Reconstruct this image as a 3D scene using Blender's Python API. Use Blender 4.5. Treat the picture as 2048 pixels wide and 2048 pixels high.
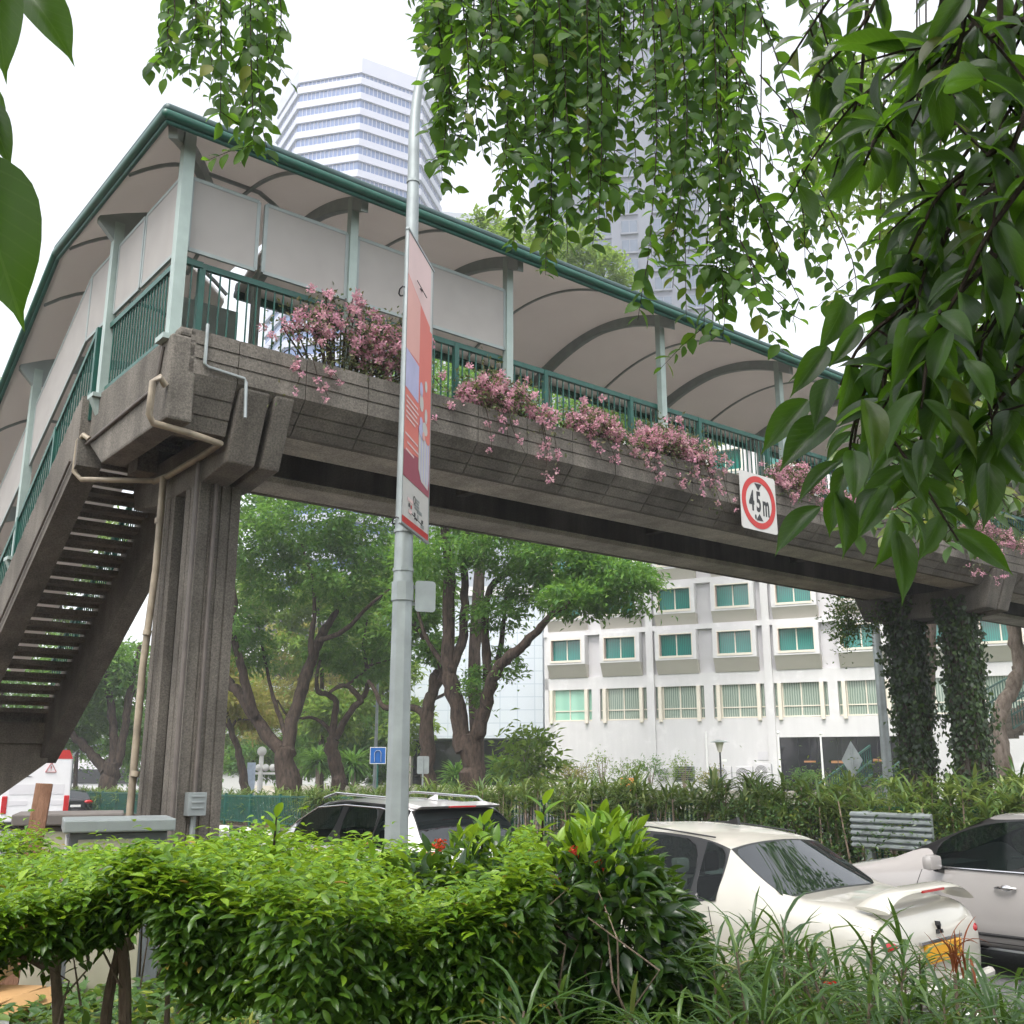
import bpy, bmesh, math, random
import numpy as np
from mathutils import Vector, Matrix
from mathutils.bvhtree import BVHTree

for o in list(bpy.data.objects):
    bpy.data.objects.remove(o, do_unlink=True)
SC = bpy.context.scene
COL = SC.collection
R = math.radians
random.seed(7)
RNG = np.random.default_rng(11)

# ---------------------------------------------------------------- camera
PITCH, FPX, EYE = R(13.9), 2065.0, 1.9
cam = bpy.data.cameras.new('camera')
cam.sensor_width = 36
cam.lens = 36 * FPX / 2048
cam.clip_start, cam.clip_end = 0.05, 3000
camo = bpy.data.objects.new('camera', cam)
COL.objects.link(camo)
camo.location = (0, 0, EYE)
camo.rotation_euler = (R(90) + PITCH, 0, 0)
SC.camera = camo

# ---------------------------------------------------------------- sky and sun (bright overcast)
SUN_EL, SUN_AZ = R(62), R(200)
world = bpy.data.worlds.new('World')
SC.world = world
world.use_nodes = True
wn, wl = world.node_tree.nodes, world.node_tree.links
wn.clear()
sky = wn.new('ShaderNodeTexSky')
sky.sky_type = 'NISHITA'
sky.sun_disc = False
sky.sun_elevation = SUN_EL
sky.sun_rotation = SUN_AZ
sky.air_density = 1.0
sky.dust_density = 4.0
hs = wn.new('ShaderNodeHueSaturation')
hs.inputs['Saturation'].default_value = 0.22
wb = wn.new('ShaderNodeBackground')
wb.inputs['Strength'].default_value = 0.15
wo = wn.new('ShaderNodeOutputWorld')
wl.new(sky.outputs[0], hs.inputs['Color'])
wl.new(hs.outputs[0], wb.inputs['Color'])
wl.new(wb.outputs[0], wo.inputs['Surface'])

sun = bpy.data.lights.new('sun', 'SUN')
sun.energy = 0.8
sun.angle = R(22)
sun.color = (1.0, 0.96, 0.9)
suno = bpy.data.objects.new('sun', sun)
COL.objects.link(suno)
# light comes from the direction the sky's sun stands in
sd = Vector((math.sin(SUN_AZ) * math.cos(SUN_EL), math.cos(SUN_AZ) * math.cos(SUN_EL), math.sin(SUN_EL)))
suno.rotation_euler = sd.to_track_quat('Z', 'Y').to_euler()

SC.view_settings.view_transform = 'Standard'
SC.view_settings.look = 'None'
SC.view_settings.exposure = 1.6
SC.view_settings.gamma = 1.0
SC.cycles.max_bounces = 8
SC.cycles.diffuse_bounces = 3
SC.cycles.transmission_bounces = 4
SC.cycles.transparent_max_bounces = 8
SC.cycles.caustics_reflective = False
SC.cycles.caustics_refractive = False

# ---------------------------------------------------------------- frames
AZ = R(51.0)                     # the bridge runs 51 degrees right of the view
SA, CA = math.sin(AZ), math.cos(AZ)
RZ = R(39.0)                     # rotation of the (across road, along road) frame

def W(b, s, z=0.0):
    return Vector((b * SA - s * CA, b * CA + s * SA, z))

def to_bs(x, y):
    return (x * SA + y * CA, -x * CA + y * SA)

def at(u, v, Y):
    "point seen at photo pixel (u, v) at depth Y metres in front of the camera"
    x, y = (u - 1024) / FPX, (1024 - v) / FPX
    t = Y / (math.cos(PITCH) - y * math.sin(PITCH))
    return Vector((x * t, Y, EYE + t * (math.sin(PITCH) + y * math.cos(PITCH))))

def slope(s):
    return -0.012 * min(max(0.0, s - 10.0), 150.0)

# ---------------------------------------------------------------- object helpers
def tag(o, label=None, cat=None, group=None, kind=None):
    if label: o['label'] = label
    if cat: o['category'] = cat
    if group: o['group'] = group
    if kind: o['kind'] = kind
    return o

def thing(name, label, cat, loc=(0, 0, 0), rz=0.0, group=None):
    o = bpy.data.objects.new(name, None)
    o.empty_display_size = 0.2
    COL.objects.link(o)
    o.location = loc
    o.rotation_euler = (0, 0, rz)
    return tag(o, label, cat, group)

def link_mesh(name, me, mat, parent=None, loc=None, rz=0.0):
    o = bpy.data.objects.new(name, me)
    COL.objects.link(o)
    if mat is not None:
        if isinstance(mat, (list, tuple)):
            for m in mat: me.materials.append(m)
        else:
            me.materials.append(mat)
    if parent is not None: o.parent = parent
    if loc is not None: o.location = loc
    o.rotation_euler = (0, 0, rz)
    return o

def copy_tree(o, parent=None):
    c = o.copy()
    COL.objects.link(c)
    if parent is not None: c.parent = parent
    for ch in [x for x in bpy.data.objects if x.parent == o]:
        copy_tree(ch, c)
    return c

class MB:
    "collects solid shapes; build() links them as one mesh object"
    def __init__(self):
        self.v, self.f, self.mi = [], [], []
        self.cur = 0
    def _add(self, vs, fs):
        n = len(self.v)
        self.v += [tuple(x) for x in vs]
        self.f += [tuple(i + n for i in f) for f in fs]
        self.mi += [self.cur] * len(fs)
    def box(self, x0, x1, y0, y1, z0, z1):
        self._add([(x0,y0,z0),(x1,y0,z0),(x1,y1,z0),(x0,y1,z0),(x0,y0,z1),(x1,y0,z1),(x1,y1,z1),(x0,y1,z1)],
                  [(3,2,1,0),(4,5,6,7),(0,1,5,4),(1,2,6,5),(2,3,7,6),(3,0,4,7)])
        return self
    def obox(self, c, sx, sy, sz, m):
        "box of size sx,sy,sz centred at c, turned by 3x3 matrix m"
        c = Vector(c)
        vs = [c + m @ Vector((i*sx/2, j*sy/2, k*sz/2)) for k in (-1,1) for i,j in ((-1,-1),(1,-1),(1,1),(-1,1))]
        self._add(vs, [(3,2,1,0),(4,5,6,7),(0,1,5,4),(1,2,6,5),(2,3,7,6),(3,0,4,7)])
        return self
    def beam(self, a, b, w, h, up=(0,0,1)):
        a, b = Vector(a), Vector(b)
        d = (b - a); L = d.length; d.normalize()
        s = d.cross(Vector(up)).normalized(); u = s.cross(d)
        m = Matrix((d, s, u)).transposed()
        return self.obox((a + b) / 2, L, w, h, m)
    def prism(self, poly, axis, lo, hi):
        "polygon extruded along axis 'x' (poly in y,z), 'y' (poly in x,z) or 'z' (poly in x,y)"
        n = len(poly)
        def p(q, t):
            if axis == 'x': return (t, q[0], q[1])
            if axis == 'y': return (q[0], t, q[1])
            return (q[0], q[1], t)
        vs = [p(q, lo) for q in poly] + [p(q, hi) for q in poly]
        fs = [tuple(range(n)), tuple(range(2*n - 1, n - 1, -1))]
        fs += [(i, i + n, (i + 1) % n + n, (i + 1) % n) for i in range(n)]
        self._add(vs, fs)
        return self
    def quad(self, a, b, c, d):
        self._add([a, b, c, d], [(0,1,2,3)])
        return self
    def tube(self, pts, rad, n=8, cap=True):
        pts = [Vector(p) for p in pts]
        if not isinstance(rad, (list, tuple)): rad = [rad] * len(pts)
        vs, fs = [], []
        ref = Vector((0.31, 0.17, 0.93)).normalized()
        for i, p in enumerate(pts):
            d = (pts[min(i + 1, len(pts) - 1)] - pts[max(i - 1, 0)])
            if d.length < 1e-9: d = Vector((0, 0, 1))
            d.normalize()
            s = d.cross(ref)
            if s.length < 0.1: s = d.cross(Vector((1, 0, 0)))
            s.normalize(); u = s.cross(d); 
            ref = u
            for k in range(n):
                t = 2 * math.pi * k / n
                vs.append(p + (s * math.cos(t) + u * math.sin(t)) * rad[i])
            ref = Vector(u)
        for i in range(len(pts) - 1):
            for k in range(n):
                a, b = i * n + k, i * n + (k + 1) % n
                fs.append((a, b, b + n, a + n))
        if cap:
            fs.append(tuple(range(n - 1, -1, -1)))
            fs.append(tuple((len(pts) - 1) * n + k for k in range(n)))
        self._add(vs, fs)
        return self
    def disc(self, c, nrm, r, th, n=24):
        c, nrm = Vector(c), Vector(nrm).normalized()
        return self.tube([c - nrm * th / 2, c + nrm * th / 2], r, n)
    def ball(self, c, r, seg=10, rings=6, sq=(1,1,1)):
        vs, fs = [], []
        for i in range(rings + 1):
            th = math.pi * i / rings
            for k in range(seg):
                ph = 2 * math.pi * k / seg
                vs.append((c[0] + r*sq[0]*math.sin(th)*math.cos(ph), c[1] + r*sq[1]*math.sin(th)*math.sin(ph), c[2] + r*sq[2]*math.cos(th)))
        for i in range(rings):
            for k in range(seg):
                a, b = i*seg + k, i*seg + (k+1) % seg
                fs.append((a, a + seg, b + seg, b))
        self._add(vs, fs)
        return self
    def build(self, name, mat, parent=None, smooth=False, bevel=0.0, loc=None, rz=0.0):
        me = bpy.data.meshes.new(name)
        me.from_pydata(self.v, [], self.f)
        bm = bmesh.new(); bm.from_mesh(me)
        bmesh.ops.recalc_face_normals(bm, faces=bm.faces)
        if bevel:
            es = [e for e in bm.edges if len(e.link_faces) == 2 and e.calc_face_angle(0) > 0.6]
            bmesh.ops.bevel(bm, geom=es, offset=bevel, segments=2, affect='EDGES', profile=0.6, clamp_overlap=True)
        bm.to_mesh(me); bm.free()
        if isinstance(mat, (list, tuple)) and not bevel:
            me.polygons.foreach_set('material_index', self.mi)
        o = link_mesh(name, me, mat, parent, loc, rz)
        if smooth:
            me.polygons.foreach_set('use_smooth', [True] * len(me.polygons))
            me.set_sharp_from_angle(angle=R(42))
        return o

def np_mesh(name, V, faces, mat, parent=None, smooth=False, loc=None):
    "V (n,3) array, faces a list of (m,k) index arrays"
    me = bpy.data.meshes.new(name)
    me.vertices.add(len(V))
    me.vertices.foreach_set('co', np.asarray(V, dtype=np.float32).ravel())
    loops = np.concatenate([f.ravel() for f in faces]).astype(np.int32)
    tot = np.concatenate([np.full(len(f), f.shape[1], dtype=np.int32) for f in faces])
    start = np.concatenate([[0], np.cumsum(tot)[:-1]]).astype(np.int32)
    me.loops.add(len(loops))
    me.loops.foreach_set('vertex_index', loops)
    me.polygons.add(len(tot))
    me.polygons.foreach_set('loop_start', start)
    me.update(calc_edges=True)
    if smooth:
        me.polygons.foreach_set('use_smooth', [True] * len(me.polygons))
    return link_mesh(name, me, mat, parent, loc)

# leaf templates: (x across, y along, z lift), faces
LEAF = (np.array([(0,0,0),(-.24,.12,.03),(0,.13,0),(.24,.12,.03),(-.42,.34,.07),(0,.34,.01),(.42,.34,.07),(-.40,.60,.05),(0,.60,-.02),(.40,.60,.05),(-.22,.83,-.02),(0,.84,-.07),(.22,.83,-.02),(0,1.02,-.14)], float),
        [(0,2,1),(0,3,2),(1,2,5,4),(2,3,6,5),(4,5,8,7),(5,6,9,8),(7,8,11,10),(8,9,12,11),(10,11,13),(11,12,13)])
SMALL = (np.array([(0,0,0),(-.5,.45,.10),(0,1,-.06),(.5,.45,.10)], float), [(0,3,2),(0,2,1)])
BIGLEAF = (np.array([(0,0,0),(-.20,.10,.015),(0,.10,0),(.20,.10,.015),(-.43,.30,.07),(0,.30,.0),(.43,.30,.07),(-.50,.52,.08),(0,.52,-.01),(.50,.52,.08),
                     (-.38,.74,.05),(0,.74,-.04),(.38,.74,.05),(-.12,.91,-.05),(0,.91,-.08),(.12,.91,-.05),(0,1.04,-.14)], float),
           [(0,2,1),(0,3,2),(1,2,5,4),(2,3,6,5),(4,5,8,7),(5,6,9,8),(7,8,11,10),(8,9,12,11),(10,11,14,13),(11,12,15,14),(13,14,16),(14,15,16)])

def big_leaf():
    V, F = [(0, 0, 0)], []
    T = [.04, .10, .18, .28, .38, .48, .58, .68, .77, .85, .91, .96]
    for t in T:
        w = .5 * math.sin(math.pi * t ** .86) ** .85
        if t > .82: w *= 1 - .45 * (t - .82) / .18
        zc = .05 * math.sin(math.pi * t) - .16 * t * t
        V += [(-w, t, zc + .20 * w), (-w * .5, t, zc + .085 * w), (0, t, zc), (w * .5, t, zc + .085 * w), (w, t, zc + .20 * w)]
    V.append((0, 1.04, -.20))
    F += [(0, 2, 1), (0, 3, 2), (0, 4, 3), (0, 5, 4)]
    for i in range(len(T) - 1):
        a = 1 + i * 5
        for k in range(4): F.append((a + k, a + k + 1, a + k + 6, a + k + 5))
    a = 1 + (len(T) - 1) * 5; n = len(V) - 1
    F += [(a + k, a + k + 1, n) for k in range(4)]
    return np.array(V, float), F
BIGLEAF = big_leaf()

def unit(a):
    return a / np.maximum(np.linalg.norm(a, axis=-1, keepdims=True), 1e-9)

def leaf_arrays(C, D, N, L, Wd, tmpl):
    T, F = tmpl
    D = unit(D)
    S = unit(np.cross(D, N)); N2 = np.cross(S, D)
    n, k = len(C), len(T)
    V = (C[:, None, :] + S[:, None, :] * (T[None, :, 0:1] * Wd[:, None, None])
         + D[:, None, :] * (T[None, :, 1:2] * L[:, None, None]) + N2[:, None, :] * (T[None, :, 2:3] * L[:, None, None]))
    off = (np.arange(n) * k)[:, None]
    return V.reshape(-1, 3), [off + np.array(f)[None, :] for f in F]

def leaves(name, C, D, N, L, Wd, mat, parent=None, tmpl=LEAF, smooth=False):
    V, F = leaf_arrays(C, D, N, L, Wd, tmpl)
    o = np_mesh(name, V, F, mat, parent, smooth)
    if len(tmpl[0]) > 20:                      # broad leaves carry their own coordinates for the veins
        at_ = o.data.attributes.new('leafco', 'FLOAT_VECTOR', 'POINT')
        at_.data.foreach_set('vector', np.tile(tmpl[0], (len(C), 1)).astype(np.float32).ravel())
    return o

def blades(name, base, az, el, L, Wd, droop, mat, parent=None, seg=5):
    "arching strap leaves: base (n,3), azimuth, start elevation, length, width, droop (radians turned over the length)"
    n = len(base)
    V = np.zeros((n, (seg + 1) * 3, 3))
    p = base.copy()
    hx = np.stack([np.cos(az), np.sin(az)], 1)
    sx = np.stack([-np.sin(az), np.cos(az), np.zeros(n)], 1)
    for i in range(seg + 1):
        t = i / seg
        w = Wd * (math.sin(math.pi * (0.12 + 0.86 * t)) ** 0.8)
        e = el - droop * t
        upv = np.stack([-np.sin(e) * hx[:, 0], -np.sin(e) * hx[:, 1], np.cos(e)], 1)
        V[:, i*3] = p - sx * (w / 2)[:, None] + upv * (w * 0.22)[:, None]
        V[:, i*3+1] = p
        V[:, i*3+2] = p + sx * (w / 2)[:, None] + upv * (w * 0.22)[:, None]
        d = np.stack([np.cos(e) * hx[:, 0], np.cos(e) * hx[:, 1], np.sin(e)], 1)
        p = p + d * (L / seg)[:, None]
    off = (np.arange(n) * (seg + 1) * 3)[:, None]
    F = []
    for i in range(seg):
        a = i * 3
        F.append(off + np.array([a, a+1, a+4, a+3])[None])
        F.append(off + np.array([a+1, a+2, a+5, a+4])[None])
    return np_mesh(name, V.reshape(-1, 3), F, mat, parent, True)

# ---------------------------------------------------------------- materials
def mat_new(name):
    m = bpy.data.materials.new(name)
    m.use_nodes = True
    nt = m.node_tree
    return m, nt, nt.nodes, nt.links, nt.nodes['Principled BSDF']

def ramp(nd, stops):
    r = nd.new('ShaderNodeValToRGB')
    e = r.color_ramp.elements
    while len(e) < len(stops): e.new(0.5)
    for i, (p, c) in enumerate(stops):
        e[i].position = p
        e[i].color = (*c, 1) if len(c) == 3 else c
    return r

def paint(name, c, rough=0.5, metal=0.0, coat=0.0, vary=0.12, scale=6.0, spec=0.5, bump=0.0):
    m, nt, nd, ln, p = mat_new(name)
    tc = nd.new('ShaderNodeTexCoord')
    nz = nd.new('ShaderNodeTexNoise')
    nz.inputs['Scale'].default_value = scale
    nz.inputs['Detail'].default_value = 6
    ln.new(tc.outputs['Object'], nz.inputs['Vector'])
    r = ramp(nd, [(0.3, tuple(x * (1 - vary) for x in c)), (0.7, tuple(min(1, x * (1 + vary)) for x in c))])
    ln.new(nz.outputs['Fac'], r.inputs[0])
    ln.new(r.outputs[0], p.inputs['Base Color'])
    p.inputs['Roughness'].default_value = rough
    p.inputs['Metallic'].default_value = metal
    p.inputs['Coat Weight'].default_value = coat
    p.inputs['Coat Roughness'].default_value = 0.04
    p.inputs['Specular IOR Level'].default_value = spec
    if bump:
        b = nd.new('ShaderNodeBump'); b.inputs['Strength'].default_value = bump; b.inputs['Distance'].default_value = 0.02
        ln.new(nz.outputs['Fac'], b.inputs['Height']); ln.new(b.outputs[0], p.inputs['Normal'])
    return m

def concrete(name, c, dark=0.55, streak=0.38, grain=0.75, warm=0.0):
    "weathered concrete: blotches, run-off streaks and an exposed grain"
    m, nt, nd, ln, p = mat_new(name)
    tc = nd.new('ShaderNodeTexCoord')
    def noise(scale, det, sx=1, sy=1, sz=1, ro=0.6):
        mp = nd.new('ShaderNodeMapping'); mp.inputs['Scale'].default_value = (sx, sy, sz)
        n = nd.new('ShaderNodeTexNoise'); n.inputs['Scale'].default_value = scale; n.inputs['Detail'].default_value = det
        n.inputs['Roughness'].default_value = ro
        ln.new(tc.outputs['Object'], mp.inputs[0]); ln.new(mp.outputs[0], n.inputs['Vector'])
        return n
    n1 = noise(0.9, 8)
    n2 = noise(2.6, 7, 1, 1, 0.10)
    n3 = noise(48.0, 5, ro=0.75)
    r1 = ramp(nd, [(0.30, tuple(x * dark for x in c)), (0.55, c), (0.80, tuple(x * 1.25 for x in c))])
    ln.new(n1.outputs['Fac'], r1.inputs[0])
    r2 = ramp(nd, [(0.40, (1 - streak,) * 3), (0.62, (1, 1, 1))])
    ln.new(n2.outputs['Fac'], r2.inputs[0])
    m1 = nd.new('ShaderNodeMix'); m1.data_type = 'RGBA'; m1.blend_type = 'MULTIPLY'; m1.inputs['Factor'].default_value = 0.8
    ln.new(r1.outputs[0], m1.inputs[6]); ln.new(r2.outputs[0], m1.inputs[7])
    r3 = ramp(nd, [(0.36, (0.48,) * 3), (0.5, (.95,) * 3), (0.66, (1.55,) * 3)])
    ln.new(n3.outputs['Fac'], r3.inputs[0])
    m2 = nd.new('ShaderNodeMix'); m2.data_type = 'RGBA'; m2.blend_type = 'MULTIPLY'; m2.inputs['Factor'].default_value = grain
    ln.new(m1.outputs[2], m2.inputs[6]); ln.new(r3.outputs[0], m2.inputs[7])
    ln.new(m2.outputs[2], p.inputs['Base Color'])
    p.inputs['Roughness'].default_value = 0.9
    p.inputs['Specular IOR Level'].default_value = 0.25
    b = nd.new('ShaderNodeBump'); b.inputs['Strength'].default_value = 0.35; b.inputs['Distance'].default_value = 0.01
    ln.new(n3.outputs['Fac'], b.inputs['Height']); ln.new(b.outputs[0], p.inputs['Normal'])
    return m

def leafmat(name, stops, trans=0.35, tcol=(0.25, 0.42, 0.04), rough=0.42, spec=0.5):
    m, nt, nd, ln, p = mat_new(name)
    g = nd.new('ShaderNodeNewGeometry')
    r = ramp(nd, stops)
    ln.new(g.outputs['Random Per Island'], r.inputs[0])
    ln.new(r.outputs[0], p.inputs['Base Color'])
    p.inputs['Roughness'].default_value = rough
    p.inputs['Specular IOR Level'].default_value = spec
    t = nd.new('ShaderNodeBsdfTranslucent')
    mx = nd.new('ShaderNodeMix'); mx.data_type = 'RGBA'; mx.inputs['Factor'].default_value = 0.55
    mx.inputs[7].default_value = (*tcol, 1)
    ln.new(r.outputs[0], mx.inputs[6]); ln.new(mx.outputs[2], t.inputs['Color'])
    ms = nd.new('ShaderNodeMixShader'); ms.inputs[0].default_value = trans
    ln.new(p.outputs[0], ms.inputs[1]); ln.new(t.outputs[0], ms.inputs[2])
    ln.new(ms.outputs[0], nd['Material Output'].inputs['Surface'])
    return m

def barkmat(name, c1, c2, sc=9.0):
    m, nt, nd, ln, p = mat_new(name)
    tc = nd.new('ShaderNodeTexCoord')
    mp = nd.new('ShaderNodeMapping'); mp.inputs['Scale'].default_value = (1, 1, 0.25)
    n = nd.new('ShaderNodeTexNoise'); n.inputs['Scale'].default_value = sc; n.inputs['Detail'].default_value = 8; n.inputs['Roughness'].default_value = 0.7
    ln.new(tc.outputs['Object'], mp.inputs[0]); ln.new(mp.outputs[0], n.inputs['Vector'])
    r = ramp(nd, [(0.35, c1), (0.68, c2)])
    ln.new(n.outputs['Fac'], r.inputs[0]); ln.new(r.outputs[0], p.inputs['Base Color'])
    p.inputs['Roughness'].default_value = 0.95
    p.inputs['Specular IOR Level'].default_value = 0.2
    b = nd.new('ShaderNodeBump'); b.inputs['Strength'].default_value = 0.9; b.inputs['Distance'].default_value = 0.05
    ln.new(n.outputs['Fac'], b.inputs['Height']); ln.new(b.outputs[0], p.inputs['Normal'])
    return m

def glassy(name, c, rough=0.05, spec=0.8):
    m, nt, nd, ln, p = mat_new(name)
    p.inputs['Base Color'].default_value = (*c, 1)
    p.inputs['Roughness'].default_value = rough
    p.inputs['Specular IOR Level'].default_value = spec
    return m

M = {}
M['concrete'] = concrete('weathered_concrete', (0.158, 0.143, 0.123))
M['concrete_dark'] = concrete('dark_concrete', (0.21, 0.182, 0.148), 0.55, 0.45)
M['concrete_pale'] = concrete('pale_concrete', (0.46, 0.425, 0.37), 0.65, 0.3)
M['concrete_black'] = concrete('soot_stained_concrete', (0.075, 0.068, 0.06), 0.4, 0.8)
M['groove'] = concrete('groove_fill', (0.085, 0.077, 0.067), 0.6, 0.4)  # darker concrete filling the panel gaps and the crosshead joint
M['post'] = paint('pale_green_steel', (0.29, 0.36, 0.335), 0.45, vary=0.08)
M['rib'] = paint('grey_green_steel', (0.25, 0.29, 0.285), 0.5, vary=0.08)
M['rail'] = paint('green_steel', (0.006, 0.075, 0.055), 0.4, vary=0.2)
M['gutter'] = paint('green_gutter_paint', (0.003, 0.068, 0.044), 0.35, vary=0.18)
M['fascia'] = paint('dark_green_edge', (0.022, 0.055, 0.052), 0.45, vary=0.15)
def sheetmat(name, c, tr):
    m = paint(name, c, 0.7, vary=0.05, scale=1.2)
    nd, ln = m.node_tree.nodes, m.node_tree.links
    t = nd.new('ShaderNodeBsdfTranslucent'); t.inputs['Color'].default_value = (*c, 1)
    ms = nd.new('ShaderNodeMixShader'); ms.inputs[0].default_value = tr
    ln.new(nd['Principled BSDF'].outputs[0], ms.inputs[1]); ln.new(t.outputs[0], ms.inputs[2]); ln.new(ms.outputs[0], nd['Material Output'].inputs['Surface'])
    return m
M['ceiling'] = sheetmat('pale_ceiling_sheet', (0.74, 0.712, 0.69), 0.38)
M['roofing'] = sheetmat('translucent_roof_sheet', (0.86, 0.84, 0.82), 0.72)
M['screen'] = paint('grey_screen_mesh', (0.30, 0.285, 0.27), 0.8, vary=0.05, scale=3)
M['pipe'] = paint('cream_pipe', (0.27, 0.225, 0.165), 0.5, vary=0.35, scale=5)
M['pipe_dark'] = paint('brown_conduit', (0.10, 0.085, 0.075), 0.55, vary=0.2)
M['galv'] = paint('galvanised_steel', (0.27, 0.30, 0.30), 0.45, 0.4, vary=0.18, scale=4)
M['white'] = paint('white_paint', (0.78, 0.77, 0.75), 0.5, vary=0.04)
M['sign_white'] = paint('sign_white', (0.50, 0.49, 0.47), 0.45, vary=0.05)
M['red'] = paint('sign_red', (0.42, 0.018, 0.015), 0.45, vary=0.1)
M['black'] = paint('black_paint', (0.012, 0.012, 0.014), 0.5, vary=0.2)
M['asphalt'] = paint('asphalt', (0.10, 0.10, 0.10), 0.9, vary=0.25, scale=30, bump=0.4)
M['soil'] = paint('leaf_litter_soil', (0.085, 0.06, 0.042), 0.95, vary=0.5, scale=9, bump=0.8)
M['lawn'] = paint('rough_grass_ground', (0.045, 0.075, 0.02), 0.95, vary=0.5, scale=14, bump=0.8)
M['paving'] = paint('paving', (0.24, 0.23, 0.215), 0.9, vary=0.15, scale=3)
M['tyre'] = paint('tyre_rubber', (0.02, 0.02, 0.021), 0.85)
M['alloy'] = paint('alloy_wheel', (0.5, 0.5, 0.5), 0.35, 0.8)
M['carglass'] = glassy('tinted_car_glass', (0.008, 0.011, 0.012), 0.02, 1.0)
M['trim'] = glassy('black_car_trim', (0.012, 0.012, 0.012), 0.3, 0.5)
M['chrome'] = paint('chrome', (0.7, 0.7, 0.7), 0.12, 1.0, vary=0.02)
M['lamp_red'] = glassy('red_lamp_lens', (0.42, 0.012, 0.015), 0.12, 0.7)
M['bark'] = barkmat('brown_bark', (0.018, 0.013, 0.010), (0.10, 0.072, 0.055))
M['bark_pale'] = barkmat('pale_bark', (0.16, 0.12, 0.09), (0.42, 0.35, 0.29))
M['twig'] = barkmat('twig_bark', (0.17, 0.125, 0.09), (0.40, 0.31, 0.24), 20)
M['twig_dark'] = barkmat('dark_twig_bark', (0.03, 0.022, 0.016), (0.08, 0.06, 0.045), 20)
G = lambda *a: a
M['rain'] = leafmat('rain_tree_leaf', [(0, (0.035, 0.105, 0.022)), (0.5, (0.070, 0.175, 0.032)), (1, (0.14, 0.26, 0.045))], 0.45, (0.28, 0.52, 0.06), 0.55, 0.3)
M['rain_light'] = leafmat('light_green_tree_leaf', [(0, (0.07, 0.15, 0.025)), (0.5, (0.13, 0.23, 0.035)), (1, (0.22, 0.32, 0.05))], 0.45, (0.4, 0.55, 0.08), 0.55, 0.3)  # paler yellow-green leaf tones than the rain tree leaf
M['yellow'] = leafmat('yellowing_tree_leaf', [(0, (0.15, 0.17, 0.03)), (0.6, (0.25, 0.25, 0.05)), (1, (0.33, 0.24, 0.08))], 0.45, (0.5, 0.5, 0.1), 0.6, 0.3)
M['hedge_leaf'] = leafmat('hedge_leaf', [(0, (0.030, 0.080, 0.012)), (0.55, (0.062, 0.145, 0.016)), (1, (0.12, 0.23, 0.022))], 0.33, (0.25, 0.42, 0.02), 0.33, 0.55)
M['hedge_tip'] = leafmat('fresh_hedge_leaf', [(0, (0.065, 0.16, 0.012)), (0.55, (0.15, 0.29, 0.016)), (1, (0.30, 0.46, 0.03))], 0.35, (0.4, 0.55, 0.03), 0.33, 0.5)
M['ixora_leaf'] = leafmat('dark_shrub_leaf', [(0, (0.010, 0.034, 0.008)), (0.6, (0.024, 0.066, 0.011)), (1, (0.06, 0.12, 0.016))], 0.28, (0.2, 0.36, 0.02), 0.3, 0.55)
M['strap'] = leafmat('strap_leaf', [(0, (0.032, 0.078, 0.018)), (0.6, (0.062, 0.14, 0.028)), (0.94, (0.13, 0.22, 0.05)), (1, (0.30, 0.24, 0.09))], 0.3, (0.25, 0.40, 0.05), 0.28, 0.6)
M['weed'] = leafmat('undergrowth_leaf', [(0, (0.030, 0.075, 0.018)), (0.8, (0.07, 0.15, 0.03)), (1, (0.25, 0.26, 0.03))], 0.3, (0.25, 0.40, 0.04), 0.4, 0.5)
M['over'] = leafmat('overhanging_leaf', [(0, (0.018, 0.055, 0.014)), (0.5, (0.042, 0.11, 0.018)), (0.93, (0.085, 0.17, 0.022)), (1, (0.22, 0.22, 0.03))], 0.55, (0.21, 0.42, 0.025), 0.5, 0.28)
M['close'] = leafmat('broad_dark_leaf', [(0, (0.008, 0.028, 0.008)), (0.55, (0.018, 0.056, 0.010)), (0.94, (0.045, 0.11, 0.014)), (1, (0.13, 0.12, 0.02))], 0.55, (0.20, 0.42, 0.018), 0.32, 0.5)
M['drac'] = leafmat('median_strap_leaf', [(0, (0.04, 0.085, 0.018)), (0.6, (0.085, 0.15, 0.03)), (1, (0.20, 0.24, 0.07))], 0.3, (0.3, 0.4, 0.06), 0.45, 0.4)
M['ivy'] = leafmat('ivy_leaf', [(0, (0.010, 0.024, 0.007)), (0.7, (0.022, 0.05, 0.011)), (1, (0.06, 0.11, 0.018))], 0.3, (0.16, 0.3, 0.03), 0.4, 0.5)
M['bract'] = leafmat('pink_bract', [(0, (0.48, 0.24, 0.28)), (0.45, (0.62, 0.36, 0.41)), (0.8, (0.70, 0.32, 0.48)), (1, (0.64, 0.50, 0.42))], 0.4, (0.75, 0.48, 0.53), 0.7, 0.2)
M['redflower'] = leafmat('red_flower', [(0, (0.55, 0.05, 0.03)), (1, (0.7, 0.12, 0.06))], 0.3, (0.7, 0.1, 0.05), 0.6, 0.2)

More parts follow.
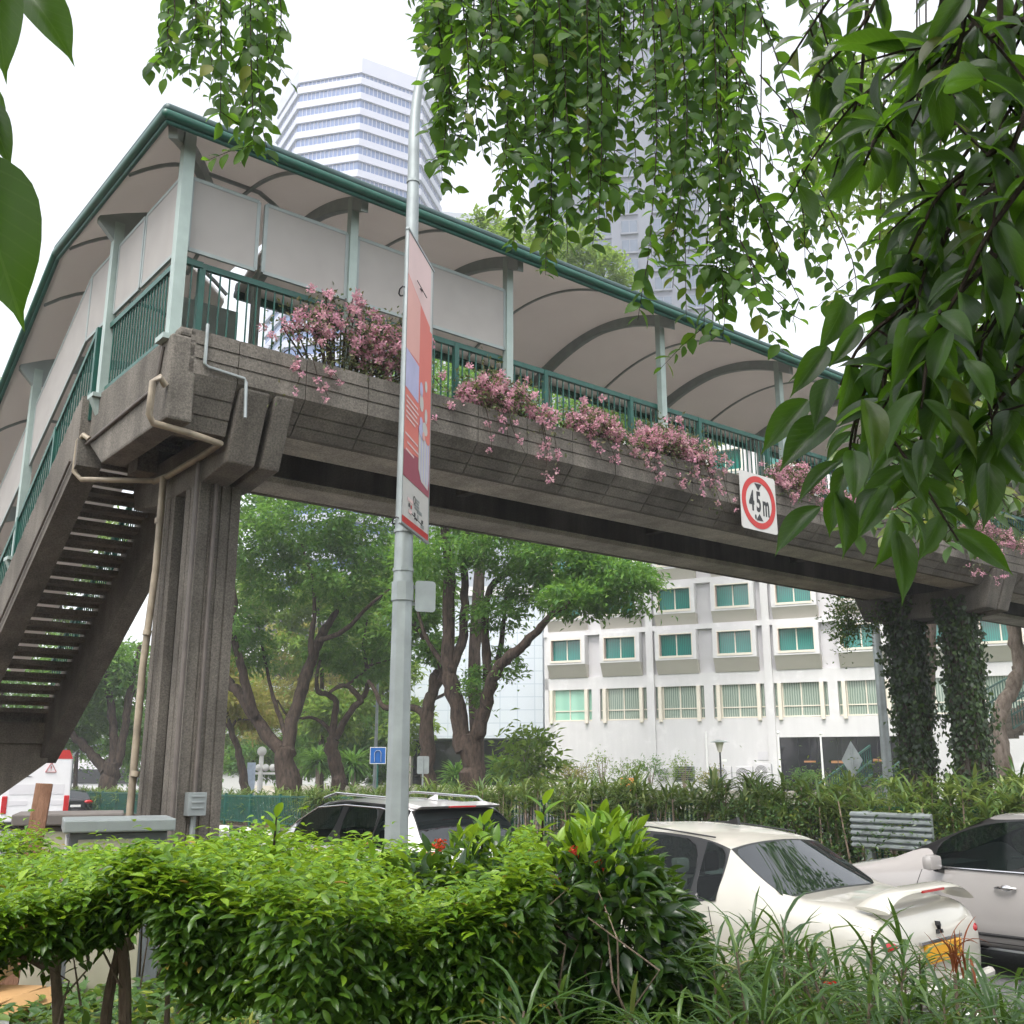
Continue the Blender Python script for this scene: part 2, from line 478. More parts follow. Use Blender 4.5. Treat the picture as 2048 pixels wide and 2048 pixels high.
def add_veins(m):
    "pale midrib, faint side veins and blotches on a broad leaf"
    nt = m.node_tree; nd, ln = nt.nodes, nt.links
    def math_(op, a, b=None, v=None):
        n = nd.new('ShaderNodeMath'); n.operation = op
        ln.new(a, n.inputs[0]) if not isinstance(a, float) else setattr(n.inputs[0], 'default_value', a)
        if b is not None: ln.new(b, n.inputs[1])
        if v is not None: n.inputs[1].default_value = v
        return n.outputs[0]
    at_ = nd.new('ShaderNodeAttribute'); at_.attribute_name = 'leafco'
    sp = nd.new('ShaderNodeSeparateXYZ'); ln.new(at_.outputs['Vector'], sp.inputs[0])
    ax = math_('ABSOLUTE', sp.outputs[0])
    mid = math_('LESS_THAN', ax, v=0.014)
    ph = math_('SUBTRACT', math_('MULTIPLY', sp.outputs[1], v=52.0), math_('MULTIPLY', ax, v=40.0))
    side = math_('MULTIPLY', math_('GREATER_THAN', math_('SINE', ph), v=0.93), v=0.35)
    fac = math_('MAXIMUM', math_('MULTIPLY', mid, v=0.8), side)
    tc = nd.new('ShaderNodeTexCoord'); nz = nd.new('ShaderNodeTexNoise'); nz.inputs['Scale'].default_value = 26.0; nz.inputs['Detail'].default_value = 5
    ln.new(tc.outputs['Object'], nz.inputs['Vector'])
    bl = ramp(nd, [(0.35, (0.6, 0.6, 0.6)), (0.6, (1.1, 1.1, 1.0)), (0.78, (1.5, 1.3, 0.8))]); ln.new(nz.outputs['Fac'], bl.inputs[0])
    pr = nd['Principled BSDF']; src = pr.inputs['Base Color'].links[0].from_socket
    mu = nd.new('ShaderNodeMix'); mu.data_type = 'RGBA'; mu.blend_type = 'MULTIPLY'; mu.inputs['Factor'].default_value = 0.8
    ln.new(src, mu.inputs[6]); ln.new(bl.outputs[0], mu.inputs[7])
    mx = nd.new('ShaderNodeMix'); mx.data_type = 'RGBA'; mx.inputs[7].default_value = (0.10, 0.17, 0.05, 1)
    ln.new(fac, mx.inputs['Factor']); ln.new(mu.outputs[2], mx.inputs[6]); ln.new(mx.outputs[2], pr.inputs['Base Color'])
    b = nd.new('ShaderNodeBump'); b.inputs['Strength'].default_value = 0.4; b.inputs['Distance'].default_value = 0.002
    hh = math_('ADD', fac, math_('MULTIPLY', nz.outputs['Fac'], v=0.8)); ln.new(hh, b.inputs['Height']); ln.new(b.outputs[0], pr.inputs['Normal'])
add_veins(M['close'])

def cabin_glass():
    m, nt, nd, ln, p = mat_new('see_through_car_glass')
    p.inputs['Base Color'].default_value = (.006, .009, .009, 1); p.inputs['Roughness'].default_value = .03; p.inputs['Specular IOR Level'].default_value = .5
    t = nd.new('ShaderNodeBsdfTransparent'); t.inputs['Color'].default_value = (.42, .52, .49, 1)
    ms = nd.new('ShaderNodeMixShader'); ms.inputs[0].default_value = .62
    ln.new(p.outputs[0], ms.inputs[1]); ln.new(t.outputs[0], ms.inputs[2]); ln.new(ms.outputs[0], nd['Material Output'].inputs['Surface'])
    return m
M['cabinglass'] = cabin_glass()
# ================================================================ ground, road, median
def sheet(name, b0, b1, s0, s1, zf, mat, nb=12, ns=60, wob=0.0):
    bs_ = np.linspace(b0, b1, nb); ss_ = np.linspace(s0, s1, ns)
    V = []
    for b in bs_:
        for s in ss_:
            p = W(b, s, zf(b, s) + (random.uniform(-wob, wob) if wob else 0))
            V.append(tuple(p))
    idx = np.arange(nb * ns).reshape(nb, ns)
    F = np.stack([idx[:-1, :-1], idx[1:, :-1], idx[1:, 1:], idx[:-1, 1:]], -1).reshape(-1, 4)
    o = np_mesh(name, np.array(V), [F], mat, None, True)
    return tag(o, kind='structure')

sheet('ground', -400, 700, -300, 900, lambda b, s: slope(s) - 0.06, M['lawn'], 30, 60)
KB = 5.35                                   # near kerb line, metres across the road
sheet('verge', -30, KB - 0.14, -30, 160, lambda b, s: slope(s) + (0.44 if b < 3.2 else 0.44 - 0.30 * (b - 3.2) / (KB - 0.14 - 3.2)), M['soil'], 60, 160, 0.02)
def road_edge(s): return 14.6 + 0.055 * max(0.0, s - 6)
def road():
    V, F = [], []
    for i, s in enumerate(np.linspace(-30, 170, 80)):
        V += [tuple(W(KB, s, slope(s))), tuple(W(road_edge(s), s, slope(s)))]
    idx = np.arange(len(V)).reshape(-1, 2)
    F = np.stack([idx[:-1, 0], idx[:-1, 1], idx[1:, 1], idx[1:, 0]], -1)
    tag(np_mesh('road', np.array(V), [F], M['asphalt']), kind='structure')
    mb = MB()
    for lane in (1, 2):
        for s in np.arange(-20, 150, 6.0):
            b = KB + (road_edge(s) - KB) * lane / 3
            b2 = KB + (road_edge(s + 2.5) - KB) * lane / 3
            q = [W(b - .07, s, slope(s) + .004), W(b + .07, s, slope(s) + .004), W(b2 + .07, s + 2.5, slope(s + 2.5) + .004), W(b2 - .07, s + 2.5, slope(s + 2.5) + .004)]
            mb.quad(*q)
    tag(mb.build('road_marking', M['white']), kind='structure')
road()
def kerbs():
    mb = MB()
    for s in np.arange(-30, 150, 1.0):
        a, b = W(KB - .07, s, slope(s) + .0), W(KB - .07, s + .985, slope(s + 1) + .0)
        mb.beam(a, b, .14, .28)
    tag(mb.build('kerb', M['concrete_pale'], bevel=0.012), kind='structure')
    mb = MB()
    for i, s in enumerate(np.arange(-20, 150, 1.0)):
        a = W(road_edge(s) + .09, s, slope(s) + .02); b = W(road_edge(s + .995) + .09, s + .995, slope(s + 1) + .02)
        mb.cur = i % 2
        mb.beam(a, b, .18, .34)
    tag(mb.build('kerb', [M['white'], M['black']]), kind='structure')
kerbs()
def median():
    V = []
    for s in np.linspace(-30, 170, 90):
        e = road_edge(s)
        for k, db in enumerate((0.18, 1.0, 2.5, 5.0, 8.5)):
            V.append(tuple(W(e + db, s, slope(s) + (0.15, 0.2, 0.24, 0.24, 0.16)[k] + random.uniform(-.02, .02))))
    idx = np.arange(len(V)).reshape(-1, 5)
    F = np.stack([idx[:-1, :-1], idx[:-1, 1:], idx[1:, 1:], idx[1:, :-1]], -1).reshape(-1, 4)
    tag(np_mesh('median', np.array(V), [F], M['soil'], None, True), kind='structure')
    V = []
    for s in np.linspace(-40, 170, 60):
        V += [tuple(W(road_edge(s) + 8.6, s, slope(s) + .005)), tuple(W(road_edge(s) + 19, s, slope(s) + .005))]
    idx = np.arange(len(V)).reshape(-1, 2)
    F = np.stack([idx[:-1, 0], idx[:-1, 1], idx[1:, 1], idx[1:, 0]], -1)
    tag(np_mesh('road', np.array(V), [F], M['asphalt']), kind='structure')
median()
# ================================================================ covered footbridge (local axes: b across the road, s along it)
def bridge():
    T = thing('footbridge', 'weathered concrete footbridge with green gutters, flower troughs and an arched roof over the road', 'footbridge', (0, 0, 0), RZ)
    BE = 40.0
    # ---- troughs / parapets, cast in short panels with shadow gaps
    def trough_profile(flip, low=5.65, inset=.33):
        g = .014
        P = [(10.20, 6.50), (10.20, 6.345), (10.20 + g, 6.345), (10.20 + g, 6.32), (10.20, 6.32),
             (10.20, 6.185), (10.20 + g, 6.185), (10.20 + g, 6.16), (10.20, 6.16), (10.20, 6.0)]
        s1, z1 = 10.20 + inset, low
        for t in (0.36, 0.70):
            s, z = 10.20 + (s1 - 10.20) * t, 6.0 + (z1 - 6.0) * t
            P += [(s, z), (s + g, z + .008), (s + g + .012, z - .016), (s + .013, z - .014)]
        P += [(s1, z1), (10.62, z1), (10.62, 6.22), (10.36, 6.27), (10.33, 6.5)]
        return [(23.8 - s, z) for s, z in P] if flip else P
    for flip in (False, True):
        mb = MB()
        b = 4.38
        while b < BE:
            mb.prism(trough_profile(flip), 'x', b, b + .818)
            b += .83
        mb.build('parapet', M['concrete'], T)
        bk = MB()                                            # backing that closes the panel gaps
        P = [(10.26, 6.46), (10.26, 6.02), (10.56, 5.68), (10.60, 5.68), (10.60, 6.2), (10.38, 6.25)]
        bk.prism([(23.8 - s, z) for s, z in P] if flip else P, 'x', 4.40, BE)
        bk.build('parapet_core', M['groove'], T)
        so = MB()
        q = (10.34, 10.61) if not flip else (23.8 - 10.61, 23.8 - 10.34)
        so.box(4.4, BE, q[0], q[1], 6.24, 6.40)
        so.build('planting_soil', M['soil'], T)
    # landing end of the near trough: deeper
    mb = MB(); mb.prism(trough_profile(False, 5.44, .22), 'x', 3.82, 4.37)
    mb.build('parapet', M['concrete'], T)
    # landing edge wall facing the near side, with a rounded upper corner
    mb = MB()
    mb.prism([(10.20, 6.40), (10.20, 5.44), (12.25, 5.42), (12.92, 5.86), (12.92, 6.40)], 'x', 3.62, 3.90)
    mb.prism([(10.20, 6.40), (10.20, 6.50), (10.42, 6.50), (10.46, 6.40)], 'x', 3.70, 3.90)
    mb.build('landing_wall', M['concrete'], T, bevel=0.03)
    mb = MB(); mb.box(3.9, 5.05, 10.62, 12.9, 6.12, 6.398); mb.box(4.15, 4.4, 12.55, 12.9, 5.5, 6.12); mb.box(3.9, 4.4, 10.53, 10.75, 5.44, 6.12)
    mb.build('landing_slab', M['concrete_dark'], T)
    # ---- girders, deck
    mb = MB(); mb.box(5.06, BE, 10.622, 11.26, 5.653, 6.28)
    mb.build('girder', M['concrete_pale'], T, bevel=0.02)
    mb = MB(); mb.box(5.06, BE, 12.54, 13.178, 5.653, 6.28)
    mb.build('girder', M['concrete_pale'], T, bevel=0.02)
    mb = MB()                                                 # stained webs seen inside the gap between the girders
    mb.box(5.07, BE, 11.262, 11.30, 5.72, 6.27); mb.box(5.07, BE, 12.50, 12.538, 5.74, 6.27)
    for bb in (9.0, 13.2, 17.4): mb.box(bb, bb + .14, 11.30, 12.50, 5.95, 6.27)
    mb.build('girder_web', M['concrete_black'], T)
    mb = MB(); mb.box(5.05, BE, 10.63, 13.17, 6.283, 6.40)
    mb.build('deck', M['concrete_pale'], T)
    # ---- crossheads and twin columns
    def crosshead(b0, b1, wide=0.0):
        P = [(10.16, 5.96), (10.46, 5.17), (11.2, 5.08), (12.6, 5.08), (13.34, 5.17), (13.64, 5.96), (13.1, 5.96), (12.9, 5.64), (10.9, 5.64), (10.7, 5.96)]
        m = MB(); m.prism(P, 'x', b0, b1)
        m.build('crosshead', M['concrete'], T, bevel=0.03)
    crosshead(4.42, 4.76); crosshead(4.83, 5.06)
    mb = MB(); mb.prism([(10.9, 5.6), (10.75, 5.2), (12.9, 5.2), (12.9, 5.6)], 'x', 4.76, 4.83)
    mb.build('crosshead_joint', M['groove'], T)
    def column(b0, b1, s0, s1, z0, z1, mat):
        pts = []
        def side(p, q, n, dep):
            p, q = Vector((*p, 0)), Vector((*q, 0)); d = q - p
            nr = Vector((d.y, -d.x, 0)).normalized()          # outward for a counter-clockwise walk
            pts.append(p + d * .0)
            for i in range(1, n + 1):
                t = i / (n + 1); w = .013 / d.length
                for k, off in ((t - w, 0), (t - w * .5, -dep), (t + w * .5, -dep), (t + w, 0)):
                    pts.append(p + d * k + nr * off)
        side((b0, s0), (b1, s0), 3, .016); side((b1, s0), (b1, s1), 2, .016); side((b1, s1), (b0, s1), 3, .016); side((b0, s1), (b0, s0), 2, .016)
        m = MB(); m.prism([(p.x, p.y) for p in pts], 'z', z0, z1)
        return m.build('column', mat, T)
    column(4.43, 4.92, 11.15, 11.60, 0.0, 5.1, M['concrete'])
    column(4.43, 4.92, 11.92, 12.34, 0.0, 5.1, M['concrete'])
    PB = 21.3
    crosshead(PB - .05, PB + .42); crosshead(PB + .48, PB + .95)
    column(PB, PB + .52, 11.0, 11.5, 0, 5.1, M['concrete_dark'])
    column(PB, PB + .52, 12.25, 12.75, 0, 5.1, M['concrete_dark'])
    # ---- canopy roof over the bridge
    E0, E1, ZE, RISE = 10.12, 13.68, 8.82, 0.46
    def arch(s):
        t = (s - E0) / (E1 - E0)
        return RISE * (1 - (2 * t - 1) ** 2)
    SB0, SB1, KINK, RS = 3.36, 5.75, 14.1, 0.545
    def arch2(b):
        t = (b - SB0) / (SB1 - SB0)
        return 0.55 * (1 - (2 * t - 1) ** 2)
    def roof_sheet(name, th0, th1, mat):
        V, F = [], []
        ns, nb = 18, 2
        def grid(pts):
            n0 = len(V); r, c = len(pts), len(pts[0])
            for row in pts: V.extend(row)
            for i in range(r - 1):
                for j in range(c - 1):
                    F.append((n0 + i*c + j, n0 + i*c + j+1, n0 + (i+1)*c + j+1, n0 + (i+1)*c + j))
        for off in (th0, th1):
            grid([[(b, s, ZE + arch(s) + off) for s in np.linspace(E0, E1, ns)] for b in (SB1, 20, BE)])
            mid_s, mid_b = (E0 + E1) / 2, (SB0 + SB1) / 2
            grid([[(b, s, ZE + min(arch(min(s, mid_s)), arch2(b) if b < mid_b else 9) + off) for s in list(np.linspace(E0, mid_s, 14)) + [KINK]] for b in np.linspace(SB0, SB1, 14)])
            grid([[(b, s, ZE + min(arch2(b), .62) - max(0, s - KINK) * RS + off) for s in (KINK, 18, 23.5)] for b in np.linspace(SB0, SB1, 14)])
        m = MB(); m._add(V, F)
        return m.build(name, mat, T, smooth=True)
    roof_sheet('ceiling', 0.0, 0.012, M['ceiling'])
    roof_sheet('roof', 0.035, 0.06, M['roofing'])
    # gutter and edge trim, running round the corner and down the stair
    path = [(BE, E0 - .04, ZE), (SB0 - .04, E0 - .04, ZE), (SB0 - .04, KINK, ZE), (SB0 - .04, 23.5, ZE - RS * (23.5 - KINK))]
    def along(name, mat, r, dz, out, n=10, sq=1.0):
        pts = [(BE, E0 - .04 - out, ZE + dz), (SB0 - .04 - out, E0 - .04 - out, ZE + dz), (SB0 - .04 - out, KINK, ZE + dz), (SB0 - .04 - out, 23.5, ZE + dz - RS * (23.5 - KINK))]
        m = MB()
        for a, b in zip(pts[:-1], pts[1:]):
            m.tube([a, b], r, n)
        for p in pts[1:3]: m.ball(p, r, 12, 8)
        return m.build(name, mat, T, smooth=True)
    along('gutter', M['gutter'], .058, -.005, .03)
    along('gutter_lip', M['rail'], .026, -.075, .0)
    along('roof_edge', M['fascia'], .062, .085, .0)
    far = MB(); far.tube([(SB1, E1 + .03, ZE - .01), (BE, E1 + .03, ZE - .01)], .07, 10); far.beam((SB1, E1 - .02, ZE - .08), (BE, E1 - .02, ZE - .08), .05, .07)
    far.build('gutter', M['gutter'], T, smooth=True)
    far = MB(); far.tube([(SB1, E1, ZE + .09), (BE, E1, ZE + .09)], .07, 10); far.build('roof_edge', M['fascia'], T, smooth=True)
    # ---- posts and arched ribs
    near_b = [5.9, 8.43, 11.56, 14.64, 17.7, 20.8, 23.9, 27.0, 30.1, 33.2, 36.3]
    SN, SF = 10.50, 13.30
    def arched_rib(b, w, dep, lift=0.0, s0=E0 + .1, s1=E1 - .1, name='rib'):
        V, F = [], []
        S = np.linspace(s0, s1, 22)
        for i, s in enumerate(S):
            zt = ZE + arch(s) - .012 - lift
            edge = abs(2 * (s - E0) / (E1 - E0) - 1)
            d = dep * (0.75 + 0.45 * edge)
            for (x, z) in ((b - w/2, zt), (b + w/2, zt), (b + w/2, zt - d), (b - w/2, zt - d)):
                V.append((x, s, z))
        for i in range(len(S) - 1):
            for k in range(4):
                F.append((i*4 + k, i*4 + (k+1) % 4, (i+1)*4 + (k+1) % 4, (i+1)*4 + k))
        F += [(3, 2, 1, 0), tuple(len(V) - 4 + k for k in range(4))]
        m = MB(); m._add(V, F); return m.build(name, M['rib'], T)
    for b in near_b:
        for s, zlo in ((SN, 6.30), (SF, 6.30)):
            m = MB(); m.box(b - .055, b + .055, s - .05, s + .05, zlo, ZE + arch(s) - .02)
            m.box(b - .09, b + .09, s - .085, s + .085, zlo + .105, zlo + .125)
            m.build('post', M['post'], T)
        arched_rib(b, .10, .17)
    for b0, b1 in zip(near_b[:-1], near_b[1:]):
        arched_rib((b0 + b1) / 2, .035, .03, 0.004, name='purlin')
    arched_rib(4.95, .045, .035, .004, name='purlin')
    # corner post with diagonal hip rafter
    m = MB(); m.box(3.63, 3.76, 10.36, 10.48, 6.42, ZE + .12); m.box(3.55, 3.80, 10.30, 10.54, 6.36, 6.42)
    m.build('post', M['post'], T)
    m = MB()
    n = 8
    for i in range(n):
        t0, t1 = i / n, (i + 1) / n
        def hp(t):
            b, s = 3.42 + t * 1.1, 10.18 + t * 1.65
            return Vector((b, s, ZE + min(arch(s), arch2(b)) - .10))
        m.beam(hp(t0), hp(t1), .10, .19)
    m.build('hip_rafter', M['rib'], T)
    # stair posts with bracket arms
    def stair_post(s, zb, zt):
        m = MB(); m.box(3.60, 3.72, s - .06, s + .06, zb, zt)
        m.box(3.52, 3.76, s - .11, s + .11, zb - .05, zb)
        m.prism([(3.52, zb - .05), (3.74, zb - .05), (3.70, zb - .25), (3.62, zb - .25)], 'y', s - .06, s + .06)
        m.build('post', M['post'], T)
        m = MB()
        m.prism([(3.40, zt + .02), (3.40, zt - .05), (3.60, zt - .26), (3.72, zt - .26), (4.1, zt + .05), (5.0, zt + .38), (5.0, zt + .46), (4.2, zt + .36), (3.7, zt + .16)], 'y', s - .045, s + .045)
        m.build('bracket', M['rib'], T)
    stair_post(12.62, 6.38, 8.74)
    stair_post(15.95, 4.85, ZE - RS * (15.95 - KINK) - .06)
    stair_post(19.2, 2.9, ZE - RS * (19.2 - KINK) - .06)
    for s in (11.55, 13.9, 14.95, 17.4):
        z = ZE - RS * max(0, s - KINK)
        m = MB()
        pts = [(b, s, z + min(arch2(b), arch(min(s, 11.9))) - .02) for b in np.linspace(SB0 + .05, SB1 - .05, 12)]
        for a, b in zip(pts[:-1], pts[1:]): m.beam(a, b, .045, .04)
        m.build('purlin', M['rib'], T)
    # ---- railings in panels
    def rail_panel(p, q, h=.98, low=.06, mat=M['rail'], nm='railing', posts=True, drop=0.0, step=.11):
        p, q = Vector(p), Vector(q); d = q - p
        m = MB()
        up = Vector((0, 0, 1))
        m.beam(p + up * h, q + up * h, .055, .07)
        m.beam(p + up * low, q + up * low, .04, .045)
        n = max(2, int(Vector((d.x, d.y)).length / step))
        for i in range(1, n):
            c = p + d * i / n
            m.box(c.x - .008, c.x + .008, c.y - .008, c.y + .008, c.z + low, c.z + h - .03)
        if posts:
            m.box(p.x - .035, p.x + .035, p.y - .035, p.y + .035, p.z - .06 - drop, p.z + h + .03)
        return m.build(nm, mat, T)
    bs = [4.02, 5.95, 7.59, 9.18, 10.92, 12.51, 14.28]
    while bs[-1] < BE - 2: bs.append(bs[-1] + 1.63)
    rail_panel((3.78, 10.56, 6.46), (4.02, 10.56, 6.46), posts=False)
    for a, b in zip(bs[:-1], bs[1:]): rail_panel((a, 10.58, 6.46), (b, 10.58, 6.46))
    fs = [5.7 + 1.63 * i for i in range(21)]
    for a, b in zip(fs[:-1], fs[1:]): rail_panel((a, 13.22, 6.46), (b, 13.22, 6.46))
    # landing railing and stair railings on both sides
    rail_panel((3.68, 12.55, 6.40), (3.68, 10.50, 6.40), h=.90, low=.06, posts=False, step=.095)
    SLP = 0.655
    tz = lambda s: 6.40 - SLP * max(0, s - 12.9)
    ss = [12.86, 14.35, 15.85, 17.4, 18.6]
    for a, b in zip(ss[:-1], ss[1:]):
        rail_panel((3.62, a, tz(a) + .05), (3.62, b, tz(b) + .05), h=.88, low=.12, drop=.28, step=.10)
        rail_panel((5.02, a, tz(a) + .05), (5.02, b, tz(b) + .05), h=.88, low=.12, drop=.2, step=.10)
    # ---- privacy screens
    def screen(p, q, zl, zh, dzl=0.0, side=1, mull=None):
        "panel between two plan points; dzl lowers the far end"
        p, q = Vector((*p, 0)), Vector((*q, 0)); d = (q - p).normalized()
        nr = Vector((-d.y, d.x, 0))
        m = MB(); t = .012
        A, B, C, D_ = Vector((p.x, p.y, zl)), Vector((q.x, q.y, zl - dzl)), Vector((q.x, q.y, zh - dzl)), Vector((p.x, p.y, zh))
        vs = [A - nr*t, B - nr*t, C - nr*t, D_ - nr*t, A + nr*t, B + nr*t, C + nr*t, D_ + nr*t]
        m._add(vs, [(3,2,1,0),(4,5,6,7),(0,1,5,4),(1,2,6,5),(2,3,7,6),(3,0,4,7)])
        o = m.build('screen_panel', M['screen'], T)
        m = MB()
        for a, b in ((A, B), (B, C), (C, D_), (D_, A)): m.beam(a, b, .045, .035, up=nr)
        m.build('screen_frame', M['rib'], o)
    for a, b in ((3.80, 4.62), (4.72, 5.82), (5.98, 8.36)): screen((a, 10.50), (b, 10.50), 7.56, 8.44)
    screen((3.68, 10.55), (3.68, 11.55), 7.46, 8.40); screen((3.68, 11.62), (3.68, 12.52), 7.46, 8.40)
    screen((3.68, 12.74), (3.68, 13.6), 7.46, 8.40)
    screen((3.68, 13.62), (3.68, 15.86), 7.46, 8.40, 1.22)
    screen((3.68, 16.04), (3.68, 17.6), 6.17, 7.06, .85); screen((3.68, 17.66), (3.68, 19.1), 5.28, 6.16, .79)
    screen((5.02, 13.3), (5.02, 15.5), 7.46, 8.40, 1.2)
    # louvred far-side panel beside the stair head
    m = MB(); m.box(4.62, 5.62, 13.24, 13.30, 6.46, 8.3)
    for z in (6.72, 7.0, 7.62): m.box(4.66, 5.58, 13.19, 13.239, z, z + .05)
    m.build('louvre_panel', M['post'], T)
    # ---- stair: stringers, open treads, half landing
    S0, S1 = 12.9, 18.35
    def stringer(b0, b1):
        P = [(S0 - .05, tz(S0) + .02), (S0 - .05, 5.52), (S1, tz(S1) - .86), (S1, tz(S1) + .02)]
        n = 21; top = []
        for i in range(n):
            s = S1 - (S1 - S0) * i / n
            top += [(s, tz(s) + .05), (s - (S1 - S0) / n * .55, tz(s) + .05 + .06)]
        m = MB(); m.prism(P[:3] + top, 'x', b0, b1); m.build('stair_stringer', M['concrete'], T)
    stringer(3.50, 3.80); stringer(4.90, 5.18)
    n = 21
    for i in range(n):
        s = S0 + (S1 - S0) * (i + .5) / n; z = tz(S0) - SLP * (S1 - S0) * (i + 1) / n
        m = MB(); m.box(3.79, 4.91, s - .135, s + .16, z - .07, z); m.box(3.79, 4.91, s + .10, s + .16, z - .125, z - .07)
        m.build('stair_tread', M['concrete_dark'], T)
    zl = tz(S1)
    m = MB(); m.box(2.2, 5.18, S1, S1 + 1.6, zl - .22, zl); m.box(2.2, 5.05, S1 - .2, S1 + .25, zl - .55, zl - .221)
    m.build('half_landing', M['concrete_dark'], T)
    m = MB(); m.prism([(2.2, zl - .552), (5.02, zl - .552), (5.02, zl - .85), (3.55, zl - 2.0), (3.25, -.5), (2.2, -.5)], 'y', S1 - .12, S1 + .22)
    m.build('landing_pier', M['concrete_dark'], T, bevel=.02)
    for k in range(5):
        m = MB(); m.box(2.3, 3.4, S1 + .1 + .30 * k, S1 + .35 + .3 * k, zl - .3 - .17 * (k + 1), zl - .23 - .17 * (k + 1))
        m.build('stair_tread', M['concrete_dark'], T)
    # ---- drain pipes and conduits
    m = MB()
    m.tube([(3.60, 10.24, 5.80), (3.52, 10.2, 5.86), (3.46, 10.22, 5.80), (3.46, 10.25, 5.45), (3.52, 10.28, 5.38), (3.9, 10.30, 5.36), (4.33, 10.45, 5.36), (4.35, 11.0, 5.35), (4.34, 12.0, 5.33), (4.30, 12.35, 5.33)], .038, 10)
    m.tube([(3.60, 12.75, 5.84), (3.55, 12.82, 5.90), (3.52, 12.92, 5.84), (3.52, 12.95, 5.45), (3.60, 12.92, 5.36), (4.0, 12.5, 5.33), (4.30, 12.3, 5.33)], .034, 10)
    m.tube([(4.31, 12.05, 5.33), (4.31, 12.05, 4.2), (4.27, 12.1, 3.0), (4.27, 12.12, 0.2)], .042, 10)
    for z in (4.75, 3.4, 1.8): m.tube([(4.30 - (.03 if z < 4 else 0), 12.06, z), (4.30 - (.02 if z < 4 else 0), 12.06, z + .06)], .050, 10)
    m.build('drain_pipe', M['pipe'], T, smooth=True)
    m = MB(); m.tube([(3.60, 10.42, 6.30), (3.60, 10.50, 5.98), (3.60, 10.7, 5.86), (3.60, 12.95, 5.80)], .022, 8); m.build('conduit', M['pipe_dark'], T, smooth=True)
    m = MB(); m.tube([(3.47, 13.0, 5.60), (3.47, 18.2, 5.60 - SLP * 5.2)], .018, 6); m.build('conduit', M['pipe_dark'], T, smooth=True)
    m = MB(); m.tube([(4.37, 11.12, 5.4), (4.37, 11.12, 0.2)], .026, 8); m.build('conduit', M['pipe_dark'], T, smooth=True)
    m = MB(); m.tube([(4.60, 11.12, 5.1), (4.60, 11.12, 1.62)], .024, 8); m.build('conduit', M['pipe_dark'], T, smooth=True)
    m = MB(); m.tube([(3.98, 10.17, 6.58), (3.98, 10.17, 6.12), (4.02, 10.17, 6.09), (4.44, 10.17, 6.06), (4.46, 10.17, 6.02), (4.46, 10.13, 5.6)], .02, 8); m.build('conduit', M['galv'], T, smooth=True)
    m = MB(); m.tube([(4.60, 11.11, 1.42), (4.60, 11.11, .2)], .032, 8); m.build('conduit', M['galv'], T, smooth=True)
    m = MB(); m.tube([(3.05, S1 - .16, 1.1), (3.05, S1 - .16, 2.3), (2.95, S1 - .16, 2.38), (2.2, S1 - .16, 2.38)], .025, 8); m.build('conduit', M['galv'], T, smooth=True)
    m = MB(); m.tube([(2.9, S1 - .16, 1.1), (2.9, S1 - .16, 2.1), (2.8, S1 - .16, 2.17), (2.2, S1 - .16, 2.17)], .025, 8); m.build('conduit', M['galv'], T, smooth=True)
    m = MB(); m.tube([(2.95, S1 - .16, .9), (2.95, S1 - .16, -.3)], .04, 8); m.build('conduit', M['galv'], T, smooth=True)
    m = MB(); m.box(4.50, 4.70, 11.02, 11.14, 1.40, 1.64); 
    for z in (1.47, 1.53, 1.59): m.box(4.53, 4.67, 11.01, 11.019, z, z + .02)
    m.build('junction_box', M['galv'], T, bevel=.008)
    m = MB(); m.box(2.72, 3.2, S1 - .32, S1 - .125, .82, 1.16); m.build('junction_box', M['pipe'], T, bevel=.02)
    return T
BR = bridge()

# ---------------------------------------------------------------- height limit sign bolted to the trough
def text_mesh(s, size, mat, parent, name, ext=0.002, sx=1.0, bold=0.0):
    cu = bpy.data.curves.new(name, 'FONT'); cu.body = s; cu.size = size; cu.align_x = 'CENTER'; cu.align_y = 'CENTER'
    cu.extrude = ext; cu.offset = bold; cu.resolution_u = 4
    tmp = bpy.data.objects.new(name, cu); COL.objects.link(tmp)
    dg = bpy.context.evaluated_depsgraph_get()
    me = bpy.data.meshes.new_from_object(tmp.evaluated_get(dg))
    bpy.data.objects.remove(tmp, do_unlink=True)
    for v in me.vertices: v.co.x *= sx
    me.materials.clear()
    return link_mesh(name, me, mat, parent)

def rrect(w, h, r, n=5):
    P = []
    for cx, cy, a0 in ((w/2 - r, h/2 - r, 0), (-w/2 + r, h/2 - r, 90), (-w/2 + r, -h/2 + r, 180), (w/2 - r, -h/2 + r, 270)):
        for i in range(n + 1):
            a = R(a0 + 90 * i / n); P.append((cx + r * math.cos(a), cy + r * math.sin(a)))
    return P

def ring(m, r0, r1, y0, y1, n=48):
    for i in range(n):
        a, b = 2*math.pi*i/n, 2*math.pi*(i+1)/n
        c = [(r0, a), (r1, a), (r1, b), (r0, b)]
        vs = [(r*math.cos(t), y, r*math.sin(t)) for y in (y0, y1) for r, t in c]
        m._add(vs, [(0,1,2,3),(7,6,5,4),(0,4,5,1),(2,6,7,3)])

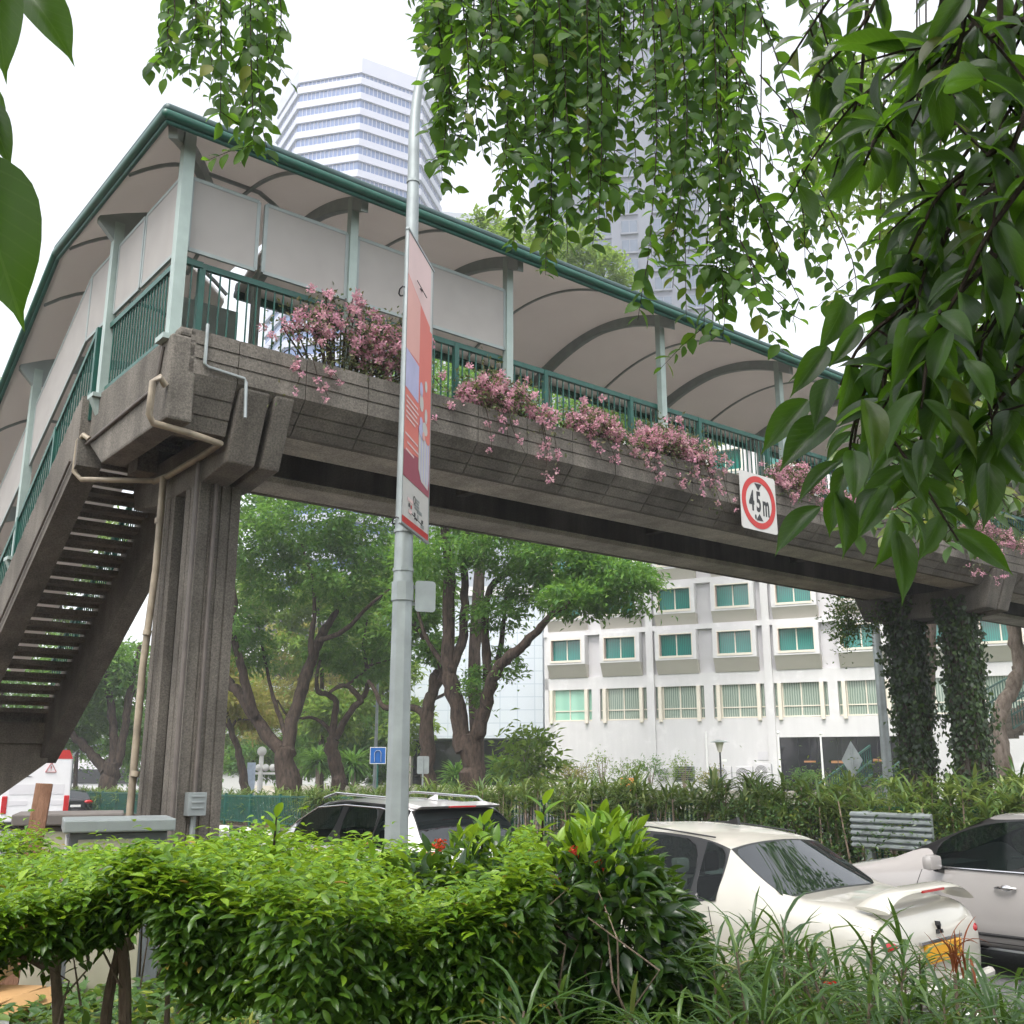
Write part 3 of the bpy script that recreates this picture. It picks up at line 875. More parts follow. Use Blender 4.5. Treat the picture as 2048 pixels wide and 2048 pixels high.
def height_sign():
    T = thing('height_limit_sign', 'white square height limit sign with red ring reading 4.5m on the bridge parapet', 'road sign', W(13.32, 10.10, 6.07), RZ + R(1))
    m = MB(); m.prism(rrect(.93, .95, .05), 'y', -.012, .0); p = m.build('plate', M['sign_white'], T)
    m = MB(); ring(m, .34, .44, -.017, -.0125); m.build('ring', M['red'], T)
    m = MB()
    m.prism([(-.09, .315), (.09, .315), (0, .205)], 'y', -.017, -.0125); m.build('arrow', M['black'], T); m = MB()
    m.prism([(-.09, -.30), (0, -.19), (.09, -.30)], 'y', -.017, -.0125)
    m.build('arrow', M['black'], T)
    for s, x, sz in (('4', -.185, .46), ('.', -.10, .46), ('5', -.005, .46), ('m', .185, .50)):
        t = text_mesh(s, sz, M['black'], T, 'lettering', .001, .47 if s == 'm' else .56, .014)
        t.rotation_euler = (R(90), 0, 0); t.location = (x, -.014, -.005 if s != '.' else -.135)
        if s == 'm': t.location.z = -.045
    for x in (-.25, .25): m = MB(); m.box(x - .05, x + .05, .001, .10, -.2, .2); m.build('bracket', M['galv'], T)
height_sign()
# ================================================================ buildings beyond the road
M['wall_white'] = concrete('white_render', (0.66, 0.645, 0.645), 0.97, 0.05, 0.04)
M['wall_shade'] = paint('pale_lilac_render', (0.60, 0.585, 0.60), 0.85, vary=0.03, scale=0.6)
M['beige'] = paint('beige_render', (0.50, 0.465, 0.41), 0.85, vary=0.04, scale=0.8)
M['cream'] = paint('cream_frame', (0.72, 0.66, 0.56), 0.7, vary=0.03)
M['pinkish'] = paint('pink_reveal', (0.55, 0.40, 0.35), 0.8, vary=0.05)
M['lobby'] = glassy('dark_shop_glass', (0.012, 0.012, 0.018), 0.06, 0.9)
M['brown'] = paint('warm_interior', (0.35, 0.16, 0.06), 0.6)

def curtain(name, c1, c2, scale, rough=0.12, spec=0.8):
    m, nt, nd, ln, p = mat_new(name)
    tc = nd.new('ShaderNodeTexCoord')
    w = nd.new('ShaderNodeTexWave'); w.wave_type = 'BANDS'; w.bands_direction = 'X'
    w.inputs['Scale'].default_value = scale; w.inputs['Distortion'].default_value = 2.0; w.inputs['Detail'].default_value = 2.0
    ln.new(tc.outputs['Object'], w.inputs['Vector'])
    r = ramp(nd, [(0.1, c1), (0.9, c2)])
    ln.new(w.outputs['Fac'], r.inputs[0]); ln.new(r.outputs[0], p.inputs['Base Color'])
    p.inputs['Roughness'].default_value = rough; p.inputs['Specular IOR Level'].default_value = spec
    return m
M['teal'] = curtain('teal_curtain_glass', (0.005, 0.115, 0.10), (0.01, 0.20, 0.165), 2.6)
M['sage'] = curtain('pale_curtain_glass', (0.16, 0.22, 0.185), (0.38, 0.44, 0.37), 2.2)
M['mint'] = curtain('mint_blind_glass', (0.26, 0.52, 0.40), (0.33, 0.60, 0.47), 0.3)

def hotel():
    Y0 = 66.0
    P0 = at(1469, 1404, Y0)
    rz = math.atan2(-math.cos(R(65)), math.sin(R(65)))
    T = thing('hotel', 'white hotel with rows of teal curtained bay windows behind the trees', 'building', (P0.x, P0.y, -0.6), rz)
    z0 = 0.6                                     # local z of world 0
    L, Rr, D, TOP = -13.0, 40.0, 16.0, 23.6 + z0
    cols = [-11.2 + 3.83 * k for k in range(13)]
    lobby = (2.6, 9.6)
    m = MB()
    m.box(L, Rr, 0.35, D, 0, TOP)                                   # the core
    # ground floor face with the dark shop window left open
    m.box(L, lobby[0], 0, .349, 0, 4.9 + z0); m.box(lobby[1], 10.6, 0, .349, 0, 4.9 + z0); m.box(lobby[0], lobby[1], 0, .349, 3.7 + z0, 4.9 + z0)
    m.box(10.6, Rr, 0, .349, 0, 4.9 + z0)
    m.box(L, Rr, 0, .349, 7.0 + z0, 7.8 + z0)
    m.box(L, L + .3, 0, .349, 4.9 + z0, TOP)
    for c0, c1 in zip(cols[:-1], cols[1:]):
        m.box(c0 + 1.62, c1 - 1.62, 0, .349, 4.9 + z0, 7.0 + z0)
    m.build('wall', M['wall_white'], T)
    m = MB(); m.box(L + .31, Rr, 0.2, .348, 7.8 + z0, TOP - .3); m.build('wall', M['wall_shade'], T)
    for k in range(6):
        z = 10.62 + 3.0 * k + z0
        m = MB(); m.box(L, Rr, -.14, .19, z, z + .34); m.build('ledge', M['wall_white'], T)
    m = MB(); m.box(L - .1, Rr, -.3, .3, TOP - .3, TOP + .5); m.build('cornice', M['wall_white'], T)
    for t in [-5.42 + 7.66 * i for i in range(7)]:
        m = MB(); m.box(t - .24, t + .24, -.16, .0, 0, TOP - .31); m.build('pilaster', M['wall_white'], T)
    # lower windows: wide curtained glazing between cream fins
    for i, c in enumerate(cols):
        m = MB(); m.box(c - 1.62, c + 1.62, .22, .30, 4.92 + z0, 7.0 + z0)
        w = m.build('window', M['mint'] if i == 0 else M['sage'], T)
        m = MB()
        for x in (c - 1.12, c, c + 1.12): m.box(x - .035, x + .035, .16, .218, 4.92 + z0, 7.0 + z0)
        m.box(c - 1.6, c + 1.6, .17, .217, 5.55 + z0, 5.62 + z0); m.box(c - 1.62, c + 1.62, .10, .217, 4.92 + z0, 5.0 + z0)
        m.build('window_frame', M['cream'], w)
        for x in (c - 1.27, c + 1.27):
            m = MB(); m.box(x - .11, x + .11, -.18, .15, 4.75 + z0, 6.99 + z0); m.build('fin', M['cream'], T)
    # bay windows
    for r in range(5):
        zb = 7.8 + 3.0 * r + z0
        for c in cols:
            m = MB()
            y = -.55
            x0, x1, xi0, xi1 = c - 1.38, c + 1.38, c - 1.07, c + 1.07
            zs, zi, zt, ze = zb + .85, zb + 1.12, zb + 2.50, zb + 2.81
            m.box(x0, xi0, y, .19, zs, ze); m.box(xi1, x1, y, .19, zs, ze); m.box(xi0, xi1, y, .19, zs, zi); m.box(xi0, xi1, y, .19, zt, ze)
            bay = m.build('bay_window', M['wall_white'], T)
            m = MB(); m.prism([(y + .03, zs - .003), (.19, zs - .003), (.19, zb), (-.06, zb)], 'x', x0, x1); m.build('sloping_sill', M['beige'], bay)
            m = MB(); m.box(xi0 - .05, xi0, y - .02, y + .3, zi, zt); m.box(xi0 - .05, xi1 + .05, y - .035, y + .02, zi - .14, zi); m.box(xi0 - .05, xi1 + .05, y - .02, y + .02, zt, zt + .06); m.box(xi1, xi1 + .05, y - .02, y + .02, zi, zt)
            m.build('surround', M['cream'], bay)
            m = MB(); m.box(xi0 + .001, xi0 + .03, y + .02, -.2, zi, zt); m.build('reveal', M['pinkish'], bay)
            m = MB(); m.box(xi0, xi1, -.20, -.14, zi, zt); g = m.build('glass', M['teal'], bay)
            m = MB(); m.box(c - .035, c + .035, -.25, -.201, zi, zt); m.build('mullion', M['cream'], bay)
    # dark shop front
    m = MB(); m.box(lobby[0] + .01, lobby[1] - .01, .25, .34, .3, 3.69 + z0); sh = m.build('shop_window', M['lobby'], T)
    m = MB()
    for x in np.arange(lobby[0] + 1.1, lobby[1] - .3, 1.15): m.box(x - .025, x + .025, .20, .249, .3, 3.69 + z0)
    m.build('shop_mullion', M['black'], sh)
    m = MB(); m.box(5.6, 7.3, .235, .248, 2.15 + z0, 2.3 + z0); m.box(4.0, 4.7, .235, .248, 2.2 + z0, 2.3 + z0); m.box(8.0, 9.0, .235, .248, 2.25 + z0, 2.4 + z0); m.build('shop_shelf', M['brown'], sh)
    for x in (-12.4, 1.6):
        m = MB(); m.box(x - .3, x + .3, -.03, -.002, 2.35 + z0, 2.85 + z0); m.build('vent_grille', M['wall_shade'], T)
    m = MB(); m.tube([(-1.9, -.06, 0), (-1.9, -.06, 4.1 + z0)], .07, 8); m.build('downpipe', M['white'], T)
    return T, P0, rz
HOTEL, HP, HRZ = hotel()
def hpt(t, y, z):
    return Vector((HP.x + t * math.cos(HRZ) - y * math.sin(HRZ), HP.y + t * math.sin(HRZ) + y * math.cos(HRZ), z))

def tiled_building():
    "pale tiled annex left of the hotel with a dark undercroft"
    p = at(1000, 1400, 78)
    T = thing('tiled_annex', 'pale blue tiled annex with an open dark undercroft left of the hotel', 'building', (p.x, p.y, -.6), R(-6))
    m, nt, nd, ln, pr = mat_new('pale_tile_cladding')
    tc = nd.new('ShaderNodeTexCoord'); br = nd.new('ShaderNodeTexBrick')
    mp = nd.new('ShaderNodeMapping'); mp.inputs['Rotation'].default_value = (R(90), 0, 0)
    br.offset = 0; br.inputs['Color1'].default_value = (.62, .67, .71, 1); br.inputs['Color2'].default_value = (.60, .65, .70, 1); br.inputs['Mortar'].default_value = (.45, .52, .58, 1)
    br.inputs['Scale'].default_value = 1.0; br.inputs['Mortar Size'].default_value = .03; br.inputs['Brick Width'].default_value = 1.3; br.inputs['Row Height'].default_value = .95
    ln.new(tc.outputs['Object'], mp.inputs[0]); ln.new(mp.outputs[0], br.inputs['Vector']); ln.new(br.outputs['Color'], pr.inputs['Base Color'])
    pr.inputs['Roughness'].default_value = .35
    b = MB(); b.box(-8, 3.2, 0, 14, 4.6, 15.5); b.build('wall', m, T)
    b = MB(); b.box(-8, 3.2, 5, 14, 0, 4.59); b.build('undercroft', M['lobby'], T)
    for x in (-7.5, -2.5, 2.4):
        b = MB(); b.box(x, x + .8, .3, 1.2, 0, 4.59); b.build('pillar', M['concrete_pale'], T)
    b = MB(); b.box(-8.2, 3.4, -.4, 0, 15.2, 15.9); b.build('parapet', M['wall_white'], T)
    # cream boundary wall
    q = at(770, 1563, 70)
    b = MB(); b.box(-9, 14, 0, .25, -1.5, .75)
    tag(b.build('boundary_wall', M['cream'], loc=(q.x, q.y, 0), rz=R(4)), 'long low cream boundary wall behind the median trees', 'wall')
tiled_building()

def octagon_tower():
    p = at(692, 1000, 226)
    T = thing('office_tower', 'hazy white octagonal office tower with blue ribbon windows above the bridge roof', 'tower', (p.x, p.y, 0), R(0))
    rad, fh = 20.5, 3.95
    ang = [R(22.5 + 45 * k - 14) for k in range(8)]
    def ringp(r): return [(r * math.cos(a), r * math.sin(a)) for a in ang]
    zt = 159.5
    nfl = 41
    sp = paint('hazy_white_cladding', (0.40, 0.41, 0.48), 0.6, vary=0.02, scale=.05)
    gl, nt, nd, ln, pr = mat_new('blue_ribbon_glass')
    pr.inputs['Base Color'].default_value = (.045, .10, .26, 1); pr.inputs['Roughness'].default_value = .08; pr.inputs['Specular IOR Level'].default_value = .8
    m = MB(); m.prism(ringp(rad - .55), 'z', 0, zt - 1); core = m.build('glazing', gl, T)
    m = MB()
    for i in range(nfl):
        z = zt - i * fh
        m.prism(ringp(rad), 'z', z - 1.7 - (1.0 if i == 0 else 0), z + (1.2 if i == 0 else 0))
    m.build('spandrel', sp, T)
    m = MB()
    rp = ringp(rad - .5)
    for k in range(8):
        a, b = Vector((*rp[k], 0)), Vector((*rp[(k+1) % 8], 0)); d = b - a
        for j in range(1, 15):
            c = a + d * j / 15
            m.beam((c.x, c.y, zt - 14 * fh), (c.x, c.y, zt - 2), .13, .13, up=(d.x, d.y, 0))
    m.build('mullion', sp, T)
octagon_tower()

def slab_tower():
    p = at(1250, 1000, 150)
    T = thing('apartment_tower', 'tall grey residential tower with square windows behind the hanging leaves', 'tower', (p.x, p.y, 0), R(-8))
    wall = paint('grey_tower_wall', (0.13, 0.14, 0.17), 0.8, vary=.08, scale=.1)
    dark = glassy('blue_tower_glass', (.045, .07, .11), .1, .7)
    m = MB(); m.box(-1, 14.5, 0, 16, 0, 170); m.box(-14.5, -6, 1.5, 16, 0, 168); m.build('wall', wall, T)
    m = MB(); m.box(-6, -1, .8, 15, 0, 166); m.build('glass_strip', dark, T)
    m = MB(); m.box(-13.6, -7.2, 1.35, 1.49, 20, 166); m.build('glass_strip', dark, T)
    for i in range(8, 44):
        z = 20 + 3.4 * i - 20
        for x in (.6, 5.6, 10.6):
            if z > 148: continue
            m = MB(); m.box(x, x + 2.5, -.06, .0, z, z + 2.1); w = m.build('window', dark, T)
            m = MB(); m.box(x - .15, x + 2.65, -.35, -.061, z - .35, z - .05); m.box(x + 1.2, x + 1.3, -.12, -.061, z, z + 2.1); m.box(x - .1, x, -.2, -.061, z, z + 2.1); m.box(x + 2.5, x + 2.6, -.2, -.061, z, z + 2.1)
            m.build('window_frame', wall, w)
    m = MB()
    for z in np.arange(20, 165, 3.4):
        m.box(-6.05, -.95, .55, .79, z, z + .5)
        m.box(-13.7, -7.1, 1.1, 1.34, z, z + .5)
    m.build('floor_band', wall, T)
slab_tower()

def low_blocks():
    p = at(960, 445, 150)
    T = thing('flat_block', 'flat topped grey block just showing above the bridge roof', 'building', (p.x, p.y, 0), R(10))
    g = paint('slate_block', (.30, .32, .36), .7, vary=.05, scale=.2)
    m = MB(); m.box(-6, 12, 0, 12, 0, p.z); m.build('wall', g, T)
    m = MB(); m.box(-6.3, 12.3, -.3, 12, p.z + .001, p.z + 1.2); m.build('parapet', g, T)
    m = MB()
    for z in np.arange(p.z - 30, p.z - 1, 3.4): m.box(-5.5, 11.5, -.05, -.002, z, z + 1.6)
    m.build('window_band', M['lobby'], T)
    # pale building with curved dark glazing glimpsed between the left trees
    p = at(520, 1270, 110)
    T = thing('glass_fronted_building', 'pale building with dark glazing glimpsed between the left tree crowns', 'building', (p.x, p.y, -1.5), R(12))
    m = MB(); m.box(-10, 12, 0, 10, 0, 22); m.build('wall', M['wall_white'], T)
    m = MB()
    for z in (3, 7.5, 12, 16.5): m.box(-9.5, 11.5, -.3, -.01, z, z + 2.2)
    m.build('window_band', M['lobby'], T)
    p = at(380, 1400, 130)
    T = thing('pale_office', 'pale far office block behind the left column', 'building', (p.x, p.y, -2), R(-4))
    m = MB(); m.box(-16, 10, 0, 12, 0, 16); m.build('wall', M['wall_shade'], T)
    m = MB()
    for z in np.arange(2, 14, 3.6): m.box(-15.5, 9.5, -.12, -.01, z, z + 1.7)
    m.build('window_band', M['lobby'], T)
low_blocks()
# ================================================================ trees and median planting
def smooth_path(pts, rad, sub=4):
    "Catmull-Rom through points with radii"
    P = [np.array(p, float) for p in pts]; n = len(P)
    out, ro = [], []
    for i in range(n - 1):
        p0, p1, p2, p3 = P[max(i-1, 0)], P[i], P[i+1], P[min(i+2, n-1)]
        for k in range(sub):
            t = k / sub
            out.append(tuple(.5*((2*p1) + (-p0+p2)*t + (2*p0-5*p1+4*p2-p3)*t*t + (-p0+3*p1-3*p2+p3)*t**3)))
            ro.append(rad[i] + (rad[i+1] - rad[i]) * t)
    out.append(tuple(P[-1])); ro.append(rad[-1])
    return out, ro

def crown_arrays(clumps, n, leaf, flat=0.55, up=0.35):
    """clumps: (centre, (rx,ry,rz), weight). leaves gather in small flattened sprays on and in each ellipsoid"""
    C, D, N, L, Wd = [], [], [], [], []
    tot = sum(c[2] for c in clumps)
    for cen, rad, wgt in clumps:
        k = int(n * wgt / tot); per = 46
        ns = max(4, k // per)
        u = RNG.normal(size=(ns, 3)); u = unit(u)
        rr = (0.35 + 0.65 * RNG.random(ns) ** 0.45)[:, None]
        sc = np.array(cen)[None] + u * rr * np.array(rad)[None]
        sr = RNG.uniform(.45, 1.05, ns) * (min(rad) ** .5) * .42
        outd = unit(u * np.array([1, 1, .25]) + RNG.normal(size=(ns, 3)) * .35)
        q = RNG.normal(size=(ns, per, 3)) * sr[:, None, None] * np.array([1, 1, flat])
        pts = sc[:, None, :] + q
        pts[:, :, 2] -= 0.25 * (q[:, :, 0]**2 + q[:, :, 1]**2)
        d = outd[:, None, :] + RNG.normal(size=(ns, per, 3)) * .55
        d[:, :, 2] -= .25
        nn = np.array([0, 0, 1.0]) + RNG.normal(size=(ns, per, 3)) * up
        C.append(pts.reshape(-1, 3)); D.append(d.reshape(-1, 3)); N.append(nn.reshape(-1, 3))
        m = ns * per
        l = leaf * RNG.uniform(.7, 1.35, m)
        L.append(l); Wd.append(l * RNG.uniform(.34, .5, m))
    return [np.concatenate(x) for x in (C, D, N, L, Wd)]

def tree(name, label, base, limbs, clumps, n, leaf, mat, bark, group, rz=0.0, crown_mat2=None):
    "limbs: list of (points, radii) in world coordinates; clumps in world coordinates"
    T = thing(name, label, 'tree', base, 0, group)
    o = np.array(base, float)
    m = MB()
    for pts, rad in limbs:
        p, r = smooth_path([np.array(q) - o for q in pts], [q * .76 for q in rad])
        m.tube([np.array(a) + RNG.normal(size=3) * .12 * b for a, b in zip(p, r)], [b * RNG.uniform(.9, 1.1) for b in r], 10)
    m.build('trunk', bark, T, smooth=True)
    cl = [(tuple(np.array(c) - o), r, w) for c, r, w in clumps]
    A = crown_arrays(cl, n, leaf)
    leaves('crown', *A, mat, T, SMALL)
    return T

def px_limb(pts, Y, r0, r1, dY=0.0, base_down=None):
    "limb traced through photo pixels at depth Y (drifting by dY over its length)"
    P = [tuple(at(u, v, Y + dY * i / max(1, len(pts) - 1))) for i, (u, v) in enumerate(pts)]
    if base_down is not None: P = [(P[0][0], P[0][1], base_down)] + P
    n = len(P)
    return P, [r0 + (r1 - r0) * (i / (n - 1)) for i in range(n)]

def px_clump(u, v, Y, wu, wv, wd, w=1.0):
    k = Y / FPX
    return (tuple(at(u, v, Y)), (wu * k, wd, wv * k), w)

GT = 'rain trees on the median'
def base_of(u, v, Y, z): 
    p = at(u, v, Y); return (p.x, p.y, z)

# big forked tree on the left
Y = 46
tree('rain_tree', 'large fork trunked rain tree beside the left bridge column', base_of(574, 1580, Y, -.3),
     [px_limb([(576, 1580), (573, 1520), (568, 1495)], Y, .78, .52, 0, -.4),
      px_limb([(560, 1500), (509, 1435), (478, 1385), (460, 1367), (420, 1300), (380, 1240)], Y, .42, .16, 2),
      px_limb([(508, 1432), (490, 1360), (472, 1298), (464, 1247), (470, 1190), (440, 1100)], Y, .30, .08, -2),
      px_limb([(575, 1495), (590, 1420), (610, 1360), (626, 1312), (645, 1270), (662, 1240), (690, 1190), (715, 1120), (730, 1040)], Y, .42, .10, 2),
      px_limb([(571, 1470), (555, 1420), (540, 1370), (528, 1310), (515, 1240)], Y, .16, .06, 3),
      px_limb([(626, 1320), (621, 1280), (630, 1220), (622, 1150), (600, 1080)], Y, .22, .05, -1),
      px_limb([(640, 1280), (690, 1260), (740, 1210), (790, 1170)], Y, .18, .05, -3)],
     [px_clump(520, 1080, Y, 100, 55, 3.5, 1.3), px_clump(620, 1030, Y - 2, 120, 70, 4, 1.5), px_clump(740, 1090, Y, 90, 60, 3.5, 1.2),
      px_clump(560, 1160, Y + 1, 95, 45, 3, .9), px_clump(690, 1170, Y - 1, 70, 40, 3, .6), px_clump(470, 1250, Y, 45, 55, 2.5, .6), px_clump(505, 1300, Y + 2, 35, 40, 2, .4),
      px_clump(660, 880, Y, 150, 110, 5, 1.9), px_clump(820, 860, Y, 110, 120, 5, 1.5), px_clump(500, 940, Y, 100, 80, 4, 1.0), px_clump(780, 1180, Y, 45, 35, 2, .35)],
     38000, .25, M['rain'], M['bark'], GT)
# contorted middle tree
Y = 48
tree('rain_tree', 'contorted tree with twisting bare branches between the left tree and lamp post', base_of(677, 1578, Y, -.4),
     [px_limb([(677, 1578), (674, 1540), (664, 1500), (668, 1475)], Y, .50, .36, 0, -.4),
      px_limb([(664, 1480), (668, 1440), (672, 1405), (655, 1388), (636, 1384), (634, 1350), (640, 1320)], Y, .24, .09, 1),
      px_limb([(672, 1475), (690, 1440), (712, 1410), (722, 1400), (700, 1375), (680, 1372), (660, 1385)], Y, .24, .10, -1),
      px_limb([(720, 1402), (735, 1375), (733, 1330), (726, 1290), (735, 1240)], Y, .18, .05, 1),
      px_limb([(733, 1340), (752, 1310), (765, 1290), (790, 1265)], Y, .10, .04, 1),
      px_limb([(664, 1470), (650, 1450), (625, 1435), (600, 1436), (575, 1432), (555, 1400)], Y, .14, .05, 1),
      px_limb([(690, 1372), (720, 1350), (745, 1330), (780, 1320)], Y, .09, .04, -1)],
     [px_clump(730, 1330, Y + 1, 55, 35, 2, .8), px_clump(660, 1300, Y + 2, 45, 30, 2, .6), px_clump(780, 1290, Y, 40, 35, 2, .7), px_clump(700, 1240, Y + 2, 55, 30, 2, .7)],
     5200, .28, M['rain'], M['bark'], GT)
# pruned upright trunk
Y = 43
tree('rain_tree', 'pruned upright tree with a cut stub just right of the lamp post', base_of(855, 1575, Y, -.4),
     [px_limb([(855, 1575), (854, 1500), (852, 1430)], Y, .46, .36, 0, -.4),
      px_limb([(852, 1435), (862, 1395), (872, 1355), (878, 1342)], Y, .34, .26),
      px_limb([(850, 1432), (835, 1418), (800, 1412), (768, 1414), (752, 1385), (737, 1362)], Y, .22, .10, 2),
      px_limb([(866, 1380), (885, 1350), (875, 1310), (850, 1275), (820, 1240), (790, 1220)], Y, .26, .12, -1),
      px_limb([(864, 1400), (890, 1388), (920, 1370)], Y, .12, .05)],
     [px_clump(820, 1230, Y, 50, 40, 2, 1), px_clump(880, 1300, Y, 30, 30, 1.5, .5), px_clump(850, 1180, Y, 60, 45, 2.5, 1)],
     5000, .27, M['rain'], M['bark'], GT)
# the main tree at the middle
Y = 37
tree('rain_tree', 'main ivy footed rain tree with several tall stems in front of the hotel', base_of(946, 1590, Y, -.4),
     [px_limb([(946, 1590), (945, 1520), (940, 1470)], Y, .62, .50, 0, -.4),
      px_limb([(925, 1500), (914, 1414), (903, 1360), (896, 1312), (898, 1220), (896, 1113), (890, 1066), (880, 960)], Y, .44, .20, 0),
      px_limb([(905, 1330), (925, 1270), (930, 1190), (928, 1113), (935, 1050), (960, 950)], Y, .26, .12, 1),
      px_limb([(950, 1490), (965, 1430), (980, 1380), (994, 1340), (1020, 1310), (1045, 1292), (1075, 1260), (1100, 1234), (1140, 1205)], Y, .36, .12, -3),
      px_limb([(972, 1410), (975, 1330), (970, 1250), (972, 1204), (985, 1170), (1015, 1145), (1045, 1115), (1060, 1060)], Y, .24, .10, 1),
      px_limb([(985, 1370), (1000, 1300), (1008, 1240), (1012, 1180)], Y, .18, .06, 2),
      px_limb([(900, 1340), (880, 1320), (850, 1270), (830, 1200)], Y, .16, .06, 1)],
     [px_clump(1010, 1090, Y - 1, 120, 45, 3, 1.3), px_clump(1130, 1120, Y - 2, 95, 38, 2.4, 1.0), px_clump(1215, 1150, Y - 3, 75, 40, 2.0, .8), px_clump(1150, 1200, Y - 3, 75, 28, 2.0, .75), px_clump(1265, 1180, Y - 3, 40, 55, 1.4, .4), px_clump(1060, 1170, Y, 60, 35, 2, .5),
      px_clump(860, 1120, Y, 60, 60, 3, .7), px_clump(930, 1030, Y + 1, 90, 50, 3, .9), px_clump(990, 1230, Y, 60, 30, 2, .35), px_clump(1010, 1330, Y, 30, 35, 1.2, .16), px_clump(945, 1380, Y, 22, 60, .8, .2),
      px_clump(960, 820, Y, 130, 110, 4.5, 1.5), px_clump(1150, 860, Y, 120, 100, 4, 1.2), px_clump(1240, 780, Y, 70, 60, 3, .6)],
     42000, .20, M['rain'], M['bark'], GT)
# bright tree rising over the bridge roof
Y = 52
tree('rain_tree', 'bright green tree crown rising above the bridge roof beside the tower', base_of(955, 1590, Y, -.5),
     [px_limb([(955, 1590), (950, 1300), (975, 1000), (1040, 760), (1090, 600)], Y, .6, .15, 0, -.5), px_limb([(995, 900), (990, 700), (990, 560)], Y, .3, .08), px_limb([(1025, 800), (1150, 640), (1180, 560)], Y, .3, .08)],
     [px_clump(1030, 500, Y, 90, 50, 3, 1), px_clump(1130, 530, Y, 95, 60, 3.5, 1.2), px_clump(1200, 580, Y, 60, 60, 3, .8), px_clump(960, 480, Y, 60, 35, 2.5, .6), px_clump(1080, 600, Y, 130, 70, 4, 1.2), px_clump(1100, 700, Y, 180, 70, 4, 1.3)],
     16000, .34, M['rain_light'], M['bark'], GT)
# left far trees under the stair
Y = 62
tree('rain_tree', 'old leaning tree with twin trunks seen under the stair', base_of(212, 1590, Y, -1.2),
     [px_limb([(215, 1585), (222, 1550), (228, 1525)], Y, .75, .6, 0, -1.2), px_limb([(212, 1545), (190, 1515), (165, 1490), (140, 1465), (110, 1440)], Y, .42, .2), px_limb([(225, 1530), (228, 1480), (224, 1430), (215, 1370), (205, 1300)], Y, .40, .2), px_limb([(236, 1530), (245, 1480), (252, 1430), (255, 1395), (268, 1350), (280, 1290)], Y, .36, .14), px_limb([(255, 1440), (262, 1400), (270, 1380)], Y, .18, .06)],
     [px_clump(160, 1440, Y + 2, 60, 45, 3, .8), px_clump(250, 1340, Y + 2, 70, 70, 4, 1.2), px_clump(180, 1330, Y, 80, 60, 4, 1.1), px_clump(265, 1460, Y + 6, 40, 60, 3, .7), px_clump(60, 1380, Y, 90, 70, 4, 1)],
     14000, .36, M['rain'], M['bark'], GT)
Y = 56
tree('rain_tree', 'slim leaning tree immediately right of the bridge column', base_of(492, 1585, Y, -.8),
     [px_limb([(490, 1585), (484, 1540), (476, 1500), (462, 1460), (450, 1420), (446, 1370)], Y, .34, .14, 0, -.8), px_limb([(462, 1460), (475, 1440), (505, 1440)], Y, .12, .05)],
     [px_clump(470, 1390, Y, 50, 40, 2.5, 1), px_clump(510, 1430, Y + 2, 40, 25, 2, .6), px_clump(440, 1330, Y, 40, 45, 2, .8)],
     4200, .32, M['yellow'], M['bark'], GT)
# pale trunk on the right edge
Y = 30
tree('rain_tree', 'pale barked tree trunk right of the ivy clad pier', base_of(2008, 1600, Y, -.3),
     [px_limb([(2010, 1600), (2006, 1540), (1998, 1470), (2003, 1420), (2022, 1380), (2040, 1330), (2030, 1270), (2020, 1200)], Y, .34, .24, 0, -.4), px_limb([(2035, 1345), (2070, 1300), (2120, 1200), (2160, 1100)], Y, .24, .1)],
     [px_clump(2030, 1050, Y, 140, 110, 4, 1), px_clump(2160, 1000, Y, 140, 110, 4, 1)], 9000, .25, M['rain_light'], M['bark_pale'], GT)
Y = 48
tree('rain_tree', 'light green tree seen past the roof near the right edge', base_of(1850, 1600, Y, -.4),
     [px_limb([(1850, 1600), (1860, 1300), (1870, 1000), (1880, 800)], Y, .5, .15, 0, -.4)],
     [px_clump(1850, 800, Y, 130, 70, 4, 1), px_clump(1990, 790, Y, 110, 80, 4, 1), px_clump(1760, 840, Y, 70, 60, 3, .5), px_clump(1950, 930, Y, 120, 90, 4, .9), px_clump(1900, 700, Y, 60, 40, 3, .4)], 15000, .32, M['rain_light'], M['bark'], GT)

Y = 25  # unseen tree added so its crown mirrors in the sedan's rear glass
tree('rain_tree', 'high unseen rain tree added past the right edge for the car glass reflection', (20, 25, -.2),
     [([(20, 25, -.2), (19.6, 25, 5), (18.5, 24.5, 10), (17, 23.5, 14)], [.5, .4, .3, .12]), ([(19.4, 25, 6), (21.5, 26.5, 11), (23, 27, 14)], [.3, .2, .08])],
     [((18, 24, 15), (4.5, 4, 2), 1), ((23, 27, 15.5), (4, 4, 2), 1), ((20.5, 22, 12.5), (3, 2.5, 1.2), .5)], 12000, .3, M['rain'], M['bark'], GT)

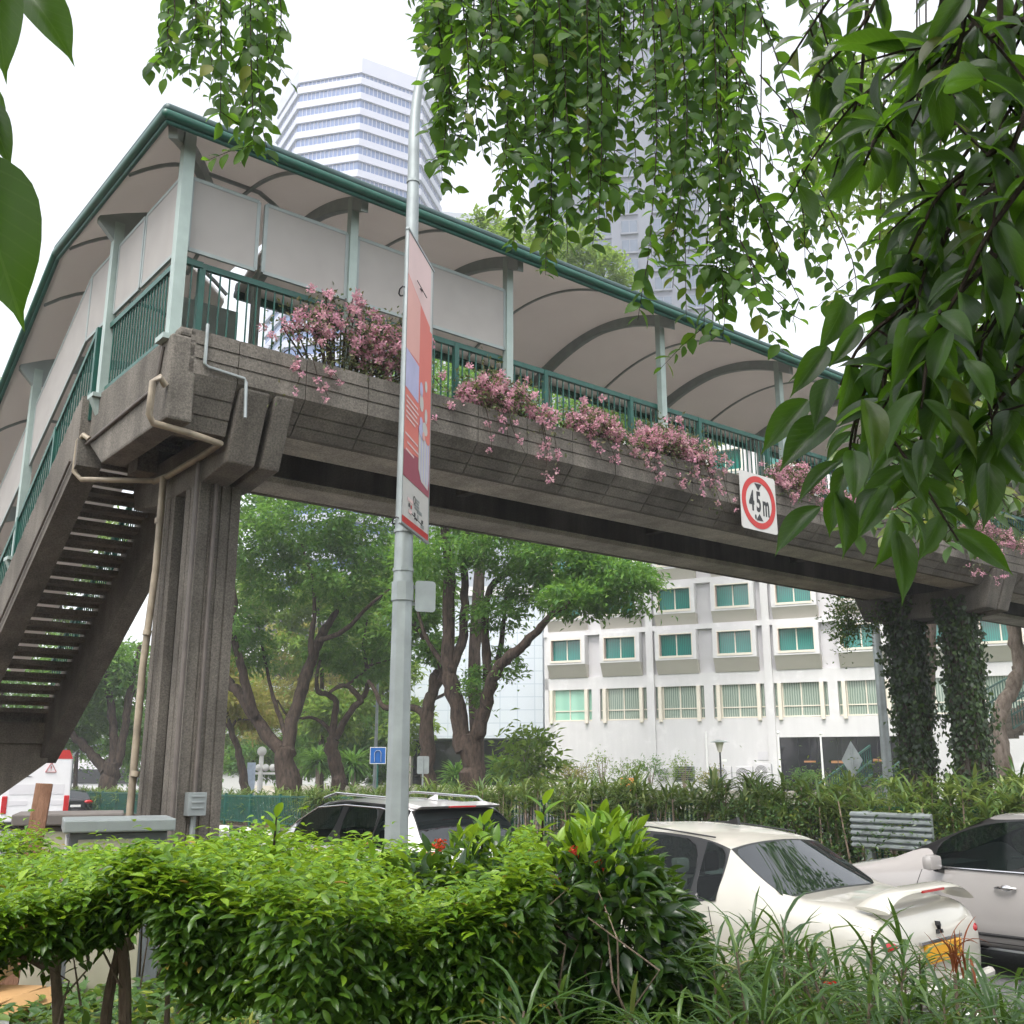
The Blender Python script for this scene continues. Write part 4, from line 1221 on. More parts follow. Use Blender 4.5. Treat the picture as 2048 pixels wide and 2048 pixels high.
# background crowns filling the park behind
GB = 'background park trees'
back = [('park_tree', 'tall green park tree glimpsed through the stair treads', 120, 72, -1.4, 'rain_light', [(60, 1080, 90, 70, 1), (160, 1180, 90, 70, 1), (220, 1080, 80, 70, 1), (90, 1290, 90, 70, 1), (0, 1180, 80, 80, 1)], 12000),
        ('park_tree', 'bright layered park tree right of the forked tree', 800, 66, -1.0, 'rain_light', [(720, 1200, 60, 50, 1), (690, 1420, 50, 50, .8), (780, 1330, 50, 60, 1), (820, 1450, 40, 50, .7), (640, 1430, 45, 45, .7)], 9000),
        ('park_tree', 'layered light green park tree filling the gap left of the lamp post', 640, 68, -1.2, 'rain_light', [(560, 1200, 70, 50, 1), (640, 1190, 60, 50, 1), (500, 1180, 40, 60, .8), (690, 1300, 60, 40, .8), (590, 1300, 60, 45, .8)], 9000),
        ('park_tree', 'low green park tree behind the cream boundary wall', 560, 90, -1.6, 'rain', [(520, 1520, 60, 40, 1), (620, 1500, 60, 50, 1), (700, 1470, 60, 50, 1), (800, 1480, 60, 50, .8)], 8000),
        ('park_tree', 'yellow green park tree between the big left trees', 600, 84, -1.5, 'yellow', [(600, 1290, 70, 50, 1), (650, 1380, 60, 50, 1), (560, 1370, 50, 60, .9), (700, 1420, 60, 50, .8), (540, 1450, 40, 40, .5)], 9000),
        ('park_tree', 'pale green park tree left of the contorted tree', 500, 92, -1.8, 'rain_light', [(470, 1440, 50, 60, 1), (530, 1400, 50, 60, 1), (500, 1500, 60, 50, 1), (450, 1350, 40, 60, .8), (590, 1500, 40, 45, .5)], 9000),
        ('park_tree', 'dense dark park tree behind the stair gap', 150, 95, -1.8, 'rain', [(140, 1480, 50, 60, 1), (220, 1470, 60, 60, 1), (280, 1500, 50, 60, 1), (180, 1380, 90, 60, 1.3), (260, 1400, 60, 60, 1), (80, 1440, 60, 60, .8), (20, 1480, 60, 60, .8)], 13000),
        ('park_tree', 'soft green park tree behind the lamp post', 760, 80, -1.5, 'rain_light', [(790, 1180, 70, 60, 1), (730, 1250, 60, 50, 1), (820, 1120, 60, 60, 1), (770, 1380, 40, 45, .6)], 8000),
        ('park_tree', 'deep green park tree low behind the contorted tree', 690, 74, -1.2, 'rain', [(640, 1490, 45, 50, 1), (700, 1510, 50, 45, 1), (740, 1450, 40, 60, .8), (760, 1530, 35, 35, .5)], 8000),
        ('park_tree', 'green park tree behind the bridge railing', 1960, 60, -.8, 'rain_light', [(1330, 830, 70, 50, 1), (1240, 800, 70, 50, 1), (1420, 850, 40, 30, .5)], 7000),
        ('park_tree', 'green tree at the left picture edge beyond the stair roof', 0, 60, -1.5, 'rain_light', [(-40, 800, 50, 70, 1), (-30, 950, 45, 60, 1), (-60, 1100, 60, 80, 1)], 6000)]
for nm, lab, u, Y, z, mt, cl, n in back:
    p = at(u, 1560, Y)
    hi = min(c[1] for c in cl)
    tree(nm, lab, (p.x, p.y, z), [px_limb([(u, 1580), (u + 4, (1580 + hi) // 2), (u - 3, hi + 20)], Y, .35, .12, 0, z)] , [px_clump(a, b, Y, c, d, 3.5, w) for a, b, c, d, w in cl], n, .42, M[mt], M['bark'], GB)
# far belt of woodland closing the view
def belt():
    cl = []
    for u in range(-250, 860, 55):
        cl.append(px_clump(u, 1530 - random.uniform(0, 40), 140, 60, 55, 5, 1))
        cl.append(px_clump(u + 20, 1470 - random.uniform(0, 50), 150, 60, 50, 5, .8))
    A = crown_arrays(cl, 22000, .75)
    tag(leaves('woodland', *A, M['rain'], None, SMALL), 'far hazy belt of park woodland', 'woodland', kind='stuff')
belt()

def leafy_plant(name, label, cat, base, h, rad, n, leaf, mat, group, stems=5, bark=None, crown0=.35, rz=0):
    T = thing(name, label, cat, base, rz, group)
    m = MB()
    for i in range(stems):
        a = 2 * math.pi * i / stems + random.random(); r = rad * random.uniform(.2, .7)
        m.tube(*smooth_path([(0, 0, -.1), (r*.35*math.cos(a), r*.35*math.sin(a), h*.4), (r*math.cos(a), r*math.sin(a), h*.9)], [h*.018, h*.013, h*.004], 3), 6)
    m.build('stem', bark or M['twig'], T, smooth=True)
    A = crown_arrays([((0, 0, h * (crown0 + (1-crown0)/2)), (rad, rad, h * (1-crown0) / 2), 1)], n, leaf, .8, .6)
    leaves('foliage', *A, mat, T, SMALL)
    return T

# young tree with drooping leaves, hotel frontage shrubs
Y = 40
p = at(1062, 1570, Y)
leafy_plant('sapling', 'slender young tree with pale drooping leaves left of the hotel corner', 'tree', (p.x, p.y, -.1), 3.3, 1.05, 900, .32, M['rain_light'], None, 3, M['bark_pale'], .38)
shr = [(1105, 1.5, 'yellow', 'bronze thin shrub at the left end of the hotel frontage row'), (1135, 1.7, 'yellow', 'airy brown shrub second from the left on the hotel frontage'), (1165, 1.8, 'yellow', 'sparse grey brown shrub before the hotel wall, left of the tall bright one'),
       (1203, 2.2, 'rain_light', 'tallest bright green shrub before the hotel wall'), (1254, 1.7, 'rain_light', 'short bright green shrub before the first hotel pilaster'), (1300, 1.9, 'rain', 'grey green shrub left of the air conditioner units'), (1368, 1.9, 'rain_light', 'light green shrub behind the louvred condenser'), (1425, 1.5, 'yellow', 'small yellowish shrub beside the garden lamp'),
       (1600, 1.2, 'rain', 'low shrub below the dark shop window'), (1655, 1.3, 'rain_light', 'leafy shrub beside the diamond sign')]
for u, h, mt, lab in shr:
    p = at(u, 1540, 62.5)
    leafy_plant('frontage_shrub', lab, 'shrub', (p.x, p.y, .55), h, .85, 420, .16, M[mt], 'shrubs along the hotel wall', 6, None, .3)
b = MB(); b.box(-11, 11, -.3, .3, -1, .62)
tag(b.build('planter', M['concrete_pale'], loc=tuple(at(1370, 1545, 62.4).xy) + (0,), rz=HRZ), 'long grey concrete planter under the hotel frontage shrubs', 'planter')
# small palms
def fan_palm(u, v, Y, h, z, lab):
    p = at(u, v, Y); T = thing('fan_palm', lab, 'palm', (p.x, p.y, z), 0, 'small palms behind the median')
    m = MB(); m.tube([(0, 0, 0), (.05, 0, h * .5), (0, 0, h)], [.17, .14, .12], 8); m.build('trunk', M['bark_pale'], T, smooth=True)
    n = 260
    az = RNG.uniform(0, 6.28, n); el = RNG.uniform(-.3, 1.3, n)
    blades('crown', np.tile([0, 0, h], (n, 1)) + RNG.normal(size=(n, 3)) * .1, az, el, RNG.uniform(.9, 1.6, n), np.full(n, .11), np.full(n, 1.1), M['rain'], T, 4)
fan_palm(634, 1560, 62, 2.9, -.8, 'fan palm with a pale trunk left of the contorted tree')
fan_palm(706, 1560, 60, 2.7, -.8, 'fan palm with a rusty crown left of the u-turn sign')
fan_palm(778, 1500, 66, 4.2, -.8, 'taller fan palm half hidden by the lamp post')
fan_palm(915, 1560, 60, 2.0, -.8, 'small palm in front of the tiled annex undercroft')
fan_palm(1005, 1550, 58, 2.4, -.8, 'small palm beside the hotel left corner')

# ---------------------------------------------------------------- median fence, hedge, bushes
def fence():
    T = thing('median_fence', 'green painted steel fence along the median', 'fence', W(0, 0), RZ)
    def P(s): return Vector((road_edge(s) + float(np.interp(s, [18, 34], [2.0, .6])), s, slope(s) + .2))
    s = 2.0
    while s < 100:
        a, b = P(s), P(s + 2.4)
        m = MB(); up = Vector((0, 0, 1))
        m.beam(a + up * 1.02, b + up * 1.02, .05, .06); m.beam(a + up * .14, b + up * .14, .04, .05)
        n = 20
        for i in range(n):
            c = a + (b - a) * (i + .5) / n
            m.box(c.x - .012, c.x + .012, c.y - .02, c.y + .02, c.z + .12, c.z + 1.02)
        m.build('fence_panel', M['rail'], T)
        m = MB(); m.box(a.x - .04, a.x + .04, a.y - .04, a.y + .04, a.z - .2, a.z + 1.1); m.build('post', M['rail'], T)
        s += 2.4
fence()
def median_hedge():
    T = thing('median_hedge', 'long loose hedge of striped strap leaved shrubs behind the median fence', 'hedge', W(0, 0), RZ)
    st = MB(); B_, AZ_, EL_, L_, W_, DR_ = [], [], [], [], [], []
    for i in range(1500):
        s = 3 + 92 * random.random() ** 1.5
        b = road_edge(s) + random.uniform(.7, 2.3)
        hmax = 1.48 if s < 16 else max(1.08, 1.48 - (s - 16) * .018)
        h = random.uniform(.55, 1) * hmax; z = slope(s) + .2
        lean = (random.uniform(-.15, .15), random.uniform(-.15, .15))
        if random.random() < .6: st.tube([(b, s, z), (b + lean[0] * .5, s + lean[1] * .5, z + h * .5), (b + lean[0], s + lean[1], z + h)], [.02, .016, .012], 5, False)
        k = random.randint(12, 17)
        for j in range(k):
            B_.append((b + lean[0], s + lean[1], z + h - random.uniform(0, .28))); AZ_.append(random.uniform(0, 6.28)); EL_.append(random.uniform(.1, 1.35))
            L_.append(random.uniform(.3, .55)); W_.append(random.uniform(.04, .07)); DR_.append(random.uniform(.6, 1.8))
    st.build('stem', M['twig'], T)
    blades('foliage', np.array(B_), np.array(AZ_), np.array(EL_), np.array(L_), np.array(W_), np.array(DR_), M['drac'], T, 3)
    cl = []
    for i in range(120):                                        # creeping low growth at the foot
        s = 3 + 60 * random.random() ** 1.5
        cl.append(((road_edge(s) + random.uniform(.55, 1.3), s, slope(s) + random.uniform(.3, .75)), (.4, .6, .38), 1))
    A = crown_arrays(cl, 26000, .085, .8, .6)
    leaves('creeper', *A, M['ixora_leaf'], T, SMALL)
median_hedge()
def bush(lab, b, s, z, rx, ry, h, n, mat='weed', leaf=.075):
    T = thing('median_bush', lab, 'bush', W(b, s, z), RZ, 'rounded bushes on the median')
    m = MB()
    for i in range(6):
        a = i * 1.05; m.tube([(0, 0, 0), (rx*.5*math.cos(a), ry*.5*math.sin(a), h*.7)], [.03, .01], 5)
    m.build('stem', M['twig_dark'], T)
    A = crown_arrays([((0, 0, h*.5), (rx, ry, h*.5), 1)], n, leaf, .9, .7)
    leaves('foliage', *A, M[mat], T, SMALL)
for u, v, d, lab, rx, h in ((1610, 1640, 19.6, 'bright rounded bush left of the guard rail', .85, 1.2), (1700, 1590, 20.5, 'taller dark bush in front of the ivy pier foot', .9, 1.5), (1535, 1625, 20.5, 'mid green bush left end of the bush group', .8, 1.3), (1905, 1660, 18.2, 'dark low bush right of the guard rail', 1.0, .95), (1740, 1555, 22, 'spreading bush below the far stair rail', .8, 1.6), (2010, 1650, 18.2, 'dark bush beneath the pale trunk', .9, .95)):
    p = at(u, v, d * math.cos(math.atan((u - 1024) / FPX)))
    bb, ss = to_bs(p.x, p.y)
    bush(lab, max(bb, 15.45), ss, .2, rx, rx, h, 2600)
# spiky plant by the pier
p = at(2035, 1640, 21); T = thing('spiky_plant', 'dark spiky rosette plant right of the ivy pier', 'plant', (p.x, p.y, .2))
m = MB(); m.tube([(0, 0, 0), (0, 0, 1.0)], .05, 6); m.build('stem', M['twig_dark'], T)
n = 160; blades('foliage', np.tile([0, 0, 1.0], (n, 1)) + RNG.normal(size=(n, 3)) * [.08, .08, .2], RNG.uniform(0, 6.28, n), RNG.uniform(-.2, 1.4, n), RNG.uniform(.5, .9, n), np.full(n, .06), np.full(n, 1.2), M['ixora_leaf'], T, 4)

def ivy(lab, cx, cy, w, d, z0, z1, n, grp):
    T = thing('climbing_ivy', lab, 'climber', W(cx, cy, .2), RZ, grp)
    C, D, N = [], [], []
    for i in range(n):
        z = z0 + (z1 - z0) * random.random() ** .8
        side = random.random()
        lump = abs(.05 + .20 * (math.sin(z * 2.3 + cx * 3 + cy * 5) * math.sin(z * .9 + 1.3 * side * 6))) + .03
        o = random.uniform(0, lump) + .02
        t = random.uniform(-.5, .5)
        if side < .42: p, nn = (-w/2 - o, t * (d + 2*o), z), (-1, 0, .35)
        elif side < .8: p, nn = (t * (w + 2*o), -d/2 - o, z), (0, -1, .35)
        elif side < .9: p, nn = (t * (w + 2*o), d/2 + o, z), (0, 1, .35)
        else: p, nn = (w/2 + o, t * (d + 2*o), z), (1, 0, .35)
        if random.random() > .28 + .72 * min(1, max(0, (z - 1.0) / 1.2 + .4 * math.sin(z * 3 + t * 9))): continue
        C.append(p); N.append(np.array(nn) + np.random.default_rng(i).normal(size=3) * .4); D.append((random.gauss(0, .5), random.gauss(0, .5), -1))
    C, D, N = map(np.array, (C, D, N))
    l = RNG.uniform(.07, .14, len(C))
    leaves('foliage', C, D, N, l, l * .8, M['ivy'], T, SMALL)
    m = MB()
    for i in range(22):
        f = random.choice((0, 1)); t = random.uniform(-.5, .5); z = random.uniform(0, 2)
        pts = []
        for k in range(6):
            zz = z + (z1 - z) * k / 5; tt = t + .08 * math.sin(k * 1.7 + i)
            pts.append((-w/2 - .02, tt * d, zz) if f else (tt * w, -d/2 - .02, zz))
        m.tube(pts, [.018, .016, .014, .012, .01, .006], 5, False)
    m.build('vine_stem', M['twig_dark'], T)
ivy('dark ivy thickly covering the nearer right pier column', 21.56, 11.25, .52, .5, 0, 5.3, 3600, 'ivy on the far bridge pier')
ivy('dark ragged ivy wrapping the left pier column and hanging free', 21.56, 12.5, .52, .5, 0, 5.4, 4600, 'ivy on the far bridge pier')
def crosshead_ivy():
    T = thing('climbing_ivy', 'bright hanging ivy tuft at the left end of the pier crosshead', 'climber', W(21.2, 13.6, 5.4), RZ, 'ivy on the far bridge pier')
    A = crown_arrays([((0, .15, .0), (.35, .3, .45), 1), ((.0, -.2, -.25), (.2, .5, .2), .6), ((0, .2, -.75), (.2, .15, .5), .3)], 1500, .1, 1, .8)
    leaves('foliage', *A, M['weed'], T, SMALL)
    m = MB(); m.tube([(0, .1, .4), (.05, .15, -.2), (0, .2, -.9)], [.012, .01, .005], 5); m.build('vine_stem', M['twig_dark'], T)
crosshead_ivy()
# ================================================================ vehicles
def metallic(name, c, metal=0.35, rough=0.32):
    m = paint(name, c, rough, metal, 1.0, 0.03, 3.0)
    return m
M['pearl'] = metallic('pearl_white_paint', (0.52, 0.495, 0.43), 0.0, 0.35)
M['silver'] = metallic('warm_silver_paint', (0.40, 0.375, 0.36), 0.15, 0.34)
M['grey_white'] = metallic('silver_white_paint', (0.82, 0.80, 0.80), 0.0, 0.32)
M['black_paint'] = metallic('black_car_paint', (0.012, 0.012, 0.014), 0.2, 0.25)
M['bus_white'] = metallic('bus_white_paint', (0.72, 0.71, 0.72), 0.0, 0.4)
M['plate_yellow'] = paint('yellow_plate', (0.70, 0.33, 0.01), 0.4)
M['cloth'] = paint('dark_seat_cloth', (0.03, 0.03, 0.032), 0.9)

def car_shell(T, ST, paint_mat, windows, rear, front, trim_cells=(), sub=2, belt_crease=.35):
    """ST: stations (y, zb, hw, belt_z, belt_hw, edge_z, edge_hw, top_z); windows: list of (i0,i1) station spans of side glass"""
    bm = bmesh.new()
    cv = bm.verts.layers.float.new('crease_vert')
    cl = bm.edges.layers.float.new('crease_edge')
    rows = []
    for (y, zb, hw, bz, bw, ez, ew, tz) in ST:
        half = [(0, zb), (hw * .88, zb), (hw, zb + .13), (hw + .012, (zb + .13 + bz) / 2 + .05), (bw, bz), (ew, ez), (ew * .62, tz - (tz - ez) * .3), (0, tz)]
        ring_ = [bm.verts.new((x, y, z)) for x, z in half] + [bm.verts.new((-x, y, z)) for x, z in half[-2:0:-1]]
        rows.append(ring_)
    n = len(rows[0])                           # 14 around
    cell = {}
    for i in range(len(rows) - 1):
        for j in range(n):
            f = bm.faces.new((rows[i][j], rows[i][(j+1) % n], rows[i+1][(j+1) % n], rows[i+1][j]))
            f.material_index = 0
            cell[(i, j)] = f
    bm.faces.new(rows[0]); bm.faces.new(rows[-1][::-1])
    bmesh.ops.recalc_face_normals(bm, faces=bm.faces)
    RJ = {4: 9}                                # mirror of side cell row 4 is 9
    def setm(i, js, k):
        for j in js: cell[(i, j)].material_index = k
    for i in trim_cells: setm(i, (4, 9), 4)
    regions = []
    for a, b in windows:
        for j in (4, 9): regions.append(([cell[(i, j)] for i in range(a, b)], 1))
    regions.append(([cell[(i, j)] for i in range(*rear) for j in (5, 6, 7, 8)], 2))
    regions.append(([cell[(i, j)] for i in range(*front) for j in (5, 6, 7, 8)], 3))
    corner = []
    for fs, k in regions:
        for f in fs: f.material_index = 4
        bmesh.ops.inset_region(bm, faces=fs, thickness=.018, depth=0, use_even_offset=True)
        for f in fs: f.material_index = k
        fset = set(fs)
        for v in {v for f in fs for v in f.verts}:
            if sum(1 for f in v.link_faces if f in fset) == 1: corner.append(v)
    for v in corner:
        if v.is_valid: v[cv] = .8
    for e in bm.edges:
        if len(e.link_faces) == 2 and e.link_faces[0].material_index != e.link_faces[1].material_index: e[cl] = 1.0
    for i in range(len(rows) - 1):
        for j in (4, 10):
            e = bm.edges.get((rows[i][j], rows[i+1][j]))
            if e: e[cl] = max(e[cl], belt_crease)
    me = bpy.data.meshes.new('shell'); bm.to_mesh(me); bm.free()
    tmp = bpy.data.objects.new('shell', me); COL.objects.link(tmp)
    md = tmp.modifiers.new('s', 'SUBSURF'); md.levels = sub; md.render_levels = sub
    dg = bpy.context.evaluated_depsgraph_get()
    ev = bpy.data.meshes.new_from_object(tmp.evaluated_get(dg))
    bpy.data.objects.remove(tmp, do_unlink=True)
    bm = bmesh.new(); bm.from_mesh(ev)
    tree_ = BVHTree.FromBMesh(bm)
    bm.faces.ensure_lookup_table()
    seen, isl = set(), []
    for f in bm.faces:
        if f.index in seen: continue
        k = f.material_index; st = [f]; seen.add(f.index); g = []
        while st:
            q = st.pop(); g.append(q)
            for e in q.edges:
                for o in e.link_faces:
                    if o.index not in seen and o.material_index == k: seen.add(o.index); st.append(o)
        isl.append((k, g))
    parts = {}
    def emit(name, faces, mat):
        vm, vs, fs = {}, [], []
        for f in faces:
            idx = []
            for v in f.verts:
                if v.index not in vm: vm[v.index] = len(vs); vs.append(tuple(v.co))
                idx.append(vm[v.index])
            fs.append(idx)
        me2 = bpy.data.meshes.new(name); me2.from_pydata(vs, [], fs)
        me2.polygons.foreach_set('use_smooth', [True] * len(fs))
        return link_mesh(name, me2, mat, T)
    for k in (0, 4):
        fs = [f for kk, g in isl if kk == k for f in g]
        if fs: emit('body' if k == 0 else 'window_trim', fs, paint_mat if k == 0 else M['trim'])
    for k, g in isl:
        if k in (1, 2, 3): emit({1: 'side_window', 2: 'rear_window', 3: 'windscreen'}[k], g, M['cabinglass'] if k != 2 else M['carglass'])
    bm.free()
    return tree_

def hit_side(tr, sx, y, z):
    h = tr.ray_cast(Vector((sx * 3, y, z)), Vector((-sx, 0, 0)))
    return h[0] if h[0] is not None else Vector((sx * .8, y, z))

def seam(T, tr, sx, pts, r=.004):
    m = MB(); P = []
    for (y0, z0), (y1, z1) in zip(pts[:-1], pts[1:]):
        for k in range(6):
            t = k / 6; P.append(hit_side(tr, sx, y0 + (y1 - y0) * t, z0 + (z1 - z0) * t))
    m.tube(P, r, 4); m.build('door_gap', M['trim'], T)

def wheels(T, ys, hw, r=.31, w=.2):
    for y in ys:
        for sx in (-1, 1):
            wh = MB()
            x = sx * (hw - .09)
            wh.disc((x, y, r), (1, 0, 0), r, w, 28)
            o = wh.build('wheel', M['tyre'], T, bevel=.02)
            rm = MB(); rm.disc((x + sx * (w / 2 - .005), y, r), (1, 0, 0), r * .66, .03, 24)
            for k in range(8):
                a = k * math.pi / 4; d = Vector((0, math.cos(a), math.sin(a)))
                c = Vector((x + sx * (w / 2 + .012), y, r)); rm.beam(c + d * .05, c + d * r * .62, .05, .02, up=(1, 0, 0))
            rm.build('rim', M['alloy'], o)
            ar = MB(); ar.disc((sx * (hw - .055), y, r + .02), (1, 0, 0), r + .05, .06, 32); ar.build('wheel_arch', M['trim'], T)

def door_handle(T, tr, sx, y, z, mat):
    p = hit_side(tr, sx, y, z)
    m = MB(); m.tube([p + Vector((sx * .012, -.10, .004)), p + Vector((sx * .034, -.05, .006)), p + Vector((sx * .034, .06, .004)), p + Vector((sx * .012, .10, 0))], [.012, .015, .015, .010], 8)
    m.build('door_handle', mat, T, smooth=True)
    m = MB(); m.ball(p + Vector((sx * -.008, 0, -.002)), .06, 12, 8, (.22, 1.2, .6)); m.build('handle_recess', mat, T, smooth=True)

def mirror(T, tr, sx, y, z, mat):
    p = hit_side(tr, sx, y, z)
    m = MB(); c = p + Vector((sx * .15, .02, .05)); m.box(c.x - .105, c.x + .105, c.y - .06, c.y + .05, c.z - .07, c.z + .07); m.build('wing_mirror', mat, T, smooth=True, bevel=.045)
    m = MB(); m.beam(p + Vector((0, 0, -.02)), p + Vector((sx * .1, .01, -.0)), .05, .07); m.build('mirror_stalk', M['trim'], T)

def interior(T, y0, y1, w=1.25, zs=.98):
    m = MB(); m.box(-w / 2, w / 2, y0 - .6, y1 + 1.3, .30, .80); m.box(-w / 2, w / 2, y1 + 1.1, y1 + 1.5, .8, .93); m.build('cabin_lining', M['cloth'], T)
    m = MB()
    for y in y0, y1:
        for x in (-.34, .34):
            m.box(x - .24, x + .24, y - .06, y + .06, .5, zs); 
            m.box(x - .12, x + .12, y - .05, y + .05, zs + .04, zs + .2)
    m.build('seats', M['cloth'], T, bevel=.03)

# ---- pearl white sedan seen from behind
def sedan():
    T = thing('sedan_car', 'pearl white saloon car with a boot spoiler seen from behind in the near lane', 'car', W(7.2, 4.12, 0), RZ + R(5), 'cars on the road')
    ST = [(0.00, .42, .66, .66, .66, .76, .55, .78), (0.06, .28, .78, .76, .76, .90, .66, .92), (0.16, .26, .82, .84, .80, .965, .70, .985),
          (0.78, .24, .845, .90, .835, .985, .72, 1.01), (1.08, .24, .85, .915, .845, 1.17, .675, 1.205), (1.28, .24, .85, .92, .845, 1.30, .63, 1.345), (1.52, .24, .85, .925, .845, 1.375, .60, 1.425),
          (2.06, .24, .85, .925, .845, 1.40, .60, 1.455), (2.15, .24, .85, .925, .845, 1.40, .60, 1.455), (2.78, .24, .85, .92, .845, 1.375, .60, 1.43), (3.16, .24, .85, .91, .84, 1.215, .655, 1.26),
          (3.55, .24, .845, .89, .825, .97, .73, .995), (4.2, .24, .82, .78, .79, .85, .68, .88), (4.42, .28, .72, .66, .70, .72, .56, .74), (4.48, .40, .6, .56, .58, .62, .46, .63)]
    tr = car_shell(T, ST, M['pearl'], [(5, 6), (6, 7), (8, 10)], (3, 5), (9, 11), (7,))
    for sx in (-1, 1):
        seam(T, tr, sx, [(1.36, .90), (1.28, .6), (1.18, .5), (1.15, .35)]); seam(T, tr, sx, [(2.10, .92), (2.10, .35)]); seam(T, tr, sx, [(3.1, .9), (3.2, .35)]); seam(T, tr, sx, [(1.15, .33), (3.2, .33)])
        door_handle(T, tr, sx, 1.50, .80, M['pearl']); door_handle(T, tr, sx, 2.40, .80, M['pearl'])
        mirror(T, tr, sx, 2.98, .93, M['pearl'])
        m = MB(); m.ball((sx * .63, .075, .74), .09, 16, 10, (1.3, .6, .55)); m.build('tail_lamp', M['lamp_red'], T, smooth=True)
        m = MB(); m.box(sx * .835 - .012, sx * .835 + .012, .28, .48, .50, .53); m.build('side_marker', M['lamp_red'], T)
    wheels(T, (.86, 3.5), .83)
    interior(T, 1.35, 2.2)
    # boot spoiler
    V, F = [], []
    xs = np.linspace(-.67, .67, 25)
    for x in xs:
        t = abs(x) / .67; zc = .965 + .105 * (1 - t ** 5); yc = .10 + .05 * t ** 4; d = .075 + .05 * t ** 6
        for k in range(10):
            a = 2 * math.pi * k / 10; V.append((x, yc + d * math.cos(a), zc + .016 * math.sin(a) + .012 * math.cos(a)))
    for i in range(len(xs) - 1):
        for k in range(10): F.append((i*10 + k, i*10 + (k+1) % 10, (i+1)*10 + (k+1) % 10, (i+1)*10 + k))
    F += [tuple(range(10)), tuple(len(V) - 10 + k for k in range(10))]
    m = MB(); m._add(V, F); sp = m.build('spoiler', M['pearl'], T, smooth=True)
    m = MB(); m.box(-.17, .17, .018, .034, 1.048, 1.064); m.build('brake_lamp', M['lamp_red'], sp)
    # three diamond emblem on the boot lid
    m = MB(); c = (.0, .80)
    for a in (90, 210, 330):
        d = (math.cos(R(a)), math.sin(R(a))); e = (-d[1], d[0]); L_ = .052
        P = [(c[0], c[1]), (c[0] + d[0]*L_*.5 + e[0]*.015, c[1] + d[1]*L_*.5 + e[1]*.015), (c[0] + d[0]*L_, c[1] + d[1]*L_), (c[0] + d[0]*L_*.5 - e[0]*.015, c[1] + d[1]*L_*.5 - e[1]*.015)]
        m.prism(P, 'y', -.005, .06)
    m.build('emblem', M['black'], T)
    m = MB(); m.box(-.26, .26, -.03, .05, .60, .72); m.build('number_plate', M['plate_yellow'], T, bevel=.006)
    m = MB(); m.box(-.32, .32, -.012, .05, .725, .745); m.build('boot_trim', M['chrome'], T)
    m = MB(); m.tube([(-.72, -.02, .44), (-.4, -.06, .45), (.4, -.06, .45), (.72, -.02, .44)], .035, 8); m.build('bumper_strip', M['pearl'], T, smooth=True)
    m = MB(); m.prism([(1.62, 1.44), (1.76, 1.45), (1.63, 1.50)], 'x', -.02, .02); m.build('antenna_fin', M['trim'], T)
    for sx in (-1, 1):
        m = MB(); m.tube([(sx * .58, 1.45, 1.375), (sx * .575, 2.1, 1.43), (sx * .575, 2.7, 1.40)], .007, 5); m.build('roof_strip', M['trim'], T)
sedan()

def suv():
    T = thing('suv_car', 'silver white crossover car with roof rails half hidden behind the hedge and lamp post', 'car', W(7.8, 10.2, 0), RZ, 'cars on the road')
    ST = [(0.00, .45, .70, .72, .72, .80, .64, .82), (0.05, .32, .84, .86, .84, .93, .74, .95), (0.10, .28, .88, .97, .87, 1.02, .78, 1.04),
          (0.34, .26, .90, 1.0, .88, 1.30, .70, 1.33), (0.56, .26, .90, 1.0, .885, 1.46, .64, 1.50), (0.72, .26, .90, 1.0, .885, 1.50, .63, 1.545), (1.15, .26, .90, .99, .885, 1.53, .63, 1.585),
          (2.0, .26, .90, .98, .885, 1.545, .63, 1.60), (2.1, .26, .90, .98, .885, 1.545, .63, 1.60), (2.75, .26, .90, .97, .885, 1.50, .63, 1.56), (3.2, .26, .90, .97, .88, 1.30, .69, 1.34),
          (3.6, .26, .89, .96, .86, 1.05, .77, 1.08), (4.2, .26, .87, .90, .83, .96, .72, 1.0), (4.42, .3, .78, .78, .74, .82, .6, .84), (4.5, .42, .62, .64, .6, .68, .5, .7)]
    tr = car_shell(T, ST, M['grey_white'], [(4, 6), (6, 7), (8, 10)], (2, 4), (9, 11), (7,))
    for sx in (-1, 1):
        m = MB(); m.tube([(sx * .60, .75, 1.54), (sx * .61, .9, 1.60), (sx * .61, 2.4, 1.64), (sx * .60, 2.75, 1.57)], .018, 8); m.build('roof_rail', M['chrome'], T, smooth=True)
        m = MB(); m.tube([hit_side(tr, sx, y, z) + Vector((sx * .004, 0, 0)) for y, z in ((.62, 1.40), (1.2, 1.475), (2.1, 1.49), (2.8, 1.44), (3.25, 1.24), (3.5, 1.08))], .011, 6); m.build('window_chrome', M['chrome'], T, smooth=True)
        m = MB(); m.ball((sx * .70, .06, .92), .15, 12, 8, (1.0, .5, .6)); m.build('tail_lamp', M['lamp_red'], T, smooth=True)
        mirror(T, tr, sx, 3.05, .98, M['grey_white']); seam(T, tr, sx, [(1.2, .97), (1.15, .4)]); seam(T, tr, sx, [(2.05, .97), (2.05, .4)])
        door_handle(T, tr, sx, 1.4, .88, M['grey_white'])
    wheels(T, (.86, 3.55), .88, .34)
    T.scale = (1, 1, .955)
    interior(T, 1.5, 2.35)
    m = MB(); m.prism([(.40, 1.515), (.72, 1.552), (.72, 1.50), (.50, 1.48)], 'x', -.60, .60); sp = m.build('roof_spoiler', M['grey_white'], T, bevel=.008)
    m = MB(); m.box(-.2, .2, .39, .41, 1.495, 1.512); m.build('brake_lamp', M['lamp_red'], sp)
    m = MB(); m.prism([(.95, 1.57), (1.12, 1.58), (.96, 1.64)], 'x', -.02, .02); m.build('antenna_fin', M['grey_white'], T)
